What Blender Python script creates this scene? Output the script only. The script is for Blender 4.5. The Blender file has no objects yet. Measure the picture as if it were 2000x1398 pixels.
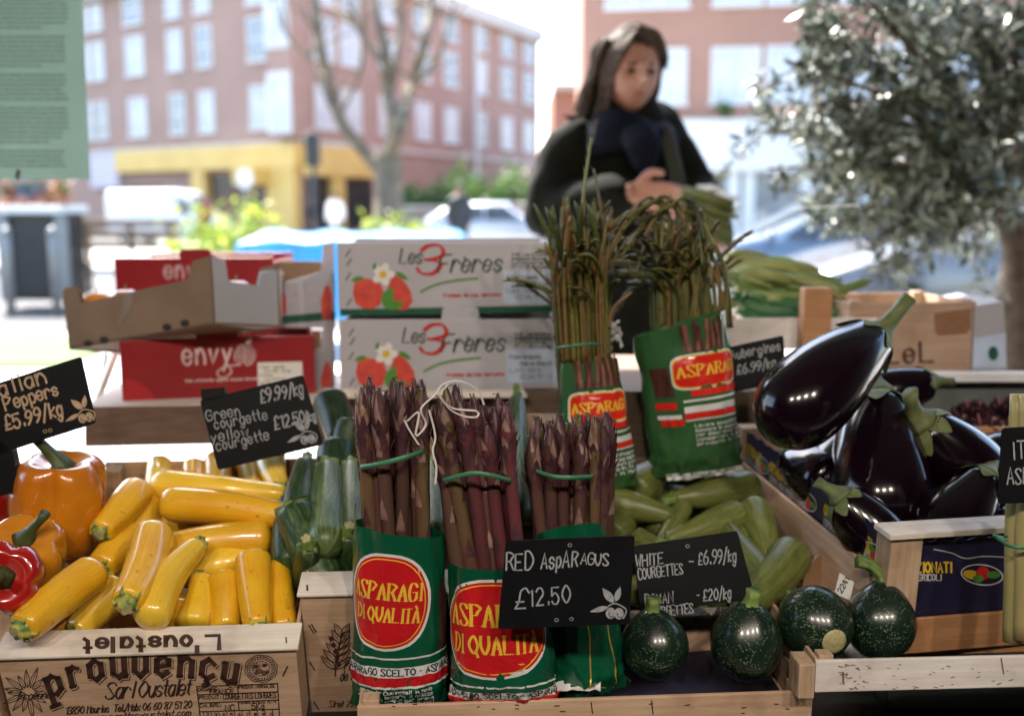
import bpy, bmesh, math, random
from mathutils import Vector, Matrix, Euler, noise
R = math.radians
random.seed(7)
SC = bpy.context.scene
COL = SC.collection

# ------------------------------------------------------------------ camera
CAM_H, PITCH, F = 1.2, R(8.6), 1944.4
LAMP_W = 10.0
cd = bpy.data.cameras.new('camera'); cam = bpy.data.objects.new('camera', cd); COL.objects.link(cam)
cam.location = (0, 0, CAM_H); cam.rotation_euler = (R(90) - PITCH, 0, 0)
cd.lens = 35; cd.sensor_width = 36; cd.clip_start = 0.05; cd.clip_end = 2000
cd.dof.use_dof = True; cd.dof.focus_distance = 1.075; cd.dof.aperture_fstop = 2.8
SC.camera = cam

# ------------------------------------------------------------------ sky, sun, exposure
SUN_EL, SUN_AZ = R(52), R(-32)          # azimuth from +Y (the street), negative = to the left
w = bpy.data.worlds.new('World'); SC.world = w; w.use_nodes = True
nt = w.node_tree; nt.nodes.clear()
sky = nt.nodes.new('ShaderNodeTexSky'); sky.sky_type = 'NISHITA'; sky.sun_disc = False
sky.sun_elevation = SUN_EL; sky.sun_rotation = SUN_AZ; sky.air_density = 1.0; sky.dust_density = 2.2
bg = nt.nodes.new('ShaderNodeBackground'); bg.inputs[1].default_value = 0.15
out = nt.nodes.new('ShaderNodeOutputWorld')
nt.links.new(sky.outputs[0], bg.inputs[0]); nt.links.new(bg.outputs[0], out.inputs[0])
sd = bpy.data.lights.new('sun', 'SUN'); sd.energy = 4.5; sd.angle = R(0.53); sd.color = (1, .95, .86)
so = bpy.data.objects.new('sun', sd); COL.objects.link(so)
sdir = Vector((math.sin(SUN_AZ) * math.cos(SUN_EL), math.cos(SUN_AZ) * math.cos(SUN_EL), math.sin(SUN_EL)))
so.rotation_euler = sdir.to_track_quat('Z', 'Y').to_euler(); so.location = (0, 5, 12)
SC.view_settings.view_transform = 'Standard'; SC.view_settings.look = 'None'
SC.view_settings.exposure = 2.45; SC.view_settings.gamma = 1
SC.cycles.use_denoising = True
SC.cycles.max_bounces = 8; SC.cycles.transparent_max_bounces = 12
SC.cycles.sample_clamp_indirect = 6; SC.cycles.caustics_reflective = False; SC.cycles.caustics_refractive = False

# ------------------------------------------------------------------ pixel -> world
CP, SP = math.cos(PITCH), math.sin(PITCH)
EYE = Vector((0, 0, CAM_H))
def ray(px, py):
    a, b = (px - 1000) / F, (699 - py) / F
    return Vector((a, CP + b * SP, -SP + b * CP))
def P(px, py, Y):
    d = ray(px, py); return EYE + d * (Y / d.y)
def hit(px, py, pl):                     # ray meets plane (point, normal)
    d = ray(px, py); p, n = pl
    return EYE + d * ((p - EYE).dot(n) / d.dot(n))
def m_at(Y): return Y / F                # metres per pixel near depth Y

# ------------------------------------------------------------------ materials
MATS = {}
def newmat(name):
    m = bpy.data.materials.new(name); m.use_nodes = True
    t = m.node_tree; b = t.nodes['Principled BSDF']
    return m, t, b
def ramp(t, fac, stops):
    r = t.nodes.new('ShaderNodeValToRGB'); e = r.color_ramp.elements
    e[0].position, e[0].color = stops[0][0], (*stops[0][1], 1)
    e[1].position, e[1].color = stops[-1][0], (*stops[-1][1], 1)
    for p, c in stops[1:-1]:
        k = e.new(p); k.color = (*c, 1)
    t.links.new(fac, r.inputs[0]); return r.outputs[0]
def coords(t, kind='Object', scale=(1, 1, 1)):
    tc = t.nodes.new('ShaderNodeTexCoord'); mp = t.nodes.new('ShaderNodeMapping')
    mp.inputs['Scale'].default_value = scale
    t.links.new(tc.outputs[kind], mp.inputs[0]); return mp.outputs[0]
def noise_tex(t, vec, scale, detail=4, rough=.55):
    n = t.nodes.new('ShaderNodeTexNoise'); n.inputs['Scale'].default_value = scale
    n.inputs['Detail'].default_value = detail; n.inputs['Roughness'].default_value = rough
    t.links.new(vec, n.inputs['Vector']); return n.outputs[0]
def bump(t, b, h, strength, dist=.002):
    n = t.nodes.new('ShaderNodeBump'); n.inputs['Strength'].default_value = strength; n.inputs['Distance'].default_value = dist
    t.links.new(h, n.inputs['Height']); t.links.new(n.outputs[0], b.inputs['Normal'])
def vary(t, colsock, amt):
    """a little per-object change of value"""
    oi = t.nodes.new('ShaderNodeObjectInfo'); mr = t.nodes.new('ShaderNodeMapRange')
    mr.inputs[3].default_value = 1 - amt; mr.inputs[4].default_value = 1 + amt
    t.links.new(oi.outputs['Random'], mr.inputs[0])
    h = t.nodes.new('ShaderNodeHueSaturation'); t.links.new(mr.outputs[0], h.inputs['Value']); t.links.new(colsock, h.inputs['Color'])
    return h.outputs[0]
def mat(name, c1, c2=None, rough=.5, scale=20, bmp=0, bscale=60, spec=.5, coat=0, metal=0, sss=0, st=(1, 1, 1), var=0,
        lo=.35, hi=.65, trans=0, sheen=0, emis=0, kind='Object', bdist=.002):
    if name in MATS: return MATS[name]
    m, t, b = newmat(name)
    b.inputs['Roughness'].default_value = rough; b.inputs['Metallic'].default_value = metal
    b.inputs['Specular IOR Level'].default_value = spec; b.inputs['Coat Weight'].default_value = coat
    b.inputs['Coat Roughness'].default_value = .08
    if sheen: b.inputs['Sheen Weight'].default_value = sheen; b.inputs['Sheen Roughness'].default_value = .35
    if c2 is None: c2 = tuple(x * .8 for x in c1)
    v = coords(t, kind, st)
    c = ramp(t, noise_tex(t, v, scale), [(lo, c2), (hi, c1)])
    if var: c = vary(t, c, var)
    t.links.new(c, b.inputs['Base Color'])
    if bmp: bump(t, b, noise_tex(t, v, bscale, 3), bmp, bdist)
    if sss:
        b.inputs['Subsurface Weight'].default_value = sss; b.inputs['Subsurface Radius'].default_value = (.01, .004, .002)
        b.inputs['Subsurface Scale'].default_value = .5
    if trans: b.inputs['Transmission Weight'].default_value = trans
    if emis:
        t.links.new(c, b.inputs['Emission Color']); b.inputs['Emission Strength'].default_value = emis
    MATS[name] = m; return m
def wood(name, c1, c2, axis=0, scale=14, rough=.65):
    if name in MATS: return MATS[name]
    m, t, b = newmat(name); b.inputs['Roughness'].default_value = rough
    st = [9, 9, 9]; st[axis] = .6
    v = coords(t, 'Object', tuple(st))
    n1 = noise_tex(t, v, scale, 6, .65)
    c = ramp(t, n1, [(.3, c2), (.5, tuple((a + d) / 2 for a, d in zip(c1, c2))), (.68, c1)])
    v2 = coords(t, 'Object'); n2 = noise_tex(t, v2, 11, 4)
    mx = t.nodes.new('ShaderNodeMixRGB'); mx.blend_type = 'MULTIPLY'; mx.inputs[0].default_value = .55
    t.links.new(c, mx.inputs[1]); t.links.new(ramp(t, n2, [(.33, (.42, .36, .31)), (.46, (.85, .82, .80)), (.6, (1, 1, 1))]), mx.inputs[2])
    t.links.new(mx.outputs[0], b.inputs['Base Color']); bump(t, b, n1, .35, .0015)
    MATS[name] = m; return m
def translucent(name, c1, c2, w_, scale=30, rough=.45):
    if name in MATS: return MATS[name]
    m, t, b = newmat(name); b.inputs['Roughness'].default_value = rough
    c = ramp(t, noise_tex(t, coords(t), scale), [(.35, c2), (.65, c1)])
    t.links.new(c, b.inputs['Base Color'])
    tr = t.nodes.new('ShaderNodeBsdfTranslucent'); t.links.new(c, tr.inputs[0])
    mx = t.nodes.new('ShaderNodeMixShader'); mx.inputs[0].default_value = w_
    t.links.new(b.outputs[0], mx.inputs[1]); t.links.new(tr.outputs[0], mx.inputs[2])
    t.links.new(mx.outputs[0], t.nodes['Material Output'].inputs[0])
    MATS[name] = m; return m
def striped(name, dark, light, pale, freq=10, var=.1, rough=.42):
    """courgette skin: lengthwise flecked stripes laid out on the skin's own u (round) and v (along)"""
    m, t, b = newmat(name); b.inputs['Roughness'].default_value = rough; b.inputs['Coat Weight'].default_value = .12; b.inputs['Coat Roughness'].default_value = .3
    v = coords(t, 'UV', (freq, 1.2, 1)); n1 = noise_tex(t, v, 3.0, 5, .6)
    v2 = coords(t, 'UV', (60, 8, 1)); n2 = noise_tex(t, v2, 2.0, 3, .7)
    ad = t.nodes.new('ShaderNodeMath'); ad.operation = 'MULTIPLY_ADD'; ad.inputs[1].default_value = .55; 
    t.links.new(n2, ad.inputs[0]); t.links.new(n1, ad.inputs[2])
    c = ramp(t, ad.outputs[0], [(.62, dark), (.78, light), (.95, pale)])
    t.links.new(vary(t, c, var), b.inputs['Base Color']); bump(t, b, n2, .12)
    MATS[name] = m; return m
def flecked(name, c1, c2, fleck):
    m, t, b = newmat(name); b.inputs['Roughness'].default_value = .42; b.inputs['Coat Weight'].default_value = .9; b.inputs['Coat Roughness'].default_value = .13
    v = coords(t, 'Object'); c = ramp(t, noise_tex(t, v, 14), [(.3, c2), (.7, c1)])
    vo = t.nodes.new('ShaderNodeTexVoronoi'); vo.inputs['Scale'].default_value = 95; t.links.new(v, vo.inputs['Vector'])
    n2 = noise_tex(t, v, 38, 3); mu = t.nodes.new('ShaderNodeMath'); mu.operation = 'ADD'; t.links.new(vo.outputs['Distance'], mu.inputs[0]); t.links.new(n2, mu.inputs[1])
    f = ramp(t, mu.outputs[0], [(.53, (.8, .8, .8)), (.61, (0, 0, 0))])
    mx = t.nodes.new('ShaderNodeMixRGB'); t.links.new(f, mx.inputs[0]); t.links.new(c, mx.inputs[1]); mx.inputs[2].default_value = (*fleck, 1)
    st = coords(t, 'UV', (24, 2, 1)); n3 = noise_tex(t, st, 2.0, 3); mg = t.nodes.new('ShaderNodeMixRGB'); mg.blend_type = 'MULTIPLY'; mg.inputs[0].default_value = .6
    t.links.new(mx.outputs[0], mg.inputs[1]); t.links.new(ramp(t, n3, [(.35, (.86, .80, .6)), (.6, (1, 1, 1))]), mg.inputs[2])
    t.links.new(vary(t, mg.outputs[0], .10), b.inputs['Base Color'])
    ad = t.nodes.new('ShaderNodeMath'); ad.operation = 'ADD'; t.links.new(n2, ad.inputs[0]); t.links.new(n3, ad.inputs[1]); bump(t, b, ad.outputs[0], .22, .0012)
    MATS[name] = m; return m
def speckled(name, base, base2, spot):
    m, t, b = newmat(name); b.inputs['Roughness'].default_value = .3; b.inputs['Coat Weight'].default_value = .5; b.inputs['Coat Roughness'].default_value = .15
    v = coords(t, 'Object'); n = noise_tex(t, v, 25)
    c = ramp(t, n, [(.35, base), (.65, base2)])
    vo = t.nodes.new('ShaderNodeTexVoronoi'); vo.inputs['Scale'].default_value = 400; t.links.new(v, vo.inputs['Vector'])
    n2 = noise_tex(t, v, 60, 2)
    mu = t.nodes.new('ShaderNodeMath'); mu.operation = 'MULTIPLY_ADD'; mu.inputs[1].default_value = .5; t.links.new(n2, mu.inputs[0]); t.links.new(vo.outputs['Distance'], mu.inputs[2])
    f = ramp(t, mu.outputs[0], [(.42, (1, 1, 1)), (.54, (0, 0, 0))])
    mx = t.nodes.new('ShaderNodeMixRGB'); t.links.new(f, mx.inputs[0]); t.links.new(c, mx.inputs[1]); mx.inputs[2].default_value = (*spot, 1)
    t.links.new(mx.outputs[0], b.inputs['Base Color']); bump(t, b, n2, .1)
    MATS[name] = m; return m
def brickmat(name, a, b_, mortar, scale):
    m, t, b = newmat(name); b.inputs['Roughness'].default_value = .9
    tc = t.nodes.new('ShaderNodeTexCoord'); br = t.nodes.new('ShaderNodeTexBrick')
    br.inputs['Color1'].default_value = (*a, 1); br.inputs['Color2'].default_value = (*b_, 1); br.inputs['Mortar'].default_value = (*mortar, 1)
    br.inputs['Scale'].default_value = scale; br.inputs['Mortar Size'].default_value = .012
    t.links.new(tc.outputs['UV'], br.inputs['Vector'])
    n = noise_tex(t, tc.outputs['UV'], .35, 5)
    mx = t.nodes.new('ShaderNodeMixRGB'); mx.blend_type = 'MULTIPLY'; mx.inputs[0].default_value = .5
    t.links.new(br.outputs[0], mx.inputs[1]); t.links.new(ramp(t, n, [(.3, (.7, .68, .66)), (.7, (1, 1, 1))]), mx.inputs[2])
    t.links.new(mx.outputs[0], b.inputs['Base Color'])
    MATS[name] = m; return m

POPLAR = wood('poplar wood', (.64, .46, .32), (.45, .29, .19), 0)
POPLAR_Y = wood('poplar wood along depth', (.64, .46, .32), (.45, .29, .19), 1)
POPLAR_Z = wood('poplar wood upright', (.58, .43, .30), (.36, .24, .15), 2)
PALEWOOD = wood('pale sky-lit wood', (.80, .75, .68), (.66, .60, .52), 0)  # window light on the top rails is put into this pale colour
BROWNWOOD = wood('brown aged wood', (.15, .095, .07), (.085, .05, .036), 0)
ORANGEWOOD = wood('orange ply wood', (.50, .26, .12), (.36, .17, .075), 0)
INK = mat('brown printing ink', (.055, .022, .016), rough=.7)
INKGREY = mat('grey stamp ink', (.22, .17, .14), rough=.7)
BLACKINK = mat('black printing ink', (.012, .012, .014), rough=.6)
WHITE = mat('white print', (.72, .72, .70), (.66, .66, .64), rough=.5)
SLATE = mat('black slate board', (.0035, .0042, .006), (.002, .0025, .0035), rough=.5, spec=.18, scale=30, bmp=.06, bscale=300)
CHALK = mat('chalk pen', (.34, .36, .38), (.22, .23, .25), rough=.9, scale=200)
CHALKLIT = mat('warm-lit chalk pen', (.46, .33, .22), (.34, .24, .16), rough=.9, scale=200)  # chalk with the warm light on it put into its tan colour

# ------------------------------------------------------------------ mesh builder
class MB:
    def __init__(s): s.v, s.f, s.m, s.uv = [], [], [], []
    def add(s, verts, faces, mi=0, uvs=None):
        o = len(s.v); s.v += [Vector(v) for v in verts]
        for k, f in enumerate(faces):
            s.f.append([i + o for i in f]); s.m.append(mi)
            s.uv.append(uvs[k] if uvs else [(0, 0)] * len(f))
    def box(s, lo, hi, mi=0, M=None, bev=0):
        if bev:
            x0, y0, z0 = lo; x1, y1, z1 = hi; bm = bmesh.new(); bmesh.ops.create_cube(bm, size=1)
            for v in bm.verts:
                v.co = Vector(((x0 + x1) / 2 + v.co.x * (x1 - x0), (y0 + y1) / 2 + v.co.y * (y1 - y0), (z0 + z1) / 2 + v.co.z * (z1 - z0)))
            bmesh.ops.bevel(bm, geom=bm.edges[:], offset=bev, segments=2, affect='EDGES', profile=.5)
            bm.verts.index_update()
            s.add([(M @ v.co) if M else v.co.copy() for v in bm.verts], [[v.index for v in f.verts] for f in bm.faces], mi); bm.free(); return
        v = [Vector((x, y, z)) for z in (lo[2], hi[2]) for y in (lo[1], hi[1]) for x in (lo[0], hi[0])]
        if M: v = [M @ q for q in v]
        s.add(v, [(0, 2, 3, 1), (4, 5, 7, 6), (0, 1, 5, 4), (2, 6, 7, 3), (0, 4, 6, 2), (1, 3, 7, 5)], mi)
    def tube(s, sp, rad, n=14, mi=0, shape=None, caps=True, up=Vector((0, 1, 0)), sx=1, sy=1, M=None):
        """swept skin round a spine; shape(t, phi) scales the radius"""
        sp = [Vector(p) for p in sp]; N = len(sp); V = []; x = None
        for i, p in enumerate(sp):
            d = (sp[min(i + 1, N - 1)] - sp[max(i - 1, 0)]).normalized()
            if x is None:
                x = up - d * up.dot(d)
                if x.length < 1e-4: x = Vector((1, 0, 0)) - d * d.x
            else: x = x - d * x.dot(d)
            x.normalize(); y = d.cross(x)
            for k in range(n):
                a = 2 * math.pi * k / n; r = rad[i] * (shape(i / (N - 1), a) if shape else 1)
                q = p + x * (math.cos(a) * r * sx) + y * (math.sin(a) * r * sy)
                V.append(M @ q if M else q)
        fs, us = [], []
        for i in range(N - 1):
            for k in range(n):
                k2 = (k + 1) % n
                fs.append((i * n + k, i * n + k2, (i + 1) * n + k2, (i + 1) * n + k))
                u0, u1, v0, v1 = k / n, (k + 1) / n, i / (N - 1), (i + 1) / (N - 1)
                us.append([(u0, v0), (u1, v0), (u1, v1), (u0, v1)])
        if caps:
            fs.append(tuple(range(n - 1, -1, -1))); us.append([(.5, 0)] * n)
            fs.append(tuple((N - 1) * n + k for k in range(n))); us.append([(.5, 1)] * n)
        s.add(V, fs, mi, us)
    def strip(s, rows, mi=0, close=False):
        n = len(rows[0]); V = [p for r in rows for p in r]; fs, us = [], []
        for i in range(len(rows) - 1):
            for k in range(n if close else n - 1):
                k2 = (k + 1) % n
                fs.append((i * n + k, i * n + k2, (i + 1) * n + k2, (i + 1) * n + k))
                a, b, c, d = k / n, (k + 1) / n, i / (len(rows) - 1), (i + 1) / (len(rows) - 1)
                us.append([(a, c), (b, c), (b, d), (a, d)])
        s.add(V, fs, mi, us)
    def prism(s, poly, off, mi=0):
        """poly: world points; off: extrusion vector"""
        n = len(poly); V = [Vector(p) for p in poly] + [Vector(p) + off for p in poly]
        s.add(V, [tuple(range(n)), tuple(range(2 * n - 1, n - 1, -1))] + [(i, i + n, (i + 1) % n + n, (i + 1) % n) for i in range(n)], mi)
    def sphere(s, c, r, nu=16, nv=10, mi=0, fn=None, M=None):
        V = []; c = Vector(c)
        for j in range(nv + 1):
            th = math.pi * j / nv
            for i in range(nu):
                ph = 2 * math.pi * i / nu
                d = Vector((math.sin(th) * math.cos(ph), math.sin(th) * math.sin(ph), math.cos(th)))
                q = Vector((d.x * r[0], d.y * r[1], d.z * r[2])) if not fn else fn(d)
                q = c + q; V.append(M @ q if M else q)
        fs = [(j * nu + i, (j + 1) * nu + i, (j + 1) * nu + (i + 1) % nu, j * nu + (i + 1) % nu) for j in range(nv) for i in range(nu)]
        s.add(V, fs, mi)
    def build(s, name, mats, parent=None, smooth=False, world=True, auto=None):
        me = bpy.data.meshes.new(name)
        V = s.v
        if parent is not None and world:
            inv = MW[parent.name].inverted(); V = [inv @ v for v in V]
        me.from_pydata([tuple(v) for v in V], [], s.f)
        for m in (mats if isinstance(mats, (list, tuple)) else [mats]): me.materials.append(m)
        me.polygons.foreach_set('material_index', s.m)
        uvl = me.uv_layers.new(name='UVMap'); flat = [c for f in s.uv for q in f for c in q]
        uvl.data.foreach_set('uv', flat)
        if smooth: me.polygons.foreach_set('use_smooth', [True] * len(me.polygons))
        bm = bmesh.new(); bm.from_mesh(me); bmesh.ops.remove_doubles(bm, verts=bm.verts, dist=1e-6)
        if auto is not False: bmesh.ops.recalc_face_normals(bm, faces=bm.faces)
        if auto:
            for e in bm.edges:
                if len(e.link_faces) == 2 and e.calc_face_angle(0) > auto: e.smooth = False
        bm.to_mesh(me); bm.free(); me.update()
        o = bpy.data.objects.new(name, me); COL.objects.link(o)
        MW[o.name] = MW[parent.name].copy() if parent is not None else Matrix()
        if parent is not None: o.parent = parent
        return o
MW = {}
def tag(o, label, cat, group=None):
    o['label'] = label; o['category'] = cat
    if group: o['group'] = group
    return o
def thing(name, label, cat, loc=(0, 0, 0), rot=None, group=None, mtx=None):
    o = bpy.data.objects.new(name, None); COL.objects.link(o); o.empty_display_size = .02
    M = mtx if mtx is not None else Matrix.Translation(loc) @ (rot.to_matrix().to_4x4() if rot else Matrix())
    o.matrix_basis = M; MW[o.name] = M.copy()
    return tag(o, label, cat, group)
def struct(name, mb, m):
    o = mb.build(name, m); o['kind'] = 'structure'; return o
def copy_tree(o, parent=None):
    c = o.copy(); COL.objects.link(c)
    if parent is not None: c.parent = parent
    for ch in list(o.children): copy_tree(ch, c)
    return c
PROTO = {}
def place(key, builder, M, label, cat, group=None):
    if key not in PROTO:
        r = builder(); PROTO[key] = r
    else: r = copy_tree(PROTO[key])
    r.matrix_basis = M; MW[r.name] = M.copy(); tag(r, label, cat, group); return r
def along(p1, p2, sr, L, twist=0):
    """matrix that lays a thing built along +Z (0..L) from p1 to p2, its girth scaled by sr"""
    d = p2 - p1; q = d.to_track_quat('Z', 'Y')
    return Matrix.Translation(p1) @ q.to_matrix().to_4x4() @ Matrix.Rotation(twist, 4, 'Z') @ Matrix.Diagonal((sr, sr, d.length / L, 1))

# ------------------------------------------------------------------ pen strokes: a small drawn alphabet
G = {}
def _g(s):
    for line in s.strip().split('\n'):
        k, d = line.split(' ', 1); G[k] = d
_g('''A 02 28 42;14 34
B 02 08;~08 28 37 35 05;~05 25 44 42 22 02
C ~47 38 18 06 04 12 32 43
D 02 08;~08 28 46 44 22 02
E 48 08 02 42;05 35
F 48 08 02;05 35
G ~47 38 18 06 04 12 32 43;43 45 25
H 02 08;42 48;05 45
I 12 18
J ~28 23 12 03
K 02 08;48 05 42
L 08 02 42
M 02 08 25 48 42
N 02 08 42 48
O ~28 06 04 22 44 46 28
P 02 08;~08 28 47 36 25 05
Q ~28 06 04 22 44 46 28;33 41
R 02 08;~08 28 47 36 25 05;25 42
S ~47 38 18 07 16 34 43 32 12 03
T 08 48;28 22
U ~08 05 13 22 33 45 48
V 08 22 48
W 08 12 26 32 48
X 08 42;48 02
Y 08 25 48;25 22
Z 08 48 02 42
a ~36 16 04 12 22 34;36 32
b 08 02;~04 16 26 34 22 12 03
c ~35 26 16 04 12 22 33
d ~34 26 16 04 12 22 34;38 32
e 04 34;~34 35 26 16 05 03 12 22 33
f ~38 28 17 15 12;06 26
g ~34 26 16 04 12 22 34;~36 33 20 10 01
h 08 02;~04 16 26 34 32
i 12 16;17 18
j ~26 21 10 00;27 28
k 08 02;36 04 32
l 12 18
m 02 06;~05 16 25 22;~25 36 45 42
n 02 06;~04 16 26 34 32
o ~16 04 12 22 34 26 16
p 06 00;~05 16 26 34 22 12 03
q ~34 26 16 04 12 22 34;36 30
r 02 06;~04 16 26 35
s ~35 26 16 05 14 24 33 22 12 03
t 18 13 22;06 26
u ~06 04 12 22 34;36 32
v 06 12 36
w 06 12 25 32 46
x 06 32;36 02
y 06 13;36 00
z 06 36 02 32
0 ~28 06 04 22 44 46 28
1 07 28 22
2 ~07 18 38 46 24 02;02 42
3 ~07 18 38 46 25 15;~25 44 32 12 03
4 28 04 44;38 32
5 48 08 05;~05 26 44 32 12 03
6 ~38 16 04 12 32 44 35 15 04
7 08 48 12
8 ~28 07 25 43 22 03 25 47 28
9 ~46 25 06 18 38 46 34 12
£ ~47 38 28 17 14 02;02 42;04 34
. 12 13
/ 01 39
- 05 25
' 17 19
, 12 01
: 12 13;15 16
& 42 07 28 37 04 12 44''')
ACC = {'è': ('e', '07 16'), 'À': ('A', '19 28'), 'à': ('a', '17 26'), 'ç': ('c', '12 11 00'), 'é': ('e', '16 28')}
def smooth_line(pts, k=6):
    if len(pts) < 3: return pts
    o = []; n = len(pts); closed = (Vector(pts[0]) - Vector(pts[-1])).length < 1e-6
    for i in range(n - 1):
        p1, p2 = Vector(pts[i]), Vector(pts[i + 1])
        p0 = Vector(pts[i - 1]) if i else (Vector(pts[-2]) if closed else p1)
        p3 = Vector(pts[i + 2]) if i + 2 < n else (Vector(pts[1]) if closed else p2)
        for j in range(k):
            t = j / k
            o.append(tuple(.5 * ((2 * p1) + (p2 - p0) * t + (2 * p0 - 5 * p1 + 4 * p2 - p3) * t * t + (3 * p1 - p0 - 3 * p2 + p3) * t ** 3)))
    o.append(tuple(pts[-1])); return o
def glyph(ch):
    ex = None
    if ch in ACC: ch, ex = ACC[ch]
    d = G.get(ch)
    if d is None: return [], 3
    if ex: d += ';' + ex
    ls = []
    for s_ in d.split(';'):
        cur = s_.startswith('~'); pts = [(int(q[0]), int(q[1]) - 2) for q in s_.strip('~').split()]
        ls.append(smooth_line(pts) if cur else pts)
    wd = max(p[0] for l in ls for p in l)
    return ls, wd
def strokes(text, size, slant=0, gap=1.5, jit=0, serif=False, xs=1.0):
    """polylines in units where the capitals are `size` high; also the width"""
    k = size / 6; x = 0; out_ = []
    for ch in text:
        if ch == ' ': x += 3 * xs; continue
        ls, wd = glyph(ch); jx, jy, js = (random.uniform(-jit, jit) for _ in range(3))
        for l in ls:
            pts = [((p[0] * xs * (1 + js * .3) + x + jx + p[1] * slant) * k, (p[1] * (1 + js * .3) + jy) * k) for p in l]
            out_.append(pts)
            if serif and len(l) < 6:
                for e, q in ((l[0], l[1]), (l[-1], l[-2])):
                    if abs(e[1] - q[1]) > 2 and e[1] in (0, 6):
                        out_.append([((e[0] * xs + x - .75) * k, e[1] * k), ((e[0] * xs + x + .75) * k, e[1] * k)])
        x += wd * xs + gap
    return out_, (x - gap) * k
def ribbon(mb, pts, w_, fn, mi=0, nib=None, step=None):
    """a flat pen line; nib=(angle, thin) gives thick and thin strokes. fn maps (x, y) to the surface"""
    P2 = [Vector((p[0], p[1])) for p in pts]
    if step:
        Q = [P2[0]]
        for a, b in zip(P2, P2[1:]):
            n = max(1, int((b - a).length / step))
            Q += [a.lerp(b, i / n) for i in range(1, n + 1)]
        P2 = Q
    if len(P2) == 2: P2 = [P2[0], P2[0].lerp(P2[1], .5), P2[1]]
    n = len(P2); L, Rr = [], []
    d0 = (P2[1] - P2[0]); d1 = P2[-1] - P2[-2]
    if d0.length > 1e-9: P2[0] = P2[0] - d0.normalized() * w_ * .35
    if d1.length > 1e-9: P2[-1] = P2[-1] + d1.normalized() * w_ * .35
    for i, p in enumerate(P2):
        d = P2[min(i + 1, n - 1)] - P2[max(i - 1, 0)]
        if d.length < 1e-9: d = Vector((1, 0))
        d.normalize(); nn = Vector((-d.y, d.x)); h = w_ / 2
        if nib: h *= nib[1] + (1 - nib[1]) * abs(math.sin(math.atan2(d.y, d.x) - nib[0]))
        L.append(fn(*(p + nn * h))); Rr.append(fn(*(p - nn * h)))
    mb.strip([L, Rr], mi)
def write(mb, text, x, y, size, w_, fn, mi=0, ang=0, align='l', nib=None, step=None, ydown=True, fit=None, **kw):
    ls, wd = strokes(text, size, **kw)
    if fit:
        ls = [[(p[0] * fit / wd, p[1]) for p in l] for l in ls]; wd = fit
    x0 = {'l': 0, 'c': -wd / 2, 'r': -wd}[align]; c, s_ = math.cos(ang), math.sin(ang)
    ux, uy = (s_, -c) if ydown else (-s_, c)
    for l in ls:
        ribbon(mb, [(x + (p[0] + x0) * c + p[1] * ux, y + (p[0] + x0) * s_ + p[1] * uy) for p in l], w_, fn, mi, nib, step)
def blob(mb, poly, fn, mi=0):
    mb.add([fn(*p) for p in poly], [tuple(range(len(poly)))], mi)
def ell(cx, cy, rx, ry, n=24, rot=0):
    c, s_ = math.cos(rot), math.sin(rot)
    return [(cx + rx * math.cos(a) * c - ry * math.sin(a) * s_, cy + rx * math.cos(a) * s_ + ry * math.sin(a) * c) for a in (2 * math.pi * i / n for i in range(n))]
def leaf2(x, y, L, wd, rot, n=7):
    up, dn = [], []
    for i in range(n + 1):
        t = i / n; h = wd * math.sin(math.pi * t ** .8)
        up.append((t * L, h)); dn.append((t * L, -h))
    pts = up + dn[::-1][1:-1]; c, s_ = math.cos(rot), math.sin(rot)
    return [(x + p[0] * c - p[1] * s_, y + p[0] * s_ + p[1] * c) for p in pts]
def onplane(pl, off):
    """maps a pixel of the photograph onto a real plane, `off` in front of it"""
    pl2 = (pl[0] + pl[1] * off, pl[1])
    return lambda x, y: hit(x, y, pl2)
def plane(px, py, Y, yaw=0, lean=0):
    """plane through the point at that pixel and depth; yaw turns it, lean tips its top away"""
    n = Euler((-lean, 0, yaw)).to_matrix() @ Vector((0, -1, 0))
    return (P(px, py, Y), n.normalized())
# ================================================================== setting: ground, street, shop shell
def gridsheet(x0, x1, y0, y1, z, n=2):
    b = MB(); b.add([(x0, y0, z), (x1, y0, z), (x1, y1, z), (x0, y1, z)], [(0, 1, 2, 3)]); return b
PAVE = mat('pale paving', (.46, .45, .43), (.36, .35, .33), rough=.85, scale=1.4)
ASPH = mat('asphalt', (.075, .075, .078), (.055, .055, .057), rough=.9, scale=3)
struct('ground', gridsheet(-400, 400, -60, 900, -.13), ASPH)
b = MB(); b.box((-40, 2.0, -.128), (40, 9.5, .0)); struct('pavement', b, PAVE)
for sx in (-1, 1):
    b = MB(); b.box((min(sx * 3.35, sx * 40), -8, -.128), (max(sx * 3.35, sx * 40), 1.99, 0)); struct('side_pavement', b, PAVE)
b = MB(); b.box((-40, 9.505, -.127), (40, 9.65, -.004), 0, None, .01); struct('kerb', b, mat('kerb stone', (.42, .41, .39), rough=.8, scale=4))
b = MB(); b.box((-30, 20, -.127), (8, 31.5, .0)); struct('square_paving', b, PAVE)
b = MB(); b.box((-14, 7.4, .001), (-3.4, 9.0, .03)); struct('verge', b, mat('verge grass', (.10, .17, .03), (.05, .10, .02), rough=.9, scale=30))
SHOPW = mat('dark shop paint', (.055, .052, .05), (.04, .038, .036), rough=.7, scale=2)
b = MB(); b.box((-3.2, -3.6, -.12), (3.2, 1.995, .0)); struct('shop_floor', b, mat('brown floor tile', (.14, .11, .09), (.10, .08, .065), rough=.5, scale=3))
b = MB(); b.box((-3.2, -3.6, 2.6), (3.2, 2.06, 2.75)); struct('shop_ceiling', b, SHOPW)
b = MB(); b.box((-3.2, -3.7, 0), (3.2, -3.6, 2.6)); struct('shop_rear_wall', b, mat('shop shelving wall', (.09, .075, .065), (.05, .045, .04), rough=.7, scale=4))
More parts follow.
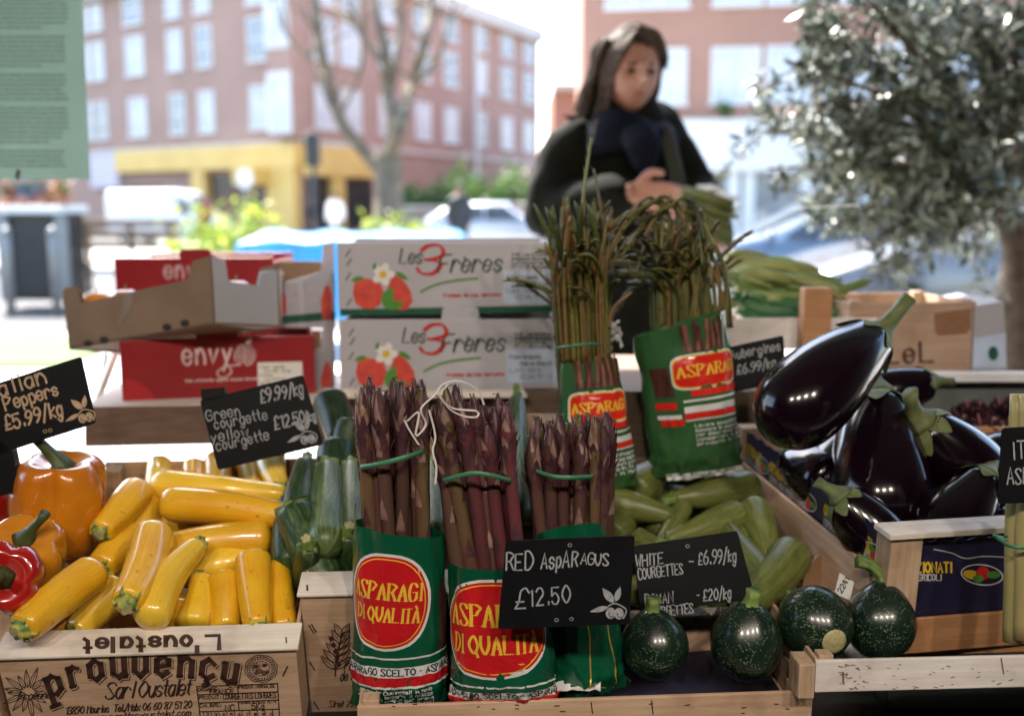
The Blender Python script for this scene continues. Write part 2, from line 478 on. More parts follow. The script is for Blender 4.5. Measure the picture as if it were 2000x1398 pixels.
b = MB(); b.box((-3.3, -3.6, 0), (-3.2, -.6, 2.6)); b.box((-3.3, -.59, 0), (-3.2, 2.06, 1.35)); b.box((-3.3, -.59, 1.36), (-3.2, .5, 2.6)); struct('shop_side_wall', b, SHOPW)
b = MB(); b.box((3.2, -3.6, 0), (3.3, 2.06, 2.6)); struct('shop_side_wall', b, SHOPW)
t = thing('sun_shade_awning', 'added dark green canvas awning, out of view, keeping sun off the window display', 'awning', (0, 2.1, 2.4))  # awning added out of view to keep direct sun off the display
b = MB(); b.add([(-3.3, 2.06, 2.62), (3.3, 2.06, 2.62), (3.3, 2.86, 2.50), (-3.3, 2.86, 2.50)], [(0, 1, 2, 3)]); b.add([(-3.3, 2.06, 2.66), (3.3, 2.06, 2.66), (3.3, 2.86, 2.54), (-3.3, 2.86, 2.54)], [(3, 2, 1, 0)]); b.build('canvas', mat('awning canvas', (.05, .10, .07), rough=.8), t)
t = thing('shop_window', 'clear window pane in a thin frame behind the display', 'window', (0, 2.02, 0))
b = MB(); b.box((-3.2, 2.00, .0), (3.2, 2.06, .10)); b.box((-3.2, 2.00, 2.52), (3.2, 2.06, 2.6)); [b.box((x, 1.995, .1), (x + .08, 2.065, 2.52)) for x in (-3.28, 3.2)]; b.build('window_frame', mat('dark green frame paint', (.02, .04, .03), rough=.4), t)
gm = bpy.data.materials.new('clear glass'); gm.use_nodes = True; g = gm.node_tree; g.nodes.clear(); gt = g.nodes.new('ShaderNodeBsdfTransparent'); gt.inputs[0].default_value = (1, 1, 1, 1); go_ = g.nodes.new('ShaderNodeOutputMaterial'); g.links.new(gt.outputs[0], go_.inputs[0])
b = MB(); b.add([(-3.2, 2.03, .10), (3.2, 2.03, .10), (3.2, 2.03, 2.52), (-3.2, 2.03, 2.52)], [(0, 1, 2, 3)]); b.build('pane', gm, t)
b = MB()
for (a, c) in (((1545, 408), (1680, 400)), ((1780, 618), (1950, 590))):
    b.strip([[P(a[0] + (c[0] - a[0]) * i / 8, a[1] + (c[1] - a[1]) * i / 8, 2.028) + Vector((0, 0, s_ * .0006)) for i in range(9)] for s_ in (-1, 1)])
b.build('scratch', translucent('scratched glass', (.55, .55, .52), (.5, .5, .48), .4), t)
# poster on the pane, seen from behind
t = thing('paper_poster', 'sea green paper notice hanging on the window, its print showing through from behind', 'poster', P(80, 200, 1.99))
PAPER = translucent('sea green paper', (.40, .53, .48), (.37, .50, .45), .48, 3)
b = MB(); pl = plane(160, 200, 1.99); pq = [(-420, -260), (150, -260), (176, 350), (-420, 352)]; b.prism([hit(x, y, pl) for x, y in pq], -pl[1] * .0006); b.build('sheet', PAPER, t)
b = MB(); f_ = onplane(pl, .0008); rs = random.Random(2)
for r_ in range(38):
    y = -20 + r_ * 9.3
    if r_ in (9, 17, 24, 33): continue
    x = 132 - rs.uniform(0, 16) + r_ * .1
    if r_ % 8 == 0: x -= 40
    while x > -140:
        wd = rs.uniform(6, 26); ribbon(b, [(x, y), (x - wd, y)], 3.6, f_); x -= wd + rs.uniform(3, 5)
b.build('faded_lettering', translucent('faded print', (.25, .33, .29), (.23, .31, .27), .4), t)
b = MB(); blob(b, [(33, 330), (40, 334), (37, 352), (30, 348)], f_); b.build('clip', mat('brown clip', (.06, .04, .03)), t)
# spot lamps on the shop ceiling, whose reflections show on the aubergines
LAMPB = mat('black lamp housing', (.02, .02, .02), rough=.4)
for k, (x, y, aim) in enumerate(((-.85, -.75, (-.38, 1.2, .75)), (-.15, -.85, (-.05, 1.2, .75)), (.50, -.8, (.28, 1.25, .75)), (1.15, -.7, (.6, 1.3, .8)))):
    p = Vector((x, y, 2.36)); d = (Vector(aim) - p).normalized()
    t = thing('spot_lamp', ('black ceiling spot lamp above the peppers', 'black ceiling spot lamp above the asparagus', 'black ceiling spot lamp above the pale courgettes', 'black ceiling spot lamp above the aubergines')[k], 'lamp', p, group='ceiling spot lamps')
    b = MB(); b.tube([p - d * .10, p - d * .095, p + d * .02, p + d * .03], [.03, .04, .048, .05], 20, 0, caps=False); b.add([p - d * .1 + (d.orthogonal().normalized() if True else d) * 0], []) if False else None
    b.build('housing', LAMPB, t, True); b = MB(); b.tube([p - d * .08, Vector((x, y, 2.598))], [.012, .012], 10); b.build('stem', LAMPB, t, True)
    em = mat('lit lamp glass', (1, .80, .55), rough=.5, emis=16); b = MB(); u = d.orthogonal().normalized(); v = d.cross(u)
    b.add([p + d * .012 + (u * math.cos(a) + v * math.sin(a)) * .044 for a in (2 * math.pi * i / 20 for i in range(20))], [tuple(range(20))]); b.build('bulb', em, t)
    ld = bpy.data.lights.new('spot_light', 'SPOT'); ld.energy = LAMP_W; ld.color = (1, .87, .74); ld.spot_size = R(95); ld.spot_blend = .8; ld.shadow_soft_size = .05
    lo_ = bpy.data.objects.new('spot_light', ld); COL.objects.link(lo_); lo_.parent = t; lo_.matrix_basis = MW[t.name].inverted() @ (Matrix.Translation(p + d * .045) @ (-d).to_track_quat('Z', 'Y').to_matrix().to_4x4())

# ------------------------------------------------------------------ buildings
BRK = brickmat('red brick', (.46, .285, .225), (.41, .25, .195), (.48, .41, .35), 5)
BRK2 = brickmat('orange brick', (.43, .225, .16), (.38, .19, .13), (.44, .34, .27), 5)
BRK3 = brickmat('brown brick', (.24, .12, .085), (.20, .095, .07), (.3, .24, .2), 5)
WFR = mat('white window paint', (.78, .78, .76), rough=.5)
GLS = mat('window glass', (.30, .34, .38), (.16, .19, .22), rough=.06, scale=.6, spec=1.0)
CURT = mat('window with white curtain', (.66, .67, .68), (.45, .48, .52), rough=.2, scale=.8)
STONE = mat('pale stone band', (.66, .62, .56), rough=.8, scale=2)
YELF = mat('yellow shop paint', (.80, .54, .16), (.74, .48, .13), rough=.5, scale=1)
def wallframe(p, q):
    d = (q - p); L = d.length; d.normalize(); n = Vector((d.y, -d.x, 0)); return d, n, L     # n faces the viewer side
class Facade:
    def __init__(s, t, a, c): s.t, s.a = t, Vector(a); s.d, s.n, s.L = wallframe(Vector(a), Vector(c))
    def pt(s, u, z, o=0): return s.a + s.d * u + s.n * o + Vector((0, 0, z))
    def px(s, px_):       # distance along the wall of a pixel column
        r = ray(px_, 405); r.z = 0; m = Matrix(((s.d.x, -r.x), (s.d.y, -r.y))); v = m.inverted() @ Vector((-s.a.x, -s.a.y)); return v.x
    def slab(s, name, u0, u1, z0, z1, o0, o1, m, parent=None, uv=False):
        b = MB(); c = [(u0, z0), (u1, z0), (u1, z1), (u0, z1)]
        V = [s.pt(u, z, o0) for u, z in c] + [s.pt(u, z, o1) for u, z in c]
        fs = [(4, 5, 6, 7), (3, 2, 1, 0), (0, 1, 5, 4), (1, 2, 6, 5), (2, 3, 7, 6), (3, 0, 4, 7)]
        uvs = [[(u, z) for u, z in c]] + [[(0, 0), (0, 3), (9, 3), (9, 0)]] + [[(0, 0), (.3, 0), (.3, 3), (0, 3)]] * 4
        b.add(V, fs, 0, uvs); return b.build(name, m, parent or s.t)
WINM = {}
def window(F_, u, z, wd, ht, bars=(2, 3), glass=None, key=None):
    """white sash window: frame and bars, with its pane as a sub-part"""
    k = (round(wd, 2), round(ht, 2), bars, glass.name if glass else '')
    M = Matrix(((F_.d.x, -F_.n.x, 0, 0), (F_.d.y, -F_.n.y, 0, 0), (0, 0, 1, 0), (0, 0, 0, 1))); M.translation = F_.pt(u, z, .0)
    if k not in WINM:
        b = MB(); f = .09
        for lo, hi in (((-wd / 2, -.07, 0), (-wd / 2 + f, .03, ht)), ((wd / 2 - f, -.07, 0), (wd / 2, .03, ht)), ((-wd / 2 + f, -.07, ht - f), (wd / 2 - f, .03, ht)), ((-wd / 2 - .05, -.12, -.07), (wd / 2 + .05, .03, .05)), ((-wd / 2 + f, -.055, ht * .5 - .04), (wd / 2 - f, .03, ht * .5 + .04))): b.box(lo, hi)
        for i in range(1, bars[0]): x = -wd / 2 + wd * i / bars[0]; b.box((x - .022, -.05, .05), (x + .022, .02, ht * .5 - .04)); b.box((x - .022, -.05, ht * .5 + .04), (x + .022, .02, ht - f))
        o = b.build('window', WFR, None); p = MB(); p.add([(-wd / 2 + f, -.03, .05), (wd / 2 - f, -.03, .05), (wd / 2 - f, -.03, ht - f), (-wd / 2 + f, -.03, ht - f)], [(0, 1, 2, 3)]); pn = p.build('pane', glass or GLS, None); WINM[k] = (o.data, pn.data)
    else:
        o = bpy.data.objects.new('window', WINM[k][0]); COL.objects.link(o); pn = bpy.data.objects.new('pane', WINM[k][1]); COL.objects.link(pn)
    o.parent = F_.t; o.matrix_basis = MW[F_.t.name].inverted() @ M; pn.parent = o; pn.matrix_basis = Matrix(); return o
def prism_wall(t, pts, z0, z1, m, name='wall'):
    b = MB(); n = len(pts); 
    for i in range(n):
        p, q = Vector(pts[i]), Vector(pts[(i + 1) % n]); L = (q - p).length
        b.add([(p.x, p.y, z0), (q.x, q.y, z0), (q.x, q.y, z1), (p.x, p.y, z1)], [(0, 1, 2, 3)], 0, [[(0, z0), (L, z0), (L, z1), (0, z1)]])
    b.add([(p[0], p[1], z1) for p in pts], [tuple(range(n))]); return b.build(name, m, t)
# long brick block, left, its corner towards the viewer
cx_, cy_ = -9.3, 45.0
LA, LB, LC = (-34.0, 62.0), (cx_, cy_), (1.75, 66.8)
t = thing('brick_apartments', 'long pinkish brick apartment block with white windows above a yellow cafe', 'building', (cx_, cy_, 0))
prism_wall(t, [LA, LB, LC, (-8, 86), (-34, 86)], 0, 12.2, BRK)
FL = Facade(t, (*LA, 0), (*LB, 0)); FR = Facade(t, (*LB, 0), (*LC, 0))
for F_ in (FL, FR): F_.slab('cornice', 0, F_.L, 11.7, 12.5, .02, .45, STONE); F_.slab('string_course', 0, F_.L, 3.95, 4.15, .02, .12, STONE)
b = MB(); rp = [LA, LB, LC, (-8, 86), (-34, 86)]; cr = Vector((-15, 70, 15.2)); V = [(p[0], p[1], 12.5) for p in rp] + [tuple(cr)]; b.add(V, [(i, (i + 1) % 5, 5) for i in range(5)]); b.build('roof', mat('grey brown roof tile', (.30, .24, .21), (.24, .19, .16), rough=.8, scale=2), t)
for zi, z in enumerate((4.75, 7.75, 10.2)):
    ht = 1.9 if zi < 2 else 1.3
    for px_, wd in ((180, 1.25), (210, 1.0), (280, 1.45), (357, 1.1), (413, 1.1), (518, 1.45)): window(FL, FL.px(px_), z, wd, ht, (2, 3), CURT if (px_ + zi) % 3 else GLS)
    for px_ in (828, 882, 938, 990, 1032): window(FR, FR.px(px_), z, 1.5, ht, (2, 3), GLS if (px_ + zi) % 3 else CURT)
    for px_ in (640, 690, 760): window(FR, FR.px(px_), z, 1.5, ht, (2, 3), CURT)
u0, u1 = FL.px(556), FL.px(604); b1 = FL.slab('bay', u0, u1, 4.2, 11.6, .03, .8, BRK)
for z in (4.4, 8.0): 
    FL.slab('bay_window', u0 + .06, u1 - .06, z, z + 2.6, .81, .88, WFR); FL.slab('bay_pane', u0 + .22, u1 - .22, z + .15, z + 2.45, .885, .90, CURT)
FR.slab('drainpipe', FR.px(925), FR.px(925) + .22, .2, 11.6, .02, .25, WFR)
# the cafe at its foot
uA, uB = FL.px(245), FL.L
FL.slab('cafe_fascia', uA, uB, 2.95, 4.0, .03, .5, YELF); FL.slab('cafe_shutter', FL.px(262), FL.px(320), .1, 2.3, .03, .12, BRK3)
for px0, px1 in ((390, 415), (536, 590)): FL.slab('cafe_pillar', FL.px(px0), FL.px(px1), 0, 2.95, .03, .45, YELF)
FL.slab('cafe_window', FL.px(418), FL.px(534), .5, 2.75, .03, .1, mat('dark red shop display', (.16, .05, .04), (.03, .035, .04), rough=.2, scale=1.2)); 
FL.slab('cafe_sill', FL.px(418), FL.px(534), 0, .5, .03, .2, YELF)
FR.slab('cafe_fascia', 0, FR.px(720), 2.6, 3.9, .03, .5, YELF); FR.slab('cafe_door', .2, FR.px(640), 0, 2.5, .03, .1, mat('dark doorway', (.03, .035, .035), (.015, .016, .018), rough=.3, scale=1)); FR.slab('cafe_pillar', FR.px(640), FR.px(662), 0, 2.6, .03, .4, YELF); FR.slab('cafe_window', FR.px(664), FR.px(724), .2, 2.5, .03, .1, MATS['dark doorway'])
FL.slab('shop_sign', FL.px(190), FL.px(243), 2.2, 3.9, .03, .3, mat('lilac white sign', (.66, .60, .66), rough=.5)); FL.slab('cafe_awning', FL.px(500), FL.px(540), 2.2, 2.94, .46, 1.3, YELF)
# right hand block
RY = 34.0; x0 = 130 / F / CP * RY * 1.0
t = thing('brick_house', 'orange brick house with white sash windows over a white shop front, behind the person', 'building', (x0, RY, 0))
RA, RB = (x0, RY), (22.0, 31.0)
prism_wall(t, [RA, RB, (22, 46), (x0 + .6, 46)], 0, 13, BRK2)
FH = Facade(t, (*RA, 0), (*RB, 0))
for z in (4.55, 7.6, 10.4):
    for px_, wd in ((1305, 1.0), (1428, 1.55), (1530, 1.45), (1640, 1.5), (1750, 1.5), (1860, 1.5)): window(FH, FH.px(px_), z, wd, 1.75, (3, 3), CURT)
    for px_ in (1205, 1258): window(FH, FH.px(px_), z, .95, 1.75, (2, 3), CURT)
FH.slab('shop_fascia', FH.px(1190), FH.L, 2.35, 4.0, .03, .55, WFR); FH.slab('cornice', 0, FH.L, 12.6, 13.2, .02, .4, STONE)
FH.slab('shop_window', FH.px(1200), FH.L, .5, 2.35, .03, .08, GLS)
for k, px_ in enumerate((1190, 1420, 1450, 1560, 1660, 1780)): FH.slab('pilaster', FH.px(px_), FH.px(px_) + .35, 0, 2.35, .03, .3, WFR)
FH.slab('stall_riser', FH.px(1200), FH.L, 0, .5, .09, .25, WFR)
t = thing('low_brick_wing', 'low brick wing between the two buildings', 'building', (4, 48, 0))
prism_wall(t, [(2.0, 50), (7.5, 49), (7.5, 58), (2.0, 58)], 0, 7.0, BRK2); FW = Facade(t, (2.0, 50, 0), (7.5, 49, 0)); FW.slab('cornice', 0, FW.L, 6.8, 7.15, .02, .25, STONE)
t = thing('garden_wall', 'brown brick garden wall behind the plane tree', 'wall', (-3, 40, 0)); b = MB(); b.box((-5.2, 40, 0), (1.5, 40.3, 1.15)); b.build('wall', BRK3, t); b = MB(); b.box((-5.25, 39.94, 1.15), (1.55, 40.36, 1.25)); b.build('coping', STONE, t)

# ------------------------------------------------------------------ trees and shrubs
BARK = mat('plane tree bark', (.21, .17, .115), (.10, .08, .055), rough=.9, scale=5, bmp=.6, bscale=18, bdist=.02)
BARKO = mat('olive bark', (.10, .07, .05), (.045, .032, .024), rough=.9, scale=25, bmp=.8, bscale=60, bdist=.006)
def limb(b, pts, r0, r1, n=9):
    sm = smooth_line([tuple(p) for p in pts], 5); N = len(sm) - 1; b.tube(sm, [r0 + (r1 - r0) * i / N for i in range(N + 1)], n, shape=lambda q, a: 1 + .08 * math.sin(3 * a + q * 9))
t = thing('plane_tree', 'bare plane tree with spreading pale limbs in front of the brick block', 'tree', P(765, 470, 21)); YT = 21
trunk = MB(); limb(trunk, [Vector((P(765, 470, YT).x, YT, -.05)), P(762, 430, YT), P(758, 370, YT), P(758, 300, YT)], .34, .27, 12); trunk.build('trunk', BARK, t, True)
br = MB(); rs = random.Random(5)
main = [([(757, 350), (715, 300), (668, 240), (640, 160), (622, 70), (610, -40), (600, -160)], .17), ([(760, 310), (770, 250), (757, 180), (752, 100), (735, 20), (715, -100)], .17), ([(764, 300), (785, 235), (805, 160), (828, 90), (842, 10), (850, -120)], .16), ([(757, 200), (775, 120), (782, 40), (790, -80)], .09), ([(690, 270), (655, 230), (640, 200)], .05), ([(800, 180), (850, 120), (880, 40), (900, -60)], .06), ([(640, 160), (600, 110), (560, 70), (530, 0)], .05), ([(745, 120), (700, 60), (680, -20)], .06), ([(660, 230), (700, 150), (712, 60), (700, -60)], .06)]
for pts, r in main:
    limb(br, [P(x, y, YT + rs.uniform(-.8, .8)) for x, y in pts], r, r * .35)
    for k in range(7):
        i = rs.randrange(1, len(pts)); x, y = pts[i]; a = rs.uniform(-2.6, -.5); L = rs.uniform(60, 150); Yk = YT + rs.uniform(-1, 1)
        limb(br, [P(x, y, Yk), P(x + L * .5 * math.cos(a) + rs.uniform(-9, 9), y + L * .5 * math.sin(a), Yk + rs.uniform(-.5, .5)), P(x + L * math.cos(a), y + L * math.sin(a) + 10, Yk + rs.uniform(-1, 1))], .028, .008, 5)
br.build('crown', BARK, t, True)
def leafcloud(b, pts, size, asp, rs, nm=2, drop=0):
    for p in pts:
        d = Vector((rs.gauss(0, 1), rs.gauss(0, 1), rs.gauss(0, 1) - drop)).normalized(); e = d.orthogonal().normalized(); e = Matrix.Rotation(rs.uniform(0, 6.28), 3, d) @ e
        L = size * rs.uniform(.7, 1.3); w_ = L * asp; n = d.cross(e) * L * .06
        b.add([p, p + d * L * .45 + e * w_ + n, p + d * L, p + d * L * .45 - e * w_ + n], [(0, 1, 2, 3)], rs.randrange(nm))
def shrub(label, c, r, h, ms, n, size, seed, name='shrub', asp=.3, group='shrubs along the square'):
    rs = random.Random(seed); t = thing(name, label, 'shrub', c, group=group); st = MB(); b = MB(); pts = []
    tips = []
    for k in range(12):
        a = rs.uniform(0, 6.28); q = rs.uniform(.2, 1) * r; tip = c + Vector((math.cos(a) * q, math.sin(a) * q, h * rs.uniform(.55, 1)))
        limb(st, [c, c.lerp(tip, .5) + Vector((rs.uniform(-.1, .1) * r, rs.uniform(-.1, .1) * r, .1 * h)), tip], .02 * h + .004, .004, 5); tips.append(tip)
    for k in range(n):
        q = rs.choice(tips); q = c.lerp(q, rs.uniform(.45, 1)); pts.append(q + Vector((rs.gauss(0, .16) * r, rs.gauss(0, .16) * r, rs.gauss(0, .09) * h)))
    leafcloud(b, pts, size, asp, rs, len(ms)); st.build('stem', BARKO, t, True); b.build('foliage', ms, t)
YLF = [translucent('yellow green leaf', (.40, .42, .05), (.30, .36, .04), .45), translucent('fresh green leaf', (.20, .30, .05), (.14, .24, .04), .4)]
DLF = [translucent('hedge leaf', (.05, .12, .03), (.03, .08, .02), .3), translucent('hedge leaf light', (.12, .22, .05), (.08, .16, .04), .35)]
for k, (px, w_, h, Y, lab, ms) in enumerate(((432, .75, 1.25, 13, 'tall yellow green shrub in front of the white van', YLF), (478, .6, 1.0, 12.5, 'yellow green shrub just right of the tall one by the van', YLF), (735, .55, 1.05, 14, 'yellow green shrub at the foot of the plane tree', YLF), (825, .75, 1.02, 14.5, 'broad pale yellow shrub right of the plane tree', YLF), (385, .5, .8, 12, 'low yellow green shrub left of the tall one by the van', YLF))):
    p = P(px, 440, Y); shrub(lab, Vector((p.x, Y, 0)), w_, h, ms, 620, .11, k + 3)
for k, (px, w_, h, Y, lab) in enumerate(((955, 2.2, 3.0, 43, 'big dark green bush behind the garden wall'), (880, 1.8, 2.3, 43.5, 'dark green bush left of the big one behind the garden wall'), (1012, 1.6, 2.5, 42, 'dark green bush at the right end of the garden wall'), (800, 1.4, 2.2, 43, 'green bush behind the garden wall next to the trunk'))):
    p = P(px, 400, Y); shrub(lab, Vector((p.x, Y, 0)), w_, h, DLF, 900, .3, k + 20, 'bush', group='bushes behind the garden wall')
p = P(1410, 245, 33.0); shrub('small green plant on top of the white shop front', Vector((p.x, p.y - .3, 4.0)), .35, .5, DLF, 200, .14, 44, 'fascia_plant', group='green by the white shop')
# olive tree right outside the window
t = thing('olive_tree', 'olive tree with glittering grey green leaves just outside the window', 'tree', Vector((P(1988, 500, 3.05).x, 3.05, 0)))
rs = random.Random(12); tr = MB(); base = Vector((P(1990, 700, 3.05).x, 3.05, 0)); top = P(1975, 420, 3.05)
limb(tr, [base, P(1992, 760, 3.05), P(1985, 600, 3.05), P(1990, 500, 3.05), top], .062, .046, 14); tr.build('trunk', BARKO, t, True)
cr, lf = MB(), MB(); tips = []
ends = [(1480, 255), (1530, 120), (1500, 330), (1580, 40), (1600, 200), (1620, 330), (1560, 400), (1640, 440), (1700, 480), (1680, 100), (1720, 0), (1750, 260), (1760, 380), (1800, 440), (1820, 120), (1850, -40), (1880, 240), (1900, 330), (1920, 60), (1960, 180), (1990, -20), (2050, 120), (2040, 300), (1640, -60), (1470, 240), (1660, 270), (1850, 480), (1790, 20), (2000, 260), (1930, 440)]
lfp = []
for (x, y) in ends:
    Yk = 3.05 + rs.uniform(-.35, .40); e = P(x, y, Yk); m1 = top.lerp(e, .35) + Vector((0, 0, .08)); m2 = top.lerp(e, .7) + Vector((rs.uniform(-.03, .03), rs.uniform(-.05, .05), .05))
    limb(cr, [top, m1, m2, e], .016, .003, 6)
    for k in range(13):
        q = m1.lerp(m2, rs.random()) if rs.random() < .4 else m2.lerp(e, rs.random()); tip = q + Vector((rs.gauss(0, .085), rs.gauss(0, .10), rs.gauss(.01, .085)))
        limb(cr, [q, q.lerp(tip, .5) + Vector((0, 0, .012)), tip], .0028, .0012, 4)
        for j in range(34): lfp.append(q.lerp(tip, rs.uniform(.15, 1.1)) + Vector((rs.gauss(0, .013), rs.gauss(0, .013), rs.gauss(0, .013))))
lfp = [p for p in lfp if not (p.x < .62 and p.z > 1.75)]
OL = [mat('olive leaf upper', (.060, .088, .038), (.042, .064, .028), rough=.36, scale=60, spec=1), mat('olive leaf silver', (.30, .34, .27), (.19, .23, .17), rough=.38, scale=60, spec=.9), mat('olive leaf dark', (.03, .045, .02), (.02, .032, .014), rough=.36, scale=60, spec=1)]
leafcloud(lf, lfp, .050, .14, rs, 3); cr.build('branches', BARKO, t, True); lf.build('crown', OL, t)
t = thing('tree_pot', 'dark round pot of the olive tree on the pavement', 'pot', (base.x, base.y, 0)); b = MB(); b.tube([(base.x, base.y, .0), (base.x, base.y, .02), (base.x, base.y, .38), (base.x, base.y, .42)], [.17, .19, .25, .26], 24); b.build('pot', mat('dark pot', (.05, .045, .04), rough=.6), t, True)

# ------------------------------------------------------------------ vehicles
TYRE = mat('tyre rubber', (.02, .02, .02), rough=.8); RIM = mat('wheel rim', (.45, .46, .48), rough=.3, metal=.8); CGL = mat('car glass', (.035, .045, .05), rough=.05, spec=1); LMP = mat('headlamp glass', (.75, .77, .8), rough=.1)
def car(label, loc, yaw, paint, van=False, name='parked_car', group='parked vehicles', sc=1):
    M = Matrix.Translation(loc) @ Matrix.Rotation(yaw, 4, 'Z') @ Matrix.Scale(sc, 4)
    t = thing(name, label, 'van' if van else 'car', mtx=M, group=group)
    # stations along the length: x, half width, sill z, belt z, roof half width, roof z
    if van: st = [(-2.7, .86, .55, 1.25, .80, 2.30), (-2.6, .97, .35, 1.3, .88, 2.45), (-1.0, .98, .32, 1.3, .90, 2.48), (.6, .98, .32, 1.3, .90, 2.48), (1.15, .98, .32, 1.3, .86, 2.38), (1.95, .96, .32, 1.28, .78, 1.46), (2.5, .92, .35, 1.12, .82, 1.16), (2.75, .80, .42, .85, .7, .92)]
    else: st = [(-2.1, .70, .45, .72, .62, .80), (-2.0, .84, .32, .92, .68, 1.02), (-1.55, .88, .25, .95, .66, 1.30), (-.7, .89, .24, .95, .64, 1.46), (.15, .89, .24, .95, .64, 1.45), (.95, .88, .24, .94, .70, 1.02), (1.6, .86, .25, .84, .70, .90), (2.0, .80, .30, .72, .66, .76), (2.12, .66, .38, .60, .55, .64)]
    b = MB(); rows = []
    for x, hw, s_, bl, rw, rz in st:
        half = [(hw * .92, s_), (hw, s_ + (bl - s_) * .35), (hw * .995, s_ + (bl - s_) * .7), (hw * .96, bl), (rw + (hw * .96 - rw) * .45, bl + (rz - bl) * .55), (rw, rz - (rz - bl) * .08), (rw * .75, rz), (rw * .3, rz + .015)]
        rows.append([Vector((x, y, z)) for y, z in half] + [Vector((x, -y, z)) for y, z in half[::-1]])
    b.strip(rows, 0, True); b.add(rows[0], [tuple(range(16))]); b.add(rows[-1], [tuple(range(16))]); ob = b.build('body', paint, t, True, world=False, auto=R(50))
    def pane(nm, c, m, o):
        q = MB(); V = [Vector(v) for v in c]; n = (V[1] - V[0]).cross(V[2] - V[0]).normalized(); ctr = sum(V, Vector()) / len(V)
        if n.dot(ctr - Vector((ctr.x * .6, 0, .8))) < 0: n = -n
        q.prism([v + n * o for v in V], n * .006); q.build(nm, m, t, world=False)
    for s_ in (-1, 1):
        if van:
            pane('side_window', [(.75, .93 * s_, 1.45), (1.62, .93 * s_, 1.36), (1.3, .90 * s_, 2.0), (.75, .905 * s_, 2.12)], CGL, .03)
        else:
            pane('side_window', [(-1.35, .83 * s_, 1.0), (-.35, .84 * s_, .99), (-.38, .69 * s_, 1.37), (-.95, .69 * s_, 1.36)], CGL, .02); pane('side_window', [(-.28, .84 * s_, .99), (.70, .83 * s_, .98), (.22, .69 * s_, 1.36), (-.30, .69 * s_, 1.37)], CGL, .02)
    if van: pane('windscreen', [(1.98, -.72, 1.50), (1.98, .72, 1.50), (1.27, .76, 2.24), (1.27, -.76, 2.24)], CGL, .03)
    else:
        pane('windscreen', [(.93, -.64, 1.05), (.93, .64, 1.05), (.24, .56, 1.42), (.24, -.56, 1.42)], CGL, .012); pane('rear_window', [(-1.62, .58, 1.28), (-1.62, -.58, 1.28), (-1.95, -.60, 1.06), (-1.95, .60, 1.06)], CGL, .02)
    wx = (1.75, -1.65) if van else (1.35, -1.3); wr = .36 if van else .31
    for x in wx:
        for s_ in (-1, 1):
            w_ = MB(); y0 = (.97 if van else .88) * s_; Mw = Matrix.Translation((x, y0, wr)) @ Matrix.Rotation(R(90), 4, 'X')
            w_.tube([(0, 0, -.11), (0, 0, -.09), (0, 0, .09), (0, 0, .11)], [wr * .9, wr, wr, wr * .9], 24, 0, M=Mw); wo = w_.build('wheel', TYRE, t, True, world=False, auto=R(40))
            r_ = MB(); r_.tube([(0, 0, -.118), (0, 0, .118)], [wr * .62, wr * .62], 16, 0, M=Mw); ro = r_.build('rim', RIM, wo, world=False)
    fx = st[-2][0]
    for s_ in (-1, 1):
        q = MB(); z = .98 if van else .66; q.sphere((fx + .02, .66 * s_, z), (.10, .15, .09 if not van else .16), 12, 8); q.build('headlight', LMP, t, True, world=False)
        q = MB(); q.sphere((.85 if not van else 1.55, (.99 if not van else 1.1) * s_, 1.02 if not van else 1.5), (.06, .10, .07 if not van else .14), 10, 6); q.build('wing_mirror', paint, t, True, world=False)
    q = MB(); q.box((st[-1][0] - .02, -.6, .36), (st[-1][0] + .05, .6, .50), 0, None, .02); q.build('bumper', TYRE, t, world=False)
    return t
PW = mat('white car paint', (.78, .79, .80), rough=.25, coat=.6); PS = mat('silver car paint', (.42, .44, .47), (.38, .40, .43), rough=.22, coat=.8, metal=.5); PG = mat('grey car paint', (.10, .11, .125), (.085, .095, .105), rough=.18, coat=1); PB = mat('blue grey car paint', (.10, .15, .22), (.085, .13, .19), rough=.18, coat=1)
car('white panel van parked in front of the yellow cafe', (P(335, 440, 36).x, 36, -.128), R(-8), PW, True, 'panel_van', sc=.78)
car('silver car parked beyond the person, at the left elbow', (P(985, 430, 27).x, 27, -.128), R(-15), PS)
car('white car parked far left of the silver one, by the garden wall', (P(1010, 430, 33).x, 33, -.128), R(-15), PW)
car('blue grey car with a shining bonnet right of the person', (3.75, 11.6, -.128), R(172), PB)
car('dark grey car parked nearest the window, behind the olive tree', (4.1, 7.4, .0), R(176), PG)
car('white car parked across the road in front of the white shop', (8.2, 22, -.128), R(175), PW)
# ------------------------------------------------------------------ street things
MET = mat('black painted metal', (.02, .022, .024), rough=.4); GALV = mat('grey galvanised steel', (.20, .21, .22), rough=.4, metal=.4)
t = thing('traffic_signal', 'black traffic signal on a pole in front of the yellow cafe', 'traffic light', P(611, 450, 24)); p = P(611, 295, 24)
b = MB(); b.tube([(p.x, 24, -.1), (p.x, 24, p.z - .3)], [.055, .055], 10); b.build('pole', MET, t, True); b = MB(); b.box((p.x - .16, 23.86, p.z - .36), (p.x + .16, 24.14, p.z + .36), 0, None, .03); b.build('signal_head', MET, t)
b = MB(); b.box((p.x - .10, 23.9, p.z + .36), (p.x + .10, 24.1, p.z + .44), 0, None, .03); b.build('cap', MET, t)
t = thing('street_sign', 'round white street sign on a pole in front of the red shop window', 'sign', P(479, 350, 22)); p = P(479, 349, 22)
b = MB(); b.tube([(p.x, 22, 0), (p.x, 22, p.z)], [.035, .035], 8); b.build('pole', GALV, t, True); b = MB(); b.tube([(p.x, 21.93, p.z), (p.x, 21.96, p.z)], [.19, .19], 24, up=Vector((0, 0, 1)), sx=1.15, sy=.9); b.build('plate', WFR, t)
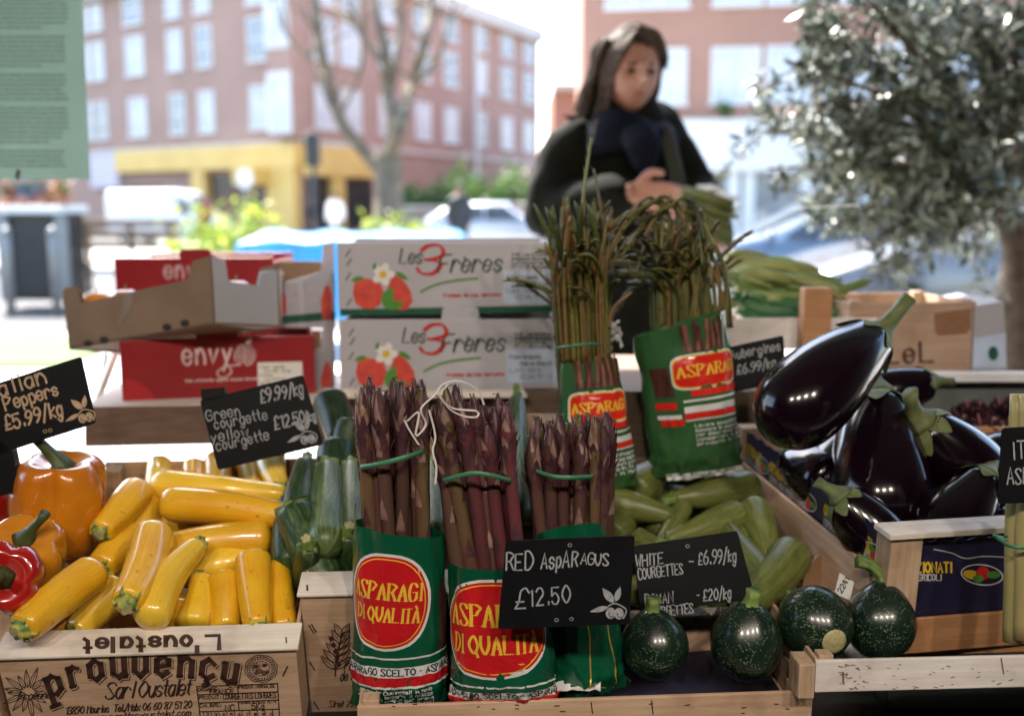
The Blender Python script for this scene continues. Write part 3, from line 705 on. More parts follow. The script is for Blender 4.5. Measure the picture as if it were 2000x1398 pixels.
# bin cabinet with white top and pots
t = thing('bin_cabinet', 'black street cabinet with a white top slab at the left', 'cabinet', P(70, 550, 13)); a, c = P(8, 560, 13), P(134, 560, 13)
b = MB(); b.box((a.x, 12.9, 0), (c.x, 13.6, 1.12), 0, None, .02); b.build('body', mat('black cabinet paint', (.008, .009, .011), (.004, .005, .006), rough=.5, scale=3), t); b = MB(); b.box((a.x - .15, 12.82, 1.122), (c.x + .04, 13.68, 1.22), 0, None, .01); b.build('top_slab', WFR, t)
for x in (a.x + .02, c.x - .06): b = MB(); b.box((x, 12.84, 0), (x + .16, 12.895, 1.1), 0, None, .01); b.build('upright', GALV, t)
for k, (px, m1, lab) in enumerate(((18, (.35, .03, .06), 'potted crimson flowers at the left end of the cabinet top'), (55, (.08, .12, .35), 'potted blue flowers in the middle of the cabinet top'), (88, (.30, .10, .20), 'potted purple flowers on the cabinet top'), (120, (.75, .25, .06), 'potted orange flowers at the right end of the cabinet top'))):
    p = P(px, 395, 13.2); c = Vector((p.x, 13.2, 1.222)); t = thing('flower_pot', lab, 'flower pot', c, group='flower pots on the cabinet'); b = MB(); b.tube([c, c + Vector((0, 0, .12))], [.08, .11], 14); b.build('pot', mat('terracotta', (.42, .17, .09), rough=.8), t, True)
    rs = random.Random(k); b = MB(); leafcloud(b, [c + Vector((rs.gauss(0, .07), rs.gauss(0, .07), .13 + abs(rs.gauss(.06, .06)))) for _ in range(170)], .06, .45, rs, 2); b.build('flowers', [mat('petal %d' % k, m1, rough=.6), DLF[0]], t)
# bench
WDB = wood('bench wood', (.26, .17, .10), (.18, .115, .07), 0, 6)
t = thing('park_bench', 'wooden slatted park bench in front of the white van', 'bench', (P(250, 480, 14).x, 14, 0)); a, c = P(142, 480, 14), P(352, 480, 14)
for k, z in enumerate((.62, .78, .93)): b = MB(); b.box((a.x, 14.02, z), (c.x, 14.06, z + .10), 0, None, .008); b.build('back_slat', WDB, t)
b = MB(); 
for k in range(4): b.box((a.x, 13.52 + k * .12, .43), (c.x, 13.62 + k * .12, .47), 0, None, .006)
b.build('seat', WDB, t)
for x in (a.x + .15, (a.x + c.x) / 2, c.x - .2): b = MB(); b.box((x, 13.54, 0), (x + .06, 13.60, .428)); b.box((x, 14.065, 0), (x + .06, 14.12, 1.02)); b.box((x, 13.60, .36), (x + .06, 14.065, .428)); b.build('leg', WDB, t)
# post with grey bollards at the left
for k, (px, lab) in enumerate(((22, 'grey steel bollard left of the cabinet opening'), (112, 'grey steel bollard right of the cabinet opening'))):
    p = P(px, 600, 11); t = thing('bollard', lab, 'bollard', (p.x, 11, 0), group='steel bollards'); b = MB(); b.tube([(p.x, 11, 0), (p.x, 11, .86), (p.x, 11, .90)], [.05, .05, .03], 14); b.build('post', GALV, t, True); b = MB(); b.sphere((p.x, 11, .93), (.055, .055, .055), 12, 8); b.build('knob', GALV, t, True)
# blue tarpaulin over a low stall
t = thing('covered_stall', 'low stall covered with a bright blue tarpaulin behind the cartons', 'stall', (P(640, 500, 8).x, 8, 0)); a, c = P(486, 500, 8), P(905, 500, 8)
b = MB(); rows = []
prof = [(-.02, .35), (0, .92), (.06, .965), (.75, 1.0), (1.45, .965), (1.5, .92), (1.52, .35)]
for i in range(26):
    u = i / 25; x = a.x + (c.x - a.x) * u; rows.append([Vector((x + .01 * math.sin(j * 3 + i), 7.6 + y + .03 * math.sin(i * 1.3 + j) * (1 if z < .9 else .3), z + .02 * math.sin(i * .9 + j * 2) - (.03 if u in (0, 1) else 0))) for j, (y, z) in enumerate(prof)])
b.strip(rows); b.build('tarpaulin', mat('blue tarpaulin', (.04, .30, .62), (.03, .24, .54), rough=.35, scale=4, coat=.3), t, True)
for x in (a.x + .08, c.x - .12): 
    for y in (7.66, 9.0): b = MB(); b.box((x, y, 0), (x + .05, y + .05, .9)); b.build('leg', GALV, t)
# ================================================================== the display: crates
FWD = Vector((0, CP, -SP))
def axial(p): return (p - EYE).dot(FWD)
def crate_matrix(px, py, Y, h, yaw, tilt):
    Rm = Euler((tilt, 0, yaw)).to_matrix().to_4x4()
    return Matrix.Translation(P(px, py, Y) - (Rm @ Vector((0, 0, h)))) @ Rm
def crate(label, M, w, d, h, m_front=POPLAR, m_side=POPLAR_Y, m_post=POPLAR_Z, rail=None, group='wooden crates of the display', th=.005, post=.022, name='wooden_crate', floor=True, rail_depth=.038, gap=0):
    t = thing(name, label, 'crate', mtx=M, group=group)
    def pb(n, lo, hi, m, bev=.0012):
        b = MB(); b.box(lo, hi, 0, None, bev); return b.build(n, m, t, world=False)
    fr = pb('front_panel', (0, 0, gap), (w, th, h), m_front)
    pb('back_panel', (0, d - th, 0), (w, d, h), m_front)
    pb('side_panel', (.001, th, 0), (th, d - th, h), m_side); pb('side_panel', (w - th, th, 0), (w - .001, d - th, h), m_side)
    if floor: pb('base', (th, th, .001), (w - th, d - th, .006), m_side)
    for x in (th, w - th - post):
        for y in (th, d - th - post):
            pb('corner_post', (x, y, .008), (x + post, y + post, h + (.004 if not rail else -.001)), m_post)
    if rail: pb('top_rail', (-.003, -.004, h + .0005), (w + .003, rail_depth, h + .0045), rail)
    return t
def fplane(M, off=0): return (M @ Vector((0, 0, 0)), (M.to_3x3() @ Vector((0, -1, 0))).normalized())
def tplane(M, z): return (M @ Vector((0, 0, z)), (M.to_3x3() @ Vector((0, 0, 1))).normalized())
def staple(mb, x, y, a, fn, L=14, w_=3.2):
    ribbon(mb, [(x - L / 2 * math.cos(a), y - L / 2 * math.sin(a)), (x + L / 2 * math.cos(a), y + L / 2 * math.sin(a))], w_, fn)
STEEL = mat('staple steel', (.10, .08, .07), rough=.4, metal=.6)

def black_letter(b, ch, x, y, u, ang, w_, fn, mi=0):
    """broad upright strokes with pointed joins, as in black letter"""
    D = {'p': '0,-2.2 0,4;0,3.3 1.3,4.1 2.5,3.2 2.5,.9 1.2,0 0,.5;-.8,-2.2 .9,-2.2;-.7,4 0,4', 'r': '0,0 0,4;0,3.2 1.0,4.0 1.9,3.5;-.6,0 .8,0;-.6,4 0,4', 'o': '0,.8 0,3.2 1.25,4.1 2.5,3.2 2.5,.8 1.25,-.1 0,.8',
         'u': '0,4 0,.8 1.2,-.1 2.5,.8;2.5,4 2.5,0;2.5,0 3.1,.3;-.6,4 0,4', 'v': '0,4 0,1.0 1.25,-.2 2.5,1.0 2.5,4;-.6,4 0,4;1.9,4 2.5,4', 'e': '2.4,.7 1.2,-.1 0,.8 0,3.2 1.25,4.1 2.5,3.3 2.5,2.3 0,1.7',
         'n': '0,0 0,4;0,3.2 1.3,4.1 2.5,3.3 2.5,0;-.6,4 0,4;-.5,0 .6,0;2.0,0 3.0,0', 'c': '2.5,3.2 1.25,4.1 0,3.2 0,.8 1.25,-.1 2.5,.7;1.2,-.6 1.6,-1.2 .9,-1.6'}
    c, s_ = math.cos(ang), math.sin(ang)
    for l in D[ch].split(';'):
        pts = [tuple(map(float, q.split(','))) for q in l.split()]
        pts = [((q[0] - 1.25) * u, q[1] * u) for q in pts]; pts = [(x + q[0] * c + q[1] * s_, y + q[0] * s_ - q[1] * c) for q in pts]
        thin = abs(pts[0][1] - pts[-1][1]) < u * .5 and len(pts) == 2
        for a, d in zip(pts, pts[1:]): ribbon(b, [a, d], w_ * (.5 if thin else 1), fn, mi, (R(20) + ang, .55))
# --- crate of yellow courgettes, with its brown print
MA = crate_matrix(-8, 1286, 1.0, .13, R(4.5), R(17))
FA = (hit(578, 1264, fplane(MA)) - MA @ Vector((0, 0, .13))).length
crA = crate('wooden crate of yellow courgettes, its front printed in brown letters', MA, FA, .40, .13, rail=PALEWOOD)
f = onplane(fplane(MA), .0006); b = MB()
GN = (R(35), .34)
# arched name in broad pen letters
word = 'prouvençu'
xs = [112, 153, 189, 233, 274, 317, 362, 404, 446]; ys = [1352, 1334, 1323, 1318, 1315, 1315, 1317, 1321, 1329]; an = [-20, -14, -8, -4, 0, 2, 4, 7, 10]
for ch, x, y, a in zip(word, xs, ys, an):
    pass
    for dx, dy, ww, mi, o_ in ((3.2, 3.2, 13.5, 0, .0004), (1.4, 1.4, 14, 1, .0006), (0, 0, 12.5, 0, .0008)):
        black_letter(b, ch.replace('ç', 'c'), x + dx, y + dy + 3, 9.0, R(a), ww, onplane(fplane(MA), o_), mi)
crA_pr = b.build('lettering', [INK, POPLAR], crA)
b = MB()
write(b, 'Sarl', 205, 1364, 30, 4.6, f, 0, R(-3), nib=(R(30), .3), slant=.35, gap=.7, fit=54)
write(b, 'Oustalet', 270, 1361, 30, 4.6, f, 0, R(-3), nib=(R(30), .3), slant=.35, gap=.7, fit=100)
write(b, '13890 Mouries  Tel./Mob: 06 60 87 51 20', 128, 1394, 13.5, 2.7, f, 0, R(-3), slant=.3, gap=1.1, nib=(R(30), .4), fit=246)
write(b, 'www.courgettes-oustalet.com', 150, 1408, 12, 2.2, f, 0, R(-3), slant=.3, gap=1.1, nib=(R(30), .4), fit=222)
for ln in (((384, 1340), (542, 1334)), ((384, 1340), (391, 1398)), ((542, 1334), (546, 1398)), ((386, 1356), (543, 1350)), ((388, 1372), (544, 1366)), ((389, 1389), (545, 1384)), ((464, 1337), (465, 1353)), ((465, 1369), (467, 1386))):
    ribbon(b, list(ln), 2.0, f)
for k in range(10):
    ribbon(b, [(397 + k * 15, 1389 - k * .4), (399 + k * 15, 1400)], 1.4, f)
write(b, 'ORIGINE:', 387, 1349, 6.5, 1.4, f, 0, R(-2), fit=40); write(b, 'FRANCE', 410, 1354, 8, 2.0, f, 0, R(-2), fit=46)
write(b, 'PRODUIT NORMALISE', 467, 1344, 6, 1.2, f, 0, R(-2), fit=70); write(b, 'PRODUIT:', 389, 1365, 6.5, 1.4, f, 0, R(-2), fit=42)
write(b, 'COURGETTES LONGUES', 436, 1365, 10.5, 1.9, f, 0, R(-2), fit=103); write(b, 'CALIBRE:', 391, 1380, 6.5, 1.4, f, 0, R(-2), fit=40)
write(b, 'NC', 440, 1387, 11, 2.1, f, 0, R(-2), fit=18); write(b, 'NOMBRE ou MASSE NETTE', 468, 1374, 5, 1.0, f, 0, R(-2), fit=72); write(b, '5Kg', 492, 1384, 11, 2.0, f, 0, R(-2), fit=24)
for k in range(10): write(b, str((k + 1) % 10), 388 + k * 15.5, 1398, 6.5, 1.4, f)
for rr in (31, 27.5): 
    pts = ell(510, 1305, rr * (1 + 0), rr, 48); pts = [(510 + (x - 510) * (1 + (.035 if (i // 3) % 2 else 0) * (rr > 30)), 1305 + (y - 1305) * (.84 + (.03 if (i // 3) % 2 else 0) * (rr > 30))) for i, (x, y) in enumerate(pts)]
    ribbon(b, pts + pts[:1], 1.6, f)
for k in range(26):
    a = 2 * math.pi * k / 26; ribbon(b, [(510 + 21 * math.cos(a), 1305 + 18 * math.sin(a)), (510 + 25 * math.cos(a + .12), 1305 + 21 * math.sin(a + .12))], 1.8, f)
ribbon(b, ell(510, 1305, 17, 14, 30) + ell(510, 1305, 17, 14, 30)[:1], 1.2, f)
for k in range(9): ribbon(b, [(500, 1301), (500 + 10 * math.cos(k * .7), 1301 + 8 * math.sin(k * .7))], 1.5, f)
for k in range(4): ribbon(b, smooth_line([(498, 1309 + k * 2.5), (508, 1306 + k * 2.5), (516, 1310 + k * 2.5), (524, 1307 + k * 2)]), 1.3, f)
blob(b, leaf2(514, 1301, 10, 3, -.6), f); blob(b, leaf2(516, 1302, 8, 2.5, -2.0), f)
for k in range(15):
    a = R(-170 + k * 25); x, y = 55 + 12 * math.cos(a), 1352 + 10 * math.sin(a); L = 36 + 8 * math.sin(k * 2.1)
    pl_ = leaf2(x, y, L, 4.6, a); ribbon(b, pl_ + pl_[:1], 1.3, f); ribbon(b, [(x, y), (x + L * math.cos(a), y + L * math.sin(a))], .9, f)
for dx in (0, 1.5): write(b, 'Provence', 34 + dx, 1367, 15, 1.2, f, 0, R(-4), slant=.35, gap=.6, fit=72)
b.build('small_print', [INK], crA)
ft = onplane(tplane(MA, .1345), .0006); b = MB()
for mi, ww, o in ((0, 9.5, 0),):
    ls, wd = strokes("L'oustalet", 31, gap=2.2, xs=1.2)
    for l in ls: ribbon(b, [(428 - p[0] * 1.02, 1242 + 4 + p[1] * .82 - (428 - p[0]) * .028 + 8 - 2) for p in l], 9.5, ft, 0, (R(0), .55))
b.build('rail_lettering', [INK], crA)
b = MB(); write(b, '09 01', 432, 1299, 9, 1.3, f, 0, R(-2), fit=24); b.build('date_stamp', [INKGREY], crA)
b = MB(); staple(b, 557, 1310, -1.1, f, 20, 3); staple(b, 559, 1249, 1.5, ft, 10, 3); b.build('staple', [STEEL], crA)

# --- crate of green courgettes behind the asparagus
MBm = crate_matrix(586, 1163, 1.07, .20, R(3), R(17))
wB = (hit(1150, 1150, fplane(MBm)) - MBm @ Vector((0, 0, .20))).length
crB = crate('plain wooden crate of green courgettes printed with an olive branch, behind the asparagus', MBm, wB, .42, .20, rail=PALEWOOD)
f = onplane(fplane(MBm), .0006); b = MB()
def olive_branch(b, x, y, s, f, w_=2.0):
    ribbon(b, smooth_line([(x, y), (x + 2 * s, y - 35 * s), (x + 14 * s, y - 75 * s)]), w_ * 1.3, f)
    for k in range(6):
        for sd_ in (-1, 1):
            yy = y - (12 + k * 11) * s; xx = x + (1 + k * 2) * s; a = R(-90 + sd_ * (50 - k * 4)); L = (34 - k * 1.5) * s
            pl_ = leaf2(xx, yy, L, 5.2 * s, a); ribbon(b, pl_ + pl_[:1], w_, f); ribbon(b, [(xx, yy), (xx + L * .8 * math.cos(a), yy + L * .8 * math.sin(a))], w_ * .6, f)
    for k in range(5): blob(b, ell(x + (6 - k * 3) * s, y - (20 + k * 11) * s, 4 * s, 4.5 * s, 10), f)
olive_branch(b, 655, 1320, 1.15, f)
write(b, 'Pays', 672, 1308, 18, 2.0, f, 0, 0, slant=.35, fit=30); write(b, 'de Riez', 664, 1328, 18, 2.0, f, 0, 0, slant=.35, fit=50)
write(b, 'Siret 797', 642, 1380, 12, 2.2, f, 0, 0, slant=.3, gap=1.0, nib=(R(30), .4), fit=56)
b.build('print', [INK], crB)
b = MB()
for x, y, a in ((608, 1228, 1.0), (613, 1226, 1.0), (610, 1300, 1.0), (618, 1378, 1.0)): staple(b, x, y, a, f, 18, 2.6)
fr_ = onplane(tplane(MBm, .2045), .0006); staple(b, 600, 1147, 1.5, fr_, 9, 3.5)
b.build('staple', [STEEL], crB)

# --- crate of white courgettes
MC = crate_matrix(1166, 1212, 1.16, .10, R(6), R(15))
wC = (hit(1556, 1180, fplane(MC)) - MC @ Vector((0, 0, .10))).length
crC = crate('wooden crate of pale green courgettes with a dark stamped front board', MC, wC, .40, .10, m_front=wood('stamped grey wood', (.45, .36, .27), (.25, .18, .13), 0), rail=PALEWOOD, rail_depth=.012)
f = onplane(fplane(MC), .0006); b = MB()
for k in range(46):
    x, y = random.gauss(1345, 22), random.gauss(1250, 22)
    if 1296 < x < 1398 and 1214 < y < 1300: blob(b, leaf2(x, y, random.uniform(8, 17), random.uniform(2, 4), random.uniform(0, 6.28)), onplane(fplane(MC), .0004 + k * 2e-6))
b.build('print', [INK], crC)
# scrolled cardboard corner liner inside that crate
KRAFT = mat('brown corrugated card', (.33, .20, .11), (.27, .155, .08), rough=.8, scale=9)
t = thing('card_liner', 'brown scalloped cardboard liner standing in the corner of the pale courgette crate', 'liner', P(1600, 1100, 1.22))
pl = plane(1600, 1110, 1.24, yaw=R(42), lean=R(8))
b = MB(); poly = [(1568, 1165), (1580, 1110), (1598, 1085), (1620, 1077), (1640, 1092), (1676, 1128), (1700, 1150), (1700, 1200), (1568, 1200)]
b.prism([hit(x, y, pl) for x, y in poly], -pl[1] * .004); b.build('sheet', KRAFT, t)

# --- low tray in front, holding the asparagus and the round courgettes
MD = crate_matrix(697, 1380, .985, .05, R(4), R(4))
wD = (hit(1590, 1336, fplane(MD)) - MD @ Vector((0, 0, .05))).length
crD = crate('low wooden tray at the front holding asparagus bags and round courgettes', MD, wD, .17, .05, post=.018)
f = onplane(fplane(MD), .0006); b = MB()
for x, y, L in ((1156, 1382, 22), (1274, 1380, 26), (1556, 1361, 12)): staple(b, x, y, 1.45, f, L, 2.2)
for k in range(14): staple(b, random.uniform(760, 1560), random.uniform(1372, 1392), random.uniform(-.2, .2), f, random.uniform(3, 10), 2)
b.build('staple', [STEEL], crD)
# dark purple paper in the tray
LINER = mat('dark blue tissue liner', (.02, .017, .05), (.012, .010, .03), rough=.6)
t = thing('tissue_liner', 'dark blue tissue paper lying in the low front tray', 'paper', MD @ Vector((0, 0, .01)))
b = MB(); rows = []
for j in range(8):
    rows.append([MD @ Vector((.012 + (wD - .024) * i / 40, .008 + .155 * j / 7, .010 + .004 * noise.noise(Vector((i * .5, j * .9, 3))) + .001)) for i in range(41)])
b.strip(rows); b.build('sheet', LINER, t, smooth=True)

# --- white fronted tray at the right
GREYWOOD = wood('whitewashed board', (.76, .74, .74), (.62, .58, .57), 0)
ME = crate_matrix(1594, 1290, 1.0, .036, R(3), 0)
wE = .36
crE = crate('shallow tray with a whitewashed scuffed front board, under the aubergine crate', ME, wE, .30, .036, floor=False, m_front=GREYWOOD, post=.016)
f = onplane(fplane(ME), .0006); b = MB()
staple(b, 1647, 1324, 1.5, f, 22, 3.4); staple(b, 1958, 1300, 1.4, f, 30, 2.5)
for k in range(60): staple(b, random.choice((random.uniform(1640, 1700), random.uniform(1640, 1990))), random.uniform(1296, 1350), random.uniform(-.4, .4), f, random.uniform(2, 9), random.uniform(.8, 2))
b.build('scuff', [mat('brown scuff', (.22, .13, .09), rough=.8)], crE)
b = MB(); c0 = ME @ Vector((-.016, -.002, -.008)); b.box((-.019, -.003, -.006), (-.001, .03, .034), 0, ME, .002)
b.build('corner_post', POPLAR_Z, crE)

# --- crate under the aubergines: plank with green writing
MP = crate_matrix(1700, 1178, 1.13, .075, R(5), 0)
crP = crate('orange plywood crate with green handwriting, below the aubergine crate', MP, .36, .30, .075, m_front=ORANGEWOOD, m_side=ORANGEWOOD, post=.015)
f = onplane(fplane(MP), .0006); b = MB()
write(b, 'la SON', 1838, 1254, 33, 6, f, 0, R(-3), slant=.2, gap=2.2, nib=(R(60), .35)); write(b, 'g', 1808, 1256, 24, 4, f, 0, R(-3))
b.build('handwriting', [mat('dark green marker', (.02, .045, .018), rough=.6)], crP)

# --- aubergine crate with navy printed liner
MF = crate_matrix(1742, 1052, 1.09, .15, R(10), R(4.5))
wF, dF = .34, .46
NAVY = mat('navy printed card', (.018, .016, .05), (.013, .012, .036), rough=.35)
crF = thing('wooden_crate', 'wooden crate of aubergines lined with navy printed card', 'crate', mtx=MF, group='wooden crates of the display')
def fb(n, lo, hi, m, bev=.0012):
    q = MB(); q.box(lo, hi, 0, None, bev); return q.build(n, m, crF, world=False)
fb('front_panel', (.002, .004, 0), (wF, .009, .045), ORANGEWOOD); fb('top_rail', (-.006, -.006, .1505), (wF, .030, .158), PALEWOOD)
fb('side_panel', (-.002, .036, 0), (.004, dF, .098), POPLAR_Y); fb('side_panel', (wF - .004, .036, 0), (wF + .002, dF, .098), POPLAR_Y)
fb('back_panel', (0, dF - .005, 0), (wF, dF, .13), POPLAR)
for x in (0, wF - .04): 
    fb('corner_post', (x, 0, .01), (x + .040, .032, .150), POPLAR_Z); fb('corner_post', (x, dF - .03, .01), (x + .03, dF - .006, .150), POPLAR_Z)
fb('base', (.005, .01, .001), (wF - .005, dF - .006, .006), POPLAR_Y)
lin = MB()
def wavy(n, i): return .006 * noise.noise(Vector((i * .35, n, 0))) + .002 * math.sin(i * 1.7)
rows = [[Vector((.0075, .034 + (dF - .05) * i / 50, .01 + j * (.137 + wavy(1, i)))) for i in range(51)] for j in (0, 1)]
lin.strip([[v for v in r] for r in rows]); rows2 = [[v + Vector((.0012, 0, 0)) for v in r] for r in rows]; lin.strip(rows2[::-1])
lin.strip([rows[1], rows2[1]])
rows = [[Vector((.041 + (wF - .082) * i / 40, .012, .012 + j * (.128 + wavy(2, i)))) for i in range(41)] for j in (0, 1)]
lin.strip(rows); rows2 = [[v + Vector((0, .0012, 0)) for v in r] for r in rows]; lin.strip(rows2[::-1]); lin.strip([rows[1], rows2[1]])
linO = lin.build('card_liner', NAVY, crF, world=False)
YELLOWP = mat('yellow print', (.75, .50, .03), rough=.4); REDP = mat('red print', (.55, .02, .02), rough=.4); GREENP = mat('leaf green print', (.08, .25, .04), rough=.4)
WHITEP = mat('dull white print', (.55, .55, .55), rough=.4)
LPs = (MF @ Vector((.0075, 0, 0)), MF.to_3x3() @ Vector((-1, 0, 0)))
def side_fn(off=.0008): return lambda x, y: MF @ Vector((.0075 - off, x, y))
def veg_print(b, x, y, s, fn, mir=1):
    o = ell(x, y, 27 * s, 13 * s, 30, .12)
    ribbon(b, o + o[:1], 1.8 * s, fn(.0010), 1)
    blob(b, ell(x - 13 * mir * s, y, 12 * s, 6 * s, 16, .2), fn(.0008), 0); blob(b, ell(x + 1 * mir * s, y - 2 * s, 9 * s, 9 * s, 16), fn(.0011), 2)
    blob(b, ell(x + 15 * mir * s, y, 9 * s, 5 * s, 14), fn(.0012), 3); blob(b, ell(x - 5 * mir * s, y + 5 * s, 7 * s, 5 * s, 14), fn(.0013), 3)
b = MB(); fn = side_fn
L0 = 0
for k, y0 in enumerate((.04, .21, .36)):
    # reading direction on the near side runs towards the viewer: text from back to front
    fnr = lambda x, y, o=y0: MF @ Vector((.0067, o + .13 - x, y))
    write(b, 'ORTAGGI SELEZIONATI', .0, .112, .014, .0028, fnr, 0, 0, fit=.118, ydown=False, gap=1.4)
    write(b, 'ESPORTAZIONE PRODOTTI AGRICOLI', .002, .098, .009, .0015, fnr, 1, 0, fit=.122, ydown=False, gap=1.2)
    veg_print(b, .155, .112, .0009, lambda off: (lambda x, y, o=y0: MF @ Vector((.0075 - off, o + .13 - x + 0.03, y))), 1)
b.build('print', [YELLOWP, WHITEP, REDP, GREENP], crF)
b = MB(); FPF = (MF @ Vector((0, .012, 0)), (MF.to_3x3() @ Vector((0, -1, 0))).normalized())
f = onplane(FPF, .0006)
write(b, 'SELEZIONATI', 1858, 1117, 19, 4.0, f, 0, 0, 'r', fit=115); write(b, 'PRODOTTI AGRICOLI', 1838, 1133, 12, 2.5, f, 1, 0, 'r', fit=116)
veg_print(b, 1918, 1122, 1.5, lambda off: onplane(FPF, off), 1)
ribbon(b, smooth_line([(1824, 1072), (1860, 1080), (1885, 1090), (1920, 1086), (1970, 1088)]), 2, f, 1)
b.build('print', [YELLOWP, WHITEP, REDP, GREENP], crF)

# ================================================================== vegetables
STEMG = mat('pale green stem', (.16, .24, .055), (.09, .15, .03), rough=.55, scale=120, var=.15)
STEMY = mat('yellow green stem', (.42, .40, .07), (.10, .20, .06), rough=.5, scale=70, var=.1, lo=.42, hi=.58)
CUT = mat('cut stem end', (.42, .40, .20), (.30, .26, .12), rough=.7, scale=200)
YEL = [flecked('golden courgette skin', (.85, .51, .018), (.76, .38, .008), (.40, .17, .03)), flecked('lemon courgette skin', (.86, .60, .05), (.80, .49, .02), (.45, .22, .04))]
GRN = striped('dark green courgette skin', (.006, .018, .005), (.018, .052, .012), (.09, .15, .04), 9)
GRNL = striped('light green courgette skin', (.026, .062, .013), (.075, .125, .030), (.19, .24, .08), 11)
WHT = striped('pale courgette skin', (.082, .105, .019), (.120, .145, .030), (.18, .20, .06), 9, .16, .42)
GRND = striped('blackish green courgette skin', (.005, .013, .006), (.010, .03, .010), (.03, .06, .02), 9)
RND = speckled('round courgette skin', (.0035, .012, .009), (.007, .021, .011), (.12, .20, .10))
AUB = mat('aubergine skin', (.007, .0018, .005), (.0035, .001, .003), rough=.17, scale=4, coat=.45, spec=.35, bmp=.015, bscale=18, bdist=.004)
CALYX = mat('aubergine calyx', (.12, .14, .045), (.07, .095, .035), rough=.65, scale=60, bmp=.2, bscale=150)

def courgette(L, Rr, bend, skin, neck=.72, stemm=None, name='courgette', stem=.018, ridge=1.0, fat=.75, flat=False):
    def go():
        t = thing(name, '', '', (0, 0, 0)); b = MB(); n = 30; sp, rd = [], []
        for i in range(n + 1):
            k = i / n; z = L * (1 - math.cos(math.pi * k)) / 2 if False else L * k
            rr = neck + (1 - neck) * math.sin(min(1, k / fat) * math.pi / 2) ** 1.3
            e = (1 - k) / .13
            if e < 1: rr *= math.sqrt(max(0, 1 - (1 - e) ** 2)) * .97 + .03
            if k < .05: rr *= .86 + .14 * (k / .05)
            sp.append((bend * math.sin(math.pi * k) * L, 0, z)); rd.append(max(rr * Rr, .0006))
        b.tube(sp, rd, 24, 0, shape=lambda q, a: 1 + .035 * math.cos(5 * a) * (1 - q) ** 1.2 + .012 * math.cos(3 * a + 5 * q))
        b.build('body', skin, t, True, world=False)
        b = MB(); r0 = Rr * neck * .80
        b.tube([(0, 0, .004), (.0, 0, -stem * .25), (.001, 0, -stem * .7), (.0015, 0, -stem)], [r0 * 1.15, r0 * 1.1, r0 * 1.06, r0 * 1.04] if flat else [r0 * 1.04, r0 * .72, r0 * .52, r0 * .56], 20, 0,
               shape=lambda q, a: 1 + (.05 + .16 * q) * math.cos(5 * a), caps=True)
        for k in range(5 if ridge else 0):   # ridges running down on to the skin
            a = 2 * math.pi * k / 5; d = Vector((math.cos(a), math.sin(a), 0))
            b.tube([d * r0 * .8 + Vector((0, 0, -.003)), d * (r0 * 1.10) + Vector((0, 0, .002)), d * (Rr * neck * .965) + Vector((0, 0, .009))], [.0035, .0026 * ridge, .0007], 6, 0)
        b.build('stem', stemm or STEMG, t, True, world=False)
        b = MB(); b.add([(0.0015 + r0 * (.98 if flat else .5) * (1 + .2 * math.cos(5 * a)) * math.cos(a), r0 * (.98 if flat else .5) * (1 + .2 * math.cos(5 * a)) * math.sin(a), -stem - .0004) for a in (2 * math.pi * i / 20 for i in range(20))], [tuple(range(20))])
        b.build('cut_end', CUT, t, world=False)
        return t
    return go
def heap_plane(px, py, Y, slope): 
    n = Vector((0, -slope, 1)).normalized(); return (P(px, py, Y), n)
HA = heap_plane(290, 1245, 1.03, .306)
HB = heap_plane(640, 1140, 1.09, .36)
HC = heap_plane(1350, 1195, 1.17, .31)
def veg(key, go, L, Rr, a, b_, rpx, pl, label, cat, group, lift=0, lift2=None, twist=0):
    q = (pl[0] + pl[1] * lift, pl[1]); q2 = (pl[0] + pl[1] * (lift if lift2 is None else lift2), pl[1])
    p1, p2 = hit(*a, q), hit(*b_, q2)
    sr = rpx * (.92 if key[0] == 'w' else 1) * axial((p1 + p2) / 2) / F / Rr
    return place(key, go, along(p1, p2, sr, L, twist), label, cat, group)

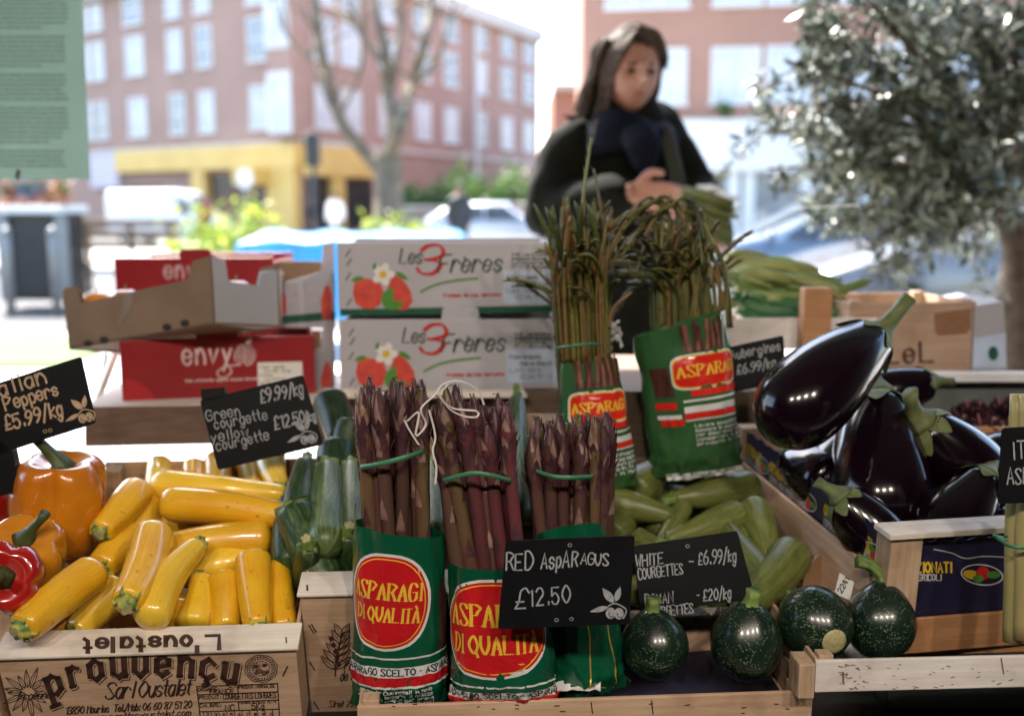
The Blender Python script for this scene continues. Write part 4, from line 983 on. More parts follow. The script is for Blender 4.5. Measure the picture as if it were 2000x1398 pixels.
YG = 'yellow courgettes in the printed crate'
YP = {}
for i, (bend, neck, fat) in enumerate(((.03, .74, .8), (-.05, .66, .7), (.015, .85, .6), (.07, .62, .8))):
    YP[i] = courgette(.16, .024, bend, YEL[i % 2], neck, STEMY, name='yellow_courgette', fat=fat, ridge=.7, stem=.012)
ys_ = [  # stem px, blossom px, radius px, lift, variant, label
    ((44, 1228), (196, 1108), 39, .034, 2, 'glossy yellow courgette at the front left, its stem hanging over the crate corner'),
    ((248, 1176), (303, 1032), 41, .040, 0, 'plump yellow courgette pointing its green stem at the front board, above the middle'),
    ((388, 1064), (292, 1222), 37, (.030, .012), 3, 'long curved yellow courgette with its green stem up, in the middle of the crate'),
    ((150, 1235), (246, 1140), 38, (-.02, -.004), 1, 'yellow courgette with a pale scratch under the front left one'),
    ((392, 1125), (370, 1230), 36, (-.002, -.03), 1, 'tapering yellow courgette between the curved one and the upright pair'),
    ((440, 1230), (438, 1118), 34, (-.03, .002), 2, 'left one of the two upright yellow courgettes by the front board'),
    ((504, 1225), (493, 1076), 36, (-.012, .022), 0, 'tall pale yellow courgette standing in front at the right'),
    ((556, 1230), (538, 1100), 30, (-.03, -.004), 2, 'yellow courgette squeezed against the right side of its crate'),
    ((325, 1072), (534, 1050), 37, .002, 2, 'short horizontal yellow courgette, lowest of the three lying across'),
    ((575, 1012), (312, 984), 36, .018, 0, 'horizontal yellow courgette with its round end to the left, middle of the three lying across'),
    ((556, 966), (300, 944), 31, .012, 3, 'horizontal yellow courgette topmost of the three lying across'),
    ((196, 1040), (274, 952), 34, .022, 0, 'short yellow courgette pointing its green stem down beside the left rim'),
    ((262, 1050), (300, 952), 30, -.004, 1, 'yellow courgette half hidden behind the short one by the left rim'),
    ((196, 1110), (268, 1040), 36, -.012, 2, 'yellow courgette lying deep under the plump one at the left'),
    ((300, 990), (312, 905), 26, -.012, 1, 'yellow courgette tip sticking up near the back left corner'),
    ((372, 985), (380, 908), 26, -.014, 2, 'yellow courgette tip sticking up at the back, below the slate'),
    ((432, 985), (424, 895), 27, -.012, 0, 'yellow courgette upright under the lower left corner of the slate'),
    ((492, 975), (486, 892), 26, -.010, 1, 'orange yellow courgette upright under the middle of the slate'),
    ((546, 952), (533, 872), 29, .004, 1, 'orange yellow courgette with stem down, under the right end of the slate'),
    ((360, 1130), (500, 1092), 34, -.018, 1, 'yellow courgette lying flat underneath the upright ones'),
    ((90, 1230), (210, 1190), 40, -.03, 2, 'yellow courgette at the bottom behind the front board'),
    ((300, 1190), (430, 1210), 42, -.034, 2, 'yellow courgette deep in the dark under the curved one'),
    ((450, 1200), (560, 1190), 40, -.036, 1, 'yellow courgette deep under the upright pair at the right'),
    ((230, 1010), (400, 1010), 40, -.034, 1, 'yellow courgette deep in the crate under those lying across'),
]
for a, b_, r, lf, v, lab in ys_:
    l1, l2 = lf if isinstance(lf, tuple) else (lf, lf)
    veg('y%d' % v, YP[v], .16, .024, a, b_, r, HA, lab, 'courgette', YG, l1, l2, twist=random.uniform(0, 6))
GG = 'green courgettes in the middle crate'
GPr = {0: courgette(.16, .026, .02, GRN, .62, name='green_courgette', stem=.02), 1: courgette(.16, .026, .0, GRNL, .80, name='green_courgette', stem=.004, ridge=0, flat=True),
       2: courgette(.16, .026, .03, GRND, .7, name='green_courgette'), 3: courgette(.16, .026, .0, GRN, .86, name='green_courgette', stem=.006, ridge=0, flat=True)}
gs_ = [
    ((572, 992), (642, 1150), 44, (.026, -.03), 3, 'green courgette with a broad flat cut end, leaning across the front'),
    ((640, 915), (638, 1080), 36, .018, 1, 'light green striped courgette standing upright in the middle'),
    ((686, 912), (690, 1060), 29, .012, 1, 'light green courgette upright beside the first asparagus bunch'),
    ((598, 905), (580, 1040), 36, .006, 0, 'green courgette with a dark curled stem, next to the yellow ones'),
    ((566, 975), (570, 1120), 38, (-.002, -.03), 0, 'dark green courgette leaning against the crate of yellow ones'),
    ((602, 1064), (614, 1160), 36, (.030, -.08), 0, 'small knobbly green courgette just above the front board'),
    ((680, 1040), (664, 1160), 38, (.026, -.08), 0, 'green courgette with a pale ribbed top touching the asparagus bag'),
    ((662, 860), (640, 772), 34, (-.02, .010), 2, 'nearly black courgette at the very back beside the slate'),
    ((660, 900), (688, 822), 30, (-.03, .0), 2, 'dark green courgette lying slantwise below the blackish one'),
    ((668, 965), (656, 866), 38, (-.02, .006), 2, 'dark green courgette with a round shiny end behind the light striped one'),
    ((850, 905), (852, 1060), 28, .004, 1, 'light green courgette seen through the gap between two asparagus bunches'),
    ((1010, 780), (1014, 1020), 28, .01, 0, 'long green courgette upright behind the middle asparagus bunch'),
    ((780, 800), (770, 1000), 40, -.01, 2, 'dark green courgette hidden behind the first asparagus bunch'),
    ((920, 820), (930, 1000), 40, -.01, 2, 'dark green courgette hidden behind the second asparagus bunch'),
    ((1090, 850), (1085, 1040), 36, -.012, 2, 'dark green courgette behind the shortest asparagus bunch'),
]
for a, b_, r, lf, v, lab in gs_:
    l1, l2 = lf if isinstance(lf, tuple) else (lf, lf)
    veg('g%d' % v, GPr[v], .16, .026, a, b_, r, HB, lab, 'courgette', GG, l1, l2, twist=random.uniform(0, 6))
WG = 'pale green courgettes in the stamped crate'
WP = {0: courgette(.15, .028, .02, WHT, .5, name='pale_courgette', stem=.02, fat=.65), 1: courgette(.15, .028, -.03, WHT, .45, name='pale_courgette', stem=.02, fat=.75)}
ws_ = [
    ((1312, 1008), (1150, 972), 36, .02, 0, 'pale courgette lying left, its thin stem towards the middle of the heap'),
    ((1290, 905), (1225, 965), 46, .014, 1, 'pale courgette seen round end first below the rear asparagus bag'),
    ((1316, 975), (1482, 945), 36, .02, 0, 'long pale courgette at the back right under the white hem of the bag'),
    ((1300, 1055), (1452, 998), 35, .022, 1, 'pale courgette slanting up to the right in the middle of the heap'),
    ((1500, 1090), (1468, 985), 38, .014, 0, 'pale courgette upright along the right side of its crate'),
    ((1420, 1030), (1500, 1150), 44, .022, 1, 'big pale courgette with a bluish shine just behind the white courgettes slate'),
    ((1440, 1200), (1556, 1070), 46, .026, 0, 'big pale courgette with its round end by the cardboard corner'),
    ((1230, 1000), (1190, 1050), 34, .004, 0, 'pale courgette poking out beside the shortest asparagus bunch'),
    ((1275, 1075), (1338, 985), 22, .014, 1, 'small yellowish courgette wedged in the middle of the heap'),
    ((1300, 1085), (1235, 1050), 30, .012, 0, 'pale courgette peeping over the left corner of the white courgettes slate'),
    ((1250, 1010), (1300, 1040), 27, -.006, 1, 'dull pale courgette deep in the shade under the middle ones'),
    ((1340, 1075), (1470, 1050), 30, .002, 0, 'pale courgette just showing above the white courgettes slate'),
    ((1530, 1130), (1545, 1185), 26, .002, 1, 'small pale courgette low down beside the round dark ones'),
    ((1400, 955), (1290, 930), 34, -.012, 1, 'shaded pale courgette at the back under the folded bag'),
    ((1200, 1150), (1360, 1160), 44, -.03, 0, 'pale courgette at the bottom behind the slates'),
    ((1380, 1180), (1520, 1120), 40, -.03, 0, 'pale courgette at the bottom by the cardboard corner'),
    ((1220, 1070), (1400, 1090), 40, -.03, 1, 'pale courgette lying deep in the heap'),
    ((1200, 960), (1420, 1010), 44, -.036, 0, 'pale courgette deep at the back of the heap'),
]
for a, b_, r, lf, v, lab in ws_:
    veg('w%d' % v, WP[v], .15, .028, a, b_, r, HC, lab, 'courgette', WG, lf, twist=random.uniform(0, 6))

# round courgettes
def round_courgette(curl):
    def go():
        t = thing('round_courgette', '', '', (0, 0, 0)); b = MB()
        def fn(d):
            a = math.atan2(d.y, d.x); k = 1 + .012 * math.cos(5 * a) * (1 + d.z) * .5
            z = d.z * 1.12 + (.12 * max(0, d.z) ** 5) - .10 * max(0, -d.z - .8) * 2
            s_ = 1 - .20 * max(0, d.z + .2) ** 2 / 1.44
            return Vector((d.x * k * s_, d.y * k * s_, z)) * .037
        b.sphere((0, 0, 0), (1, 1, 1), 40, 26, 0, fn); b.build('body', RND, t, True, world=False)
        b = MB(); z0 = .0375
        sp = [(0, 0, z0), (0, 0, z0 + .005), (curl * .2, 0, z0 + .014), (curl * .6, 0, z0 + .022), (curl, 0, z0 + .024)] if curl else [(0, 0, z0), (0, 0, z0 + .005), (.001, 0, z0 + .013), (.002, 0, z0 + .021)]
        rd = [.0145, .0088, .0070, .0066, .0076] if curl else [.0145, .0085, .0068, .0078]
        b.tube(sp, rd, 25, 0, shape=lambda q, a: 1 + .10 * math.cos(5 * a)); b.build('stem', STEMG, t, True, world=False)
        b = MB(); b.sphere((0, 0, -.0415), (.0128, .0128, .0026), 20, 8, 0); b.build('blossom_scar', CUT, t, True, world=False)
        return t
    return go
rc = [(1278, 1258, 1.065, 67, 'a', R(-4), 0, 'round dark courgette with a short stub stem, directly right of the green bag'),
      (1458, 1252, 1.06, 71, 'a', R(3), R(5), 'round dark courgette with an upright stem in front of the crate of pale ones'),
      (1590, 1214, 1.075, 72, 'a', R(0), R(-86), 'round dark courgette lying with its pale blossom scar towards the viewer'),
      (1720, 1212, 1.10, 68, 'b', R(8), R(-12), 'round dark courgette with a stem curling to the left, by the orange plank')]
for px, py, Y, r, k, ro, ti, lab in rc:
    p = P(px, py, Y); sc = r * axial(p) / F / .037
    M = Matrix.Translation(p) @ Euler((ti, ro, R(11) if ti < R(-60) else 0)).to_matrix().to_4x4() @ Matrix.Diagonal((sc, sc, sc * (.90 if px < 1300 else .97), 1))
    place('round' + k, round_courgette(-.032 if k == 'b' else 0), M, lab, 'courgette', 'round courgettes along the tray')
t = thing('price_tag', 'small white paper tag with printed figures stuck behind the last round courgettes', 'tag', P(1660, 1130, 1.13))
pl = plane(1660, 1140, 1.13, yaw=R(10)); b = MB(); b.prism([hit(x, y, pl) for x, y in ((1640, 1118), (1668, 1136), (1660, 1172), (1630, 1158))], -pl[1] * .0006)
b.build('paper', WHITE, t); b = MB(); write(b, '2241', 1644, 1158, 10, 2, onplane(pl, .0006), 0, R(-60)); b.build('lettering', BLACKINK, t)

# aubergines
def aubergine(L, bend, slim, stemv):
    def go():
        t = thing('aubergine', '', '', (0, 0, 0)); b = MB(); n = 34; sp, rd = [], []
        RR = .05
        def prof(k):
            r = .50 + .50 * math.sin(min(1, k / .68) * math.pi / 2) ** slim
            if k > .68: e = (1 - k) / .32; r *= math.sqrt(max(0, 1 - (1 - e) ** 2.3)) 
            if k < .08: r *= math.sqrt(max(0, 1 - (1 - k / .08) ** 2)) * .8 + .2
            return max(r * RR, .0008)
        cx = lambda k: bend * math.sin(math.pi * k) * L
        for i in range(n + 1):
            k = i / n; k = k - .03 * math.sin(2 * math.pi * k); sp.append((cx(k), 0, L * k)); rd.append(prof(k))
        b.tube(sp, rd, 30); b.build('body', AUB, t, True, world=False)
        b = MB()
        for s_ in range(6):    # sepals hug the shoulder and end in a point
            a0 = 2 * math.pi * s_ / 6 + .2; ln = .12 + .06 * ((s_ * 37) % 5) / 4; rows = []
            for j in range(9):
                q = j / 8; k = .015 + ln * q; hw = (.50 * (1 - q ** 1.4) + .02 * math.sin(q * 9)) if q < 1 else .0
                row = []
                for i in range(5):
                    a = a0 + (i / 4 - .5) * 2 * hw; r = prof(k) + .0022 + .0045 * q * q * (s_ % 3 == 1)
                    row.append((cx(k) + r * math.cos(a), r * math.sin(a), L * k))
                rows.append(row)
            b.strip(rows)
        b.tube([(0, 0, .006), (0, 0, -.004), (stemv * .2, 0, -.02), (stemv * .6, 0, -.042), (stemv, 0, -.062)], [.024, .0185, .011, .0085, .010], 16, 0, shape=lambda q, a: 1 + .05 * math.cos(5 * a))
        b.build('calyx', CALYX, t, True, world=False)
        return t
    return go
AP = {0: aubergine(.22, .03, 1.1, .02), 1: aubergine(.20, -.02, .8, -.015)}
au = [  # calyx px, Y, far end px, Y, radius px, variant, twist, label
    (1712, 655, 1.33, 1500, 850, 1.22, 86, 0, 1.0, 'largest aubergine, lying slanted on top with its calyx up right'),
    (1715, 775, 1.36, 1735, 1060, 1.22, 96, 1, .5, 'aubergine hanging nose down in the middle with bright lamp spots'),
    (1792, 822, 1.30, 1935, 990, 1.32, 80, 0, 2.6, 'aubergine with a straight pale stem pointing up, right of the middle one'),
    (1822, 745, 1.50, 1690, 775, 1.50, 48, 1, 1.0, 'aubergine lying flat behind the others at the back'),
    (1640, 968, 1.20, 1750, 1085, 1.18, 62, 1, 2.0, 'aubergine low at the navy liner, its green stem pointing back left'),
    (1925, 930, 1.24, 1815, 1085, 1.17, 74, 0, 4.0, 'aubergine at the front right, its calyx under the slate edge'),
    (1545, 895, 1.40, 1640, 960, 1.30, 62, 1, 3.0, 'aubergine in the shade under the largest one'),
    (1880, 890, 1.42, 1990, 930, 1.36, 66, 0, 1.5, 'aubergine behind at the right, lying towards the salad crate'),
    (1660, 840, 1.42, 1600, 980, 1.30, 66, 1, 2.2, 'aubergine wedged upright left of the middle one'),
    (1850, 1010, 1.30, 1760, 1090, 1.22, 62, 0, .4, 'aubergine deep in the crate under the straight stemmed one'),
    (1990, 1000, 1.24, 1930, 1080, 1.20, 62, 1, 3.0, 'aubergine half outside at the far right behind the white rail'),
]
for x1, y1, Y1, x2, y2, Y2, r, v, tw, lab in au:
    p1, p2 = P(x1, y1, Y1), P(x2, y2, Y2)
    place('aub%d' % v, AP[v], along(p1, p2, r * axial((p1 + p2) / 2) / F / .05, (.22, .20)[v], tw), lab, 'aubergine', 'aubergines heaped in the lined crate')

# peppers
def pepper(skin, lobes, tall, stemc, stemdx, dz=.04):
    def go():
        t = thing('pepper', '', '', (0, 0, 0)); b = MB(); RR = .045
        def fn(d):
            a = math.atan2(d.y, d.x); rxy = math.hypot(d.x, d.y)
            k = 1 + (.06 - .26 * (1 - abs(math.sin(lobes * a / 2 + .4 + .25 * noise.noise(d)))) ** 2.2 * (1 + .2 * d.z) + .09 * noise.noise(d * 1.3 + Vector((lobes, tall, 0)))) * rxy
            rr = rxy ** .62; z = math.copysign(abs(d.z) ** .75, d.z)
            z -= .30 * math.exp(-(rxy / .38) ** 2) * (1 if d.z > 0 else -.8)
            taper = 1 - .10 * (1 - d.z) * .5
            return Vector((d.x / max(rxy, 1e-6) * rr * k * taper, d.y / max(rxy, 1e-6) * rr * k * taper, z * tall)) * RR
        b.sphere((0, 0, 0), (1, 1, 1), 48, 30, 0, fn); b.build('body', skin, t, True, world=False)
        b = MB(); z = RR * tall * .68
        b.tube([(0, 0, z), (0, 0, z + .006), (stemdx * .3, 0, z + .016), (stemdx * .7, 0, z + .030), (stemdx, 0, z + .043)], [.017, .0085, .0055, .0048, .0062], 15, 0, shape=lambda q, a: 1 + .12 * math.cos(5 * a) * (1 - q))
        b.build('stem', stemc, t, True, world=False); return t
    return go
ORP = mat('orange pepper skin', (.56, .20, .008), (.44, .11, .005), rough=.26, scale=9, coat=.7, bmp=.04, bscale=20)
ORP2 = mat('light orange pepper skin', (.62, .27, .016), (.52, .17, .007), rough=.24, scale=9, coat=.8, bmp=.04, bscale=20)
RDP = mat('red pepper skin', (.42, .012, .008), (.28, .006, .005), rough=.18, scale=9, coat=.9, bmp=.04, bscale=20)
PST = mat('dark green pepper stem', (.035, .075, .015), (.05, .06, .015), rough=.5, scale=60)
for key, sk, lo_, tall, dx, px, py, Y, r, ti, ro, lab in (
    ('po', ORP, 4, 1.22, -.030, 118, 985, 1.22, 90, R(6), R(4), 'tall orange pepper with a thin stem leaning left, behind the others'),
    ('pl', ORP2, 4, .9, .022, 52, 1085, 1.12, 76, R(30), R(6), 'light orange pepper with a dark stem leaning right, in front of the tall one'),
    ('pr', RDP, 4, .9, .0, 12, 1130, 1.035, 74, R(68), R(8), 'shiny red pepper facing the viewer with its green stem'),
    ('pd', RDP, 3, 1.0, .01, -20, 985, 1.25, 52, R(20), 0, 'dull red pepper cut by the left edge below the slate')):
    p = P(px, py, Y); sc = r * axial(p) / F / .045
    place(key, pepper(sk, lo_, tall, PST, dx), Matrix.Translation(p) @ Euler((ti, ro, .3)).to_matrix().to_4x4() @ Matrix.Scale(sc, 4), lab, 'pepper', 'peppers at the left')
MH = MA @ Matrix.Translation((-.315, .0, 0))
crate('wooden crate of peppers left of the yellow courgettes', MH, .305, .40, .11, post=.018)

# ================================================================== asparagus
SPB = mat('purple asparagus skin', (.088, .034, .034), (.062, .040, .022), rough=.42, scale=26, st=(1, 1, .5), var=.22, bmp=.08, bscale=160)
SPR = mat('red purple asparagus skin', (.120, .025, .034), (.075, .028, .028), rough=.4, scale=22, st=(1, 1, .5), var=.2, bmp=.08, bscale=160)
SPG = mat('green flushed asparagus skin', (.12, .095, .03), (.10, .04, .032), rough=.42, scale=20, st=(1, 1, .5), var=.2, bmp=.08, bscale=160)
SCL = mat('asparagus scale', (.085, .030, .038), (.040, .016, .022), rough=.5, scale=90, var=.2)
SCLP = mat('pale asparagus scale edge', (.26, .17, .13), (.15, .07, .07), rough=.55, scale=70, var=.2)
def spear_mesh(kind):
    L, r = .34, .0088; rs = random.Random(kind * 11 + 3); b = MB()
    def rad(z):
        k = z / L
        if k < .80: return r * (1.04 - .10 * k)
        if k < .90: return r * (.96 + .16 * math.sin((k - .80) / .10 * math.pi / 2))
        return r * 1.12 * max(0.03, (1 - ((k - .90) / .10) ** 1.5))
    wob = [(.0036 * math.sin(4.2 * k + kind * 1.7), .0030 * math.cos(3.6 * k + kind * 2.3)) for k in [i / 30 for i in range(31)]]
    ax = lambda z: Vector((wob[min(30, int(z / L * 30))][0], wob[min(30, int(z / L * 30))][1], 0))
    zs = [L * i / 30 for i in range(31)]
    b.tube([ax(z) + Vector((0, 0, z)) for z in zs], [rad(z) for z in zs], 14, 0, shape=lambda q, a: 1 + .03 * math.cos(3 * a + 9 * q))
    def scale(z, a0, ln, hw, lift, mi):
        rows = []
        for j in range(6):
            q = j / 5; zz = min(z + ln * q, L * .998); w_ = hw * (1 - q ** 1.3) + .012; rr = rad(zz) + .0005 + lift * q * q
            if zz > L * .95: rr = max(rr, .0012)
            c = ax(zz)
            rows.append([c + Vector((rr * math.cos(a0 + w_ * u), rr * math.sin(a0 + w_ * u), zz - abs(u) * .001)) for u in (-1, -.5, 0, .5, 1)])
        b.strip(rows, mi)
    z, a = .03, rs.uniform(0, 6)
    while z < L * .76:
        scale(z, a, rs.uniform(.020, .027), rs.uniform(.55, .75), .0008, 1 if rs.random() < .6 else 2); a += 2.4; z += rs.uniform(.017, .028)
    z = L * .76
    while z < L * .97:
        for k in range(3):
            scale(z + rs.uniform(-.003, .003), a + k * 2.1 + rs.uniform(-.3, .3), rs.uniform(.016, .030), rs.uniform(.45, .75), rs.choice((.0008, .002, .0045, .007)), rs.choice((1, 1, 1, 2, 0)))
        a += 1.1; z += .0046
    return b
SPM = {}
def spear(parent, p1, p2, sr, kind, twist):
    if kind not in SPM:
        o = spear_mesh(kind).build('spear', [(SPB, SPR, SPG, SPB, SPR)[kind % 5], SCL, SCLP], None, True); SPM[kind] = o.data; first = o
    else:
        o = bpy.data.objects.new('spear', SPM[kind]); COL.objects.link(o)
    o.parent = parent; o.matrix_basis = MW[parent.name].inverted() @ along(p1, p2, sr, .34, twist); return o
BAGG = mat('green printed plastic', (.003, .085, .040), (.002, .065, .030), rough=.24, scale=6, coat=.6, spec=.5, bmp=.5, bscale=26, bdist=.004, st=(1.6, 1.6, .5))
BAGW = mat('white plastic print', (.62, .64, .64), (.55, .57, .57), rough=.3, coat=.2)
BAGR = mat('red plastic print', (.50, .010, .014), (.42, .008, .012), rough=.28, coat=.3)
BAGY = mat('yellow plastic print', (.75, .48, .05), (.65, .38, .03), rough=.35)
BAGGOLD = mat('gold plastic print', (.50, .36, .06), (.4, .25, .04), rough=.3, metal=.3)
BAGBR = mat('brown picture print', (.085, .030, .022), (.035, .014, .010), rough=.35, scale=60, st=(3, 3, .4))
BAND = mat('green rubber band', (.05, .20, .10), (.035, .15, .08), rough=.45)
class Bag:
    def __init__(s, base, top, rx0, rx1, dep, yaw=0, vt=None, crumple=1.0, seed=0):
        s.b, s.t, s.rx0, s.rx1, s.dep, s.yaw, s.seed, s.cr = base, top, rx0, rx1, dep, yaw, seed, crumple
        s.H = (top - base).length; s.vt = vt or (lambda a: 1.0); s.rm = (rx0 + rx1) / 2 * .85
        zax = (top - base).normalized(); s.X = (Euler((0, 0, yaw)).to_matrix() @ Vector((1, 0, 0))); s.X = (s.X - zax * s.X.dot(zax)).normalized(); s.Y = zax.cross(s.X)
    def at(s, a, v, off=0):
        rx = s.rx0 + (s.rx1 - s.rx0) * v; ry = rx * s.dep
        if v < .12: ry *= .62 + .38 * (v / .12)
        d = s.X * math.sin(a) * 1.0 - s.Y * math.cos(a)
        p = s.b.lerp(s.t, v) + s.X * (rx * math.sin(a)) - s.Y * (ry * math.cos(a))
        q = Vector((a * 2.2 + s.seed * 7, v * 5, s.seed)); lo = max(0, 1 - v / .45)
        n = (.0030 * noise.noise(q) + .0045 * lo ** 1.5 * (abs(noise.noise(q * 2.3)) * 2 - .7) + .0024 * lo * abs(noise.noise(Vector((a * 9, v * 16, s.seed + 4)))) + .0010 * noise.noise(Vector((a * 6, v * 3.5, s.seed + 9)))) * s.cr
        return p + d * (n + off)
    def fn(s, x, y, off): return s.at(x / s.rm, y / s.H, off)
    def mapper(s, off=.0007): return lambda x, y: s.fn(x, y, off)
    def sheet(s, parent, m, nu=72, nv=46):
        b = MB(); b.strip([[s.at(2 * math.pi * i / nu - math.pi, (j / nv) * s.vt(2 * math.pi * i / nu - math.pi)) for i in range(nu)] for j in range(nv + 1)], 0, True)
        o = b.build('wrapper', m, parent, True); return o
    def disc(s, b, cx, cy, rx, ry, off, mi, n=40, k=9, pw=2.3):
        f_ = s.mapper(off); rows = []
        for j in range(k + 1):
            q = max(j / k, .01); rows.append([f_(cx + rx * q * math.copysign(abs(math.cos(t_)) ** (2 / pw), math.cos(t_)), cy + ry * q * math.copysign(abs(math.sin(t_)) ** (2 / pw), math.sin(t_))) for t_ in (2 * math.pi * i / n for i in range(n))])
        b.strip(rows, mi, True)
    def bandrow(s, b, y0, y1, off, mi, x0=-.09, x1=.09, n=60):
        f_ = s.mapper(off); b.strip([[f_(x0 + (x1 - x0) * i / n, y0 + (y1 - y0) * j / 3) for i in range(n + 1)] for j in range(4)], mi)
AG = 'asparagus bunches in printed bags'
def bunch(t, pb, ptop, hw, n_rows, rpx, spread, seed, hvar=28, kinds=(0, 5, 3, 6, 0, 4, 2, 8)):
    """spears between the pixel of their feet and of their tips"""
    rs = random.Random(seed); (bx, by, bY), (tx, ty, tY) = pb, ptop
    for row in range(n_rows):
        n = 6 if row % 2 == 0 else 5
        for k in range(n):
            u = (k - (n - 1) / 2) / 2.5
            y_ = .0145 * row
            p1 = P(bx + u * hw * .9 + rs.uniform(-5, 5), by, bY + y_ + rs.uniform(-.003, .003)); p2 = P(tx + u * hw * spread + rs.uniform(-11, 11), ty + rs.uniform(-hvar, hvar) * 1.15 - row * 5, tY + y_ * 1.1 + rs.uniform(-.006, .006))
            spear(t, p1, p2, rs.uniform(.74, 1.14) * rpx * axial(p2) / F / .0088, rs.choice(kinds), rs.uniform(0, 6.3))
def rubber_band(t, pts, w_=.005, back=.05):
    """band round the bunch, through pixel points on its front"""
    b = MB(); front = [P(x, y, Y) for x, y, Y in pts]; c = sum(front, Vector()) / len(front) + Vector((0, back * .5, 0))
    ring = smooth_line([tuple(p) for p in front], 6); ring = [Vector(p) for p in ring]
    bk = [p + Vector((0, back, .0)) for p in ring[::-1]]; loop = ring + bk
    lo = [p - Vector((0, 0, w_ / 2)) for p in loop]; hi = [p + Vector((0, 0, w_ / 2)) for p in loop]
    outw = [(p - c).normalized() * .0012 for p in loop]
    b.strip([lo, [a + o for a, o in zip(lo, outw)], [a + o for a, o in zip(hi, outw)], hi], 0, True); b.build('rubber_band', BAND, t, True)
def oval_print(t, bg_, cx, cy, rx, ry, ang, ts=.020):
    b = MB(); 
    for k, (g, mi) in enumerate(((.0055, 1), (.0025, 2), (.0, 3), (-.0012, 2))): bg_.disc(b, cx, cy, rx + g, ry + g, .0005 + k * .00025, mi)
    f_ = bg_.mapper(.0016)
    for txt, y, sz in (('ASPARAGI', cy + .004, ts), ('DI QUALITÀ', cy - ts * 1.15, ts * .86)):
        write(b, txt, cx, y, sz, sz * .145, f_, 3, ang, 'c', nib=(0, .28), serif=True, step=.004, ydown=False, gap=1.7, fit=rx * (1.72 if txt[0] == 'A' else 1.62))
    return b
# ---- first bunch (left)
t1 = thing('asparagus_bunch', 'left bunch of purple asparagus in a green bag with a whole red oval', 'asparagus', P(790, 1365, 1.03), group=AG)
bunch(t1, (785, 1325, 1.045), (766, 765, 1.045), 60, 4, 14.5, 1.04, 1, 20)
B1 = Bag(P(783, 1366, 1.045), P(779, 1030, 1.045), .0525, .0485, .62, R(8), vt=lambda a: 1.0 + .045 * math.cos(a + 1.45) + (.10 if -1.75 < a < -1.2 else 0) * 1, seed=1)
B1.sheet(t1, BAGG)
b = oval_print(t1, B1, -.015, .127, .039, .049, R(-5), .0185)
B1.bandrow(b, .0625, .0645, .0006, 1); B1.bandrow(b, .042, .0535, .0006, 1); B1.bandrow(b, .031, .042, .0006, 2); B1.bandrow(b, .0285, .0310, .0006, 1)
fb_ = B1.mapper(.0010); write(b, 'ASPARAGO SCELTO - ASPARAGO SCELTO', .018, .0445, .0072, .0014, fb_, 4, 0, 'c', step=.004, ydown=False, fit=.165)
for k, s_ in enumerate(('Asparagi - Cucinateli in modo', 'semplice, legare il mazzo', 'lessare in acqua per breve', 'periodo di minuti e poi', 'servire in modo caldo')):
    write(b, s_, -.045, .0225 - k * .0058, .0042, .0008, fb_, 1, 0, 'l', step=.004, ydown=False, gap=1.2, fit=.075)
b.build('print', [BAGG, BAGW, BAGR, BAGY, BLACKINK], t1)
b = MB(); fb_ = B1.mapper(.0006)
for k in range(6): ribbon(b, smooth_line([(.042 + k * .0026, .066 + k * .001), (.045 + k * .0024, .10), (.041 + k * .0028, .135 + .004 * (k % 3))]), .0030, B1.mapper(.0006 + k * 5e-5), 0)
b.build('picture', [BAGBR], t1)
rubber_band(t1, [(706, 912, 1.035), (745, 905, 1.016), (790, 893, 1.014), (824, 882, 1.032)], .0055, .055)
# ---- second bunch (middle)
t2 = thing('asparagus_bunch', 'middle bunch of purple asparagus, its red oval half behind the slate', 'asparagus', P(980, 1350, 1.0), group=AG)
bunch(t2, (985, 1335, 1.035), (914, 792, 1.045), 54, 4, 14.5, 1.22, 5, 30, kinds=(0, 1, 6, 7, 4, 3, 5))
B2 = Bag(P(985, 1360, 1.02), P(972, 1098, 1.035), .0575, .0530, .60, R(-4), vt=lambda a: 1.0 + .02 * math.cos(a + 1.7), seed=2)
B2.sheet(t2, BAGG)
b = oval_print(t2, B2, -.005, .085, .052, .048, R(-1), .0225)
B2.bandrow(b, .0215, .0235, .0006, 1, -.075, .075); B2.bandrow(b, .0065, .016, .0006, 1, -.075, .075); B2.bandrow(b, .000, .0065, .0006, 2, -.075, .075)
write(b, 'ASPARAGO SCELTO - ASPARAGI', .0, .0082, .0068, .0013, B2.mapper(.0010), 4, 0, 'c', step=.004, ydown=False, fit=.125)
b.build('print', [BAGG, BAGW, BAGR, BAGY, BLACKINK], t2)
rubber_band(t2, [(866, 938, 1.028), (920, 924, 1.012), (960, 928, 1.012), (996, 938, 1.03)], .005, .055)
# ---- third bunch (short)
t3 = thing('asparagus_bunch', 'shortest bunch of asparagus, in a crumpled green and gold bag', 'asparagus', P(1140, 1340, 1.05), group=AG)
bunch(t3, (1128, 1325, 1.08), (1120, 832, 1.08), 54, 4, 15, 1.24, 9, 20, kinds=(0, 2, 3, 7, 8, 5))
B3 = Bag(P(1150, 1345, 1.065), P(1108, 1040, 1.075), .046, .041, .75, R(6), vt=lambda a: 1.0 + .14 * max(0, math.cos(a)) ** .6 - .05, crumple=1.9, seed=3)
B3.sheet(t3, BAGG)
b = MB(); fb_ = B3.mapper(.0007)
ribbon(b, [(-.004, .005), (.0, .03), (.004, .075), (.003, .12)], .0014, fb_, 0, step=.004); ribbon(b, [(.002, .014), (.014, .008), (.022, .004), (.024, .05), (.026, .09)], .0014, fb_, 0, step=.004)
for k in range(4): blob(b, ell(-.002 + k * .001, .155 + k * .003, .003, .0012, 10), B3.mapper(.0008 + k * 1e-4), k % 2)
b.build('print', [BAGGOLD, BAGR], t3)
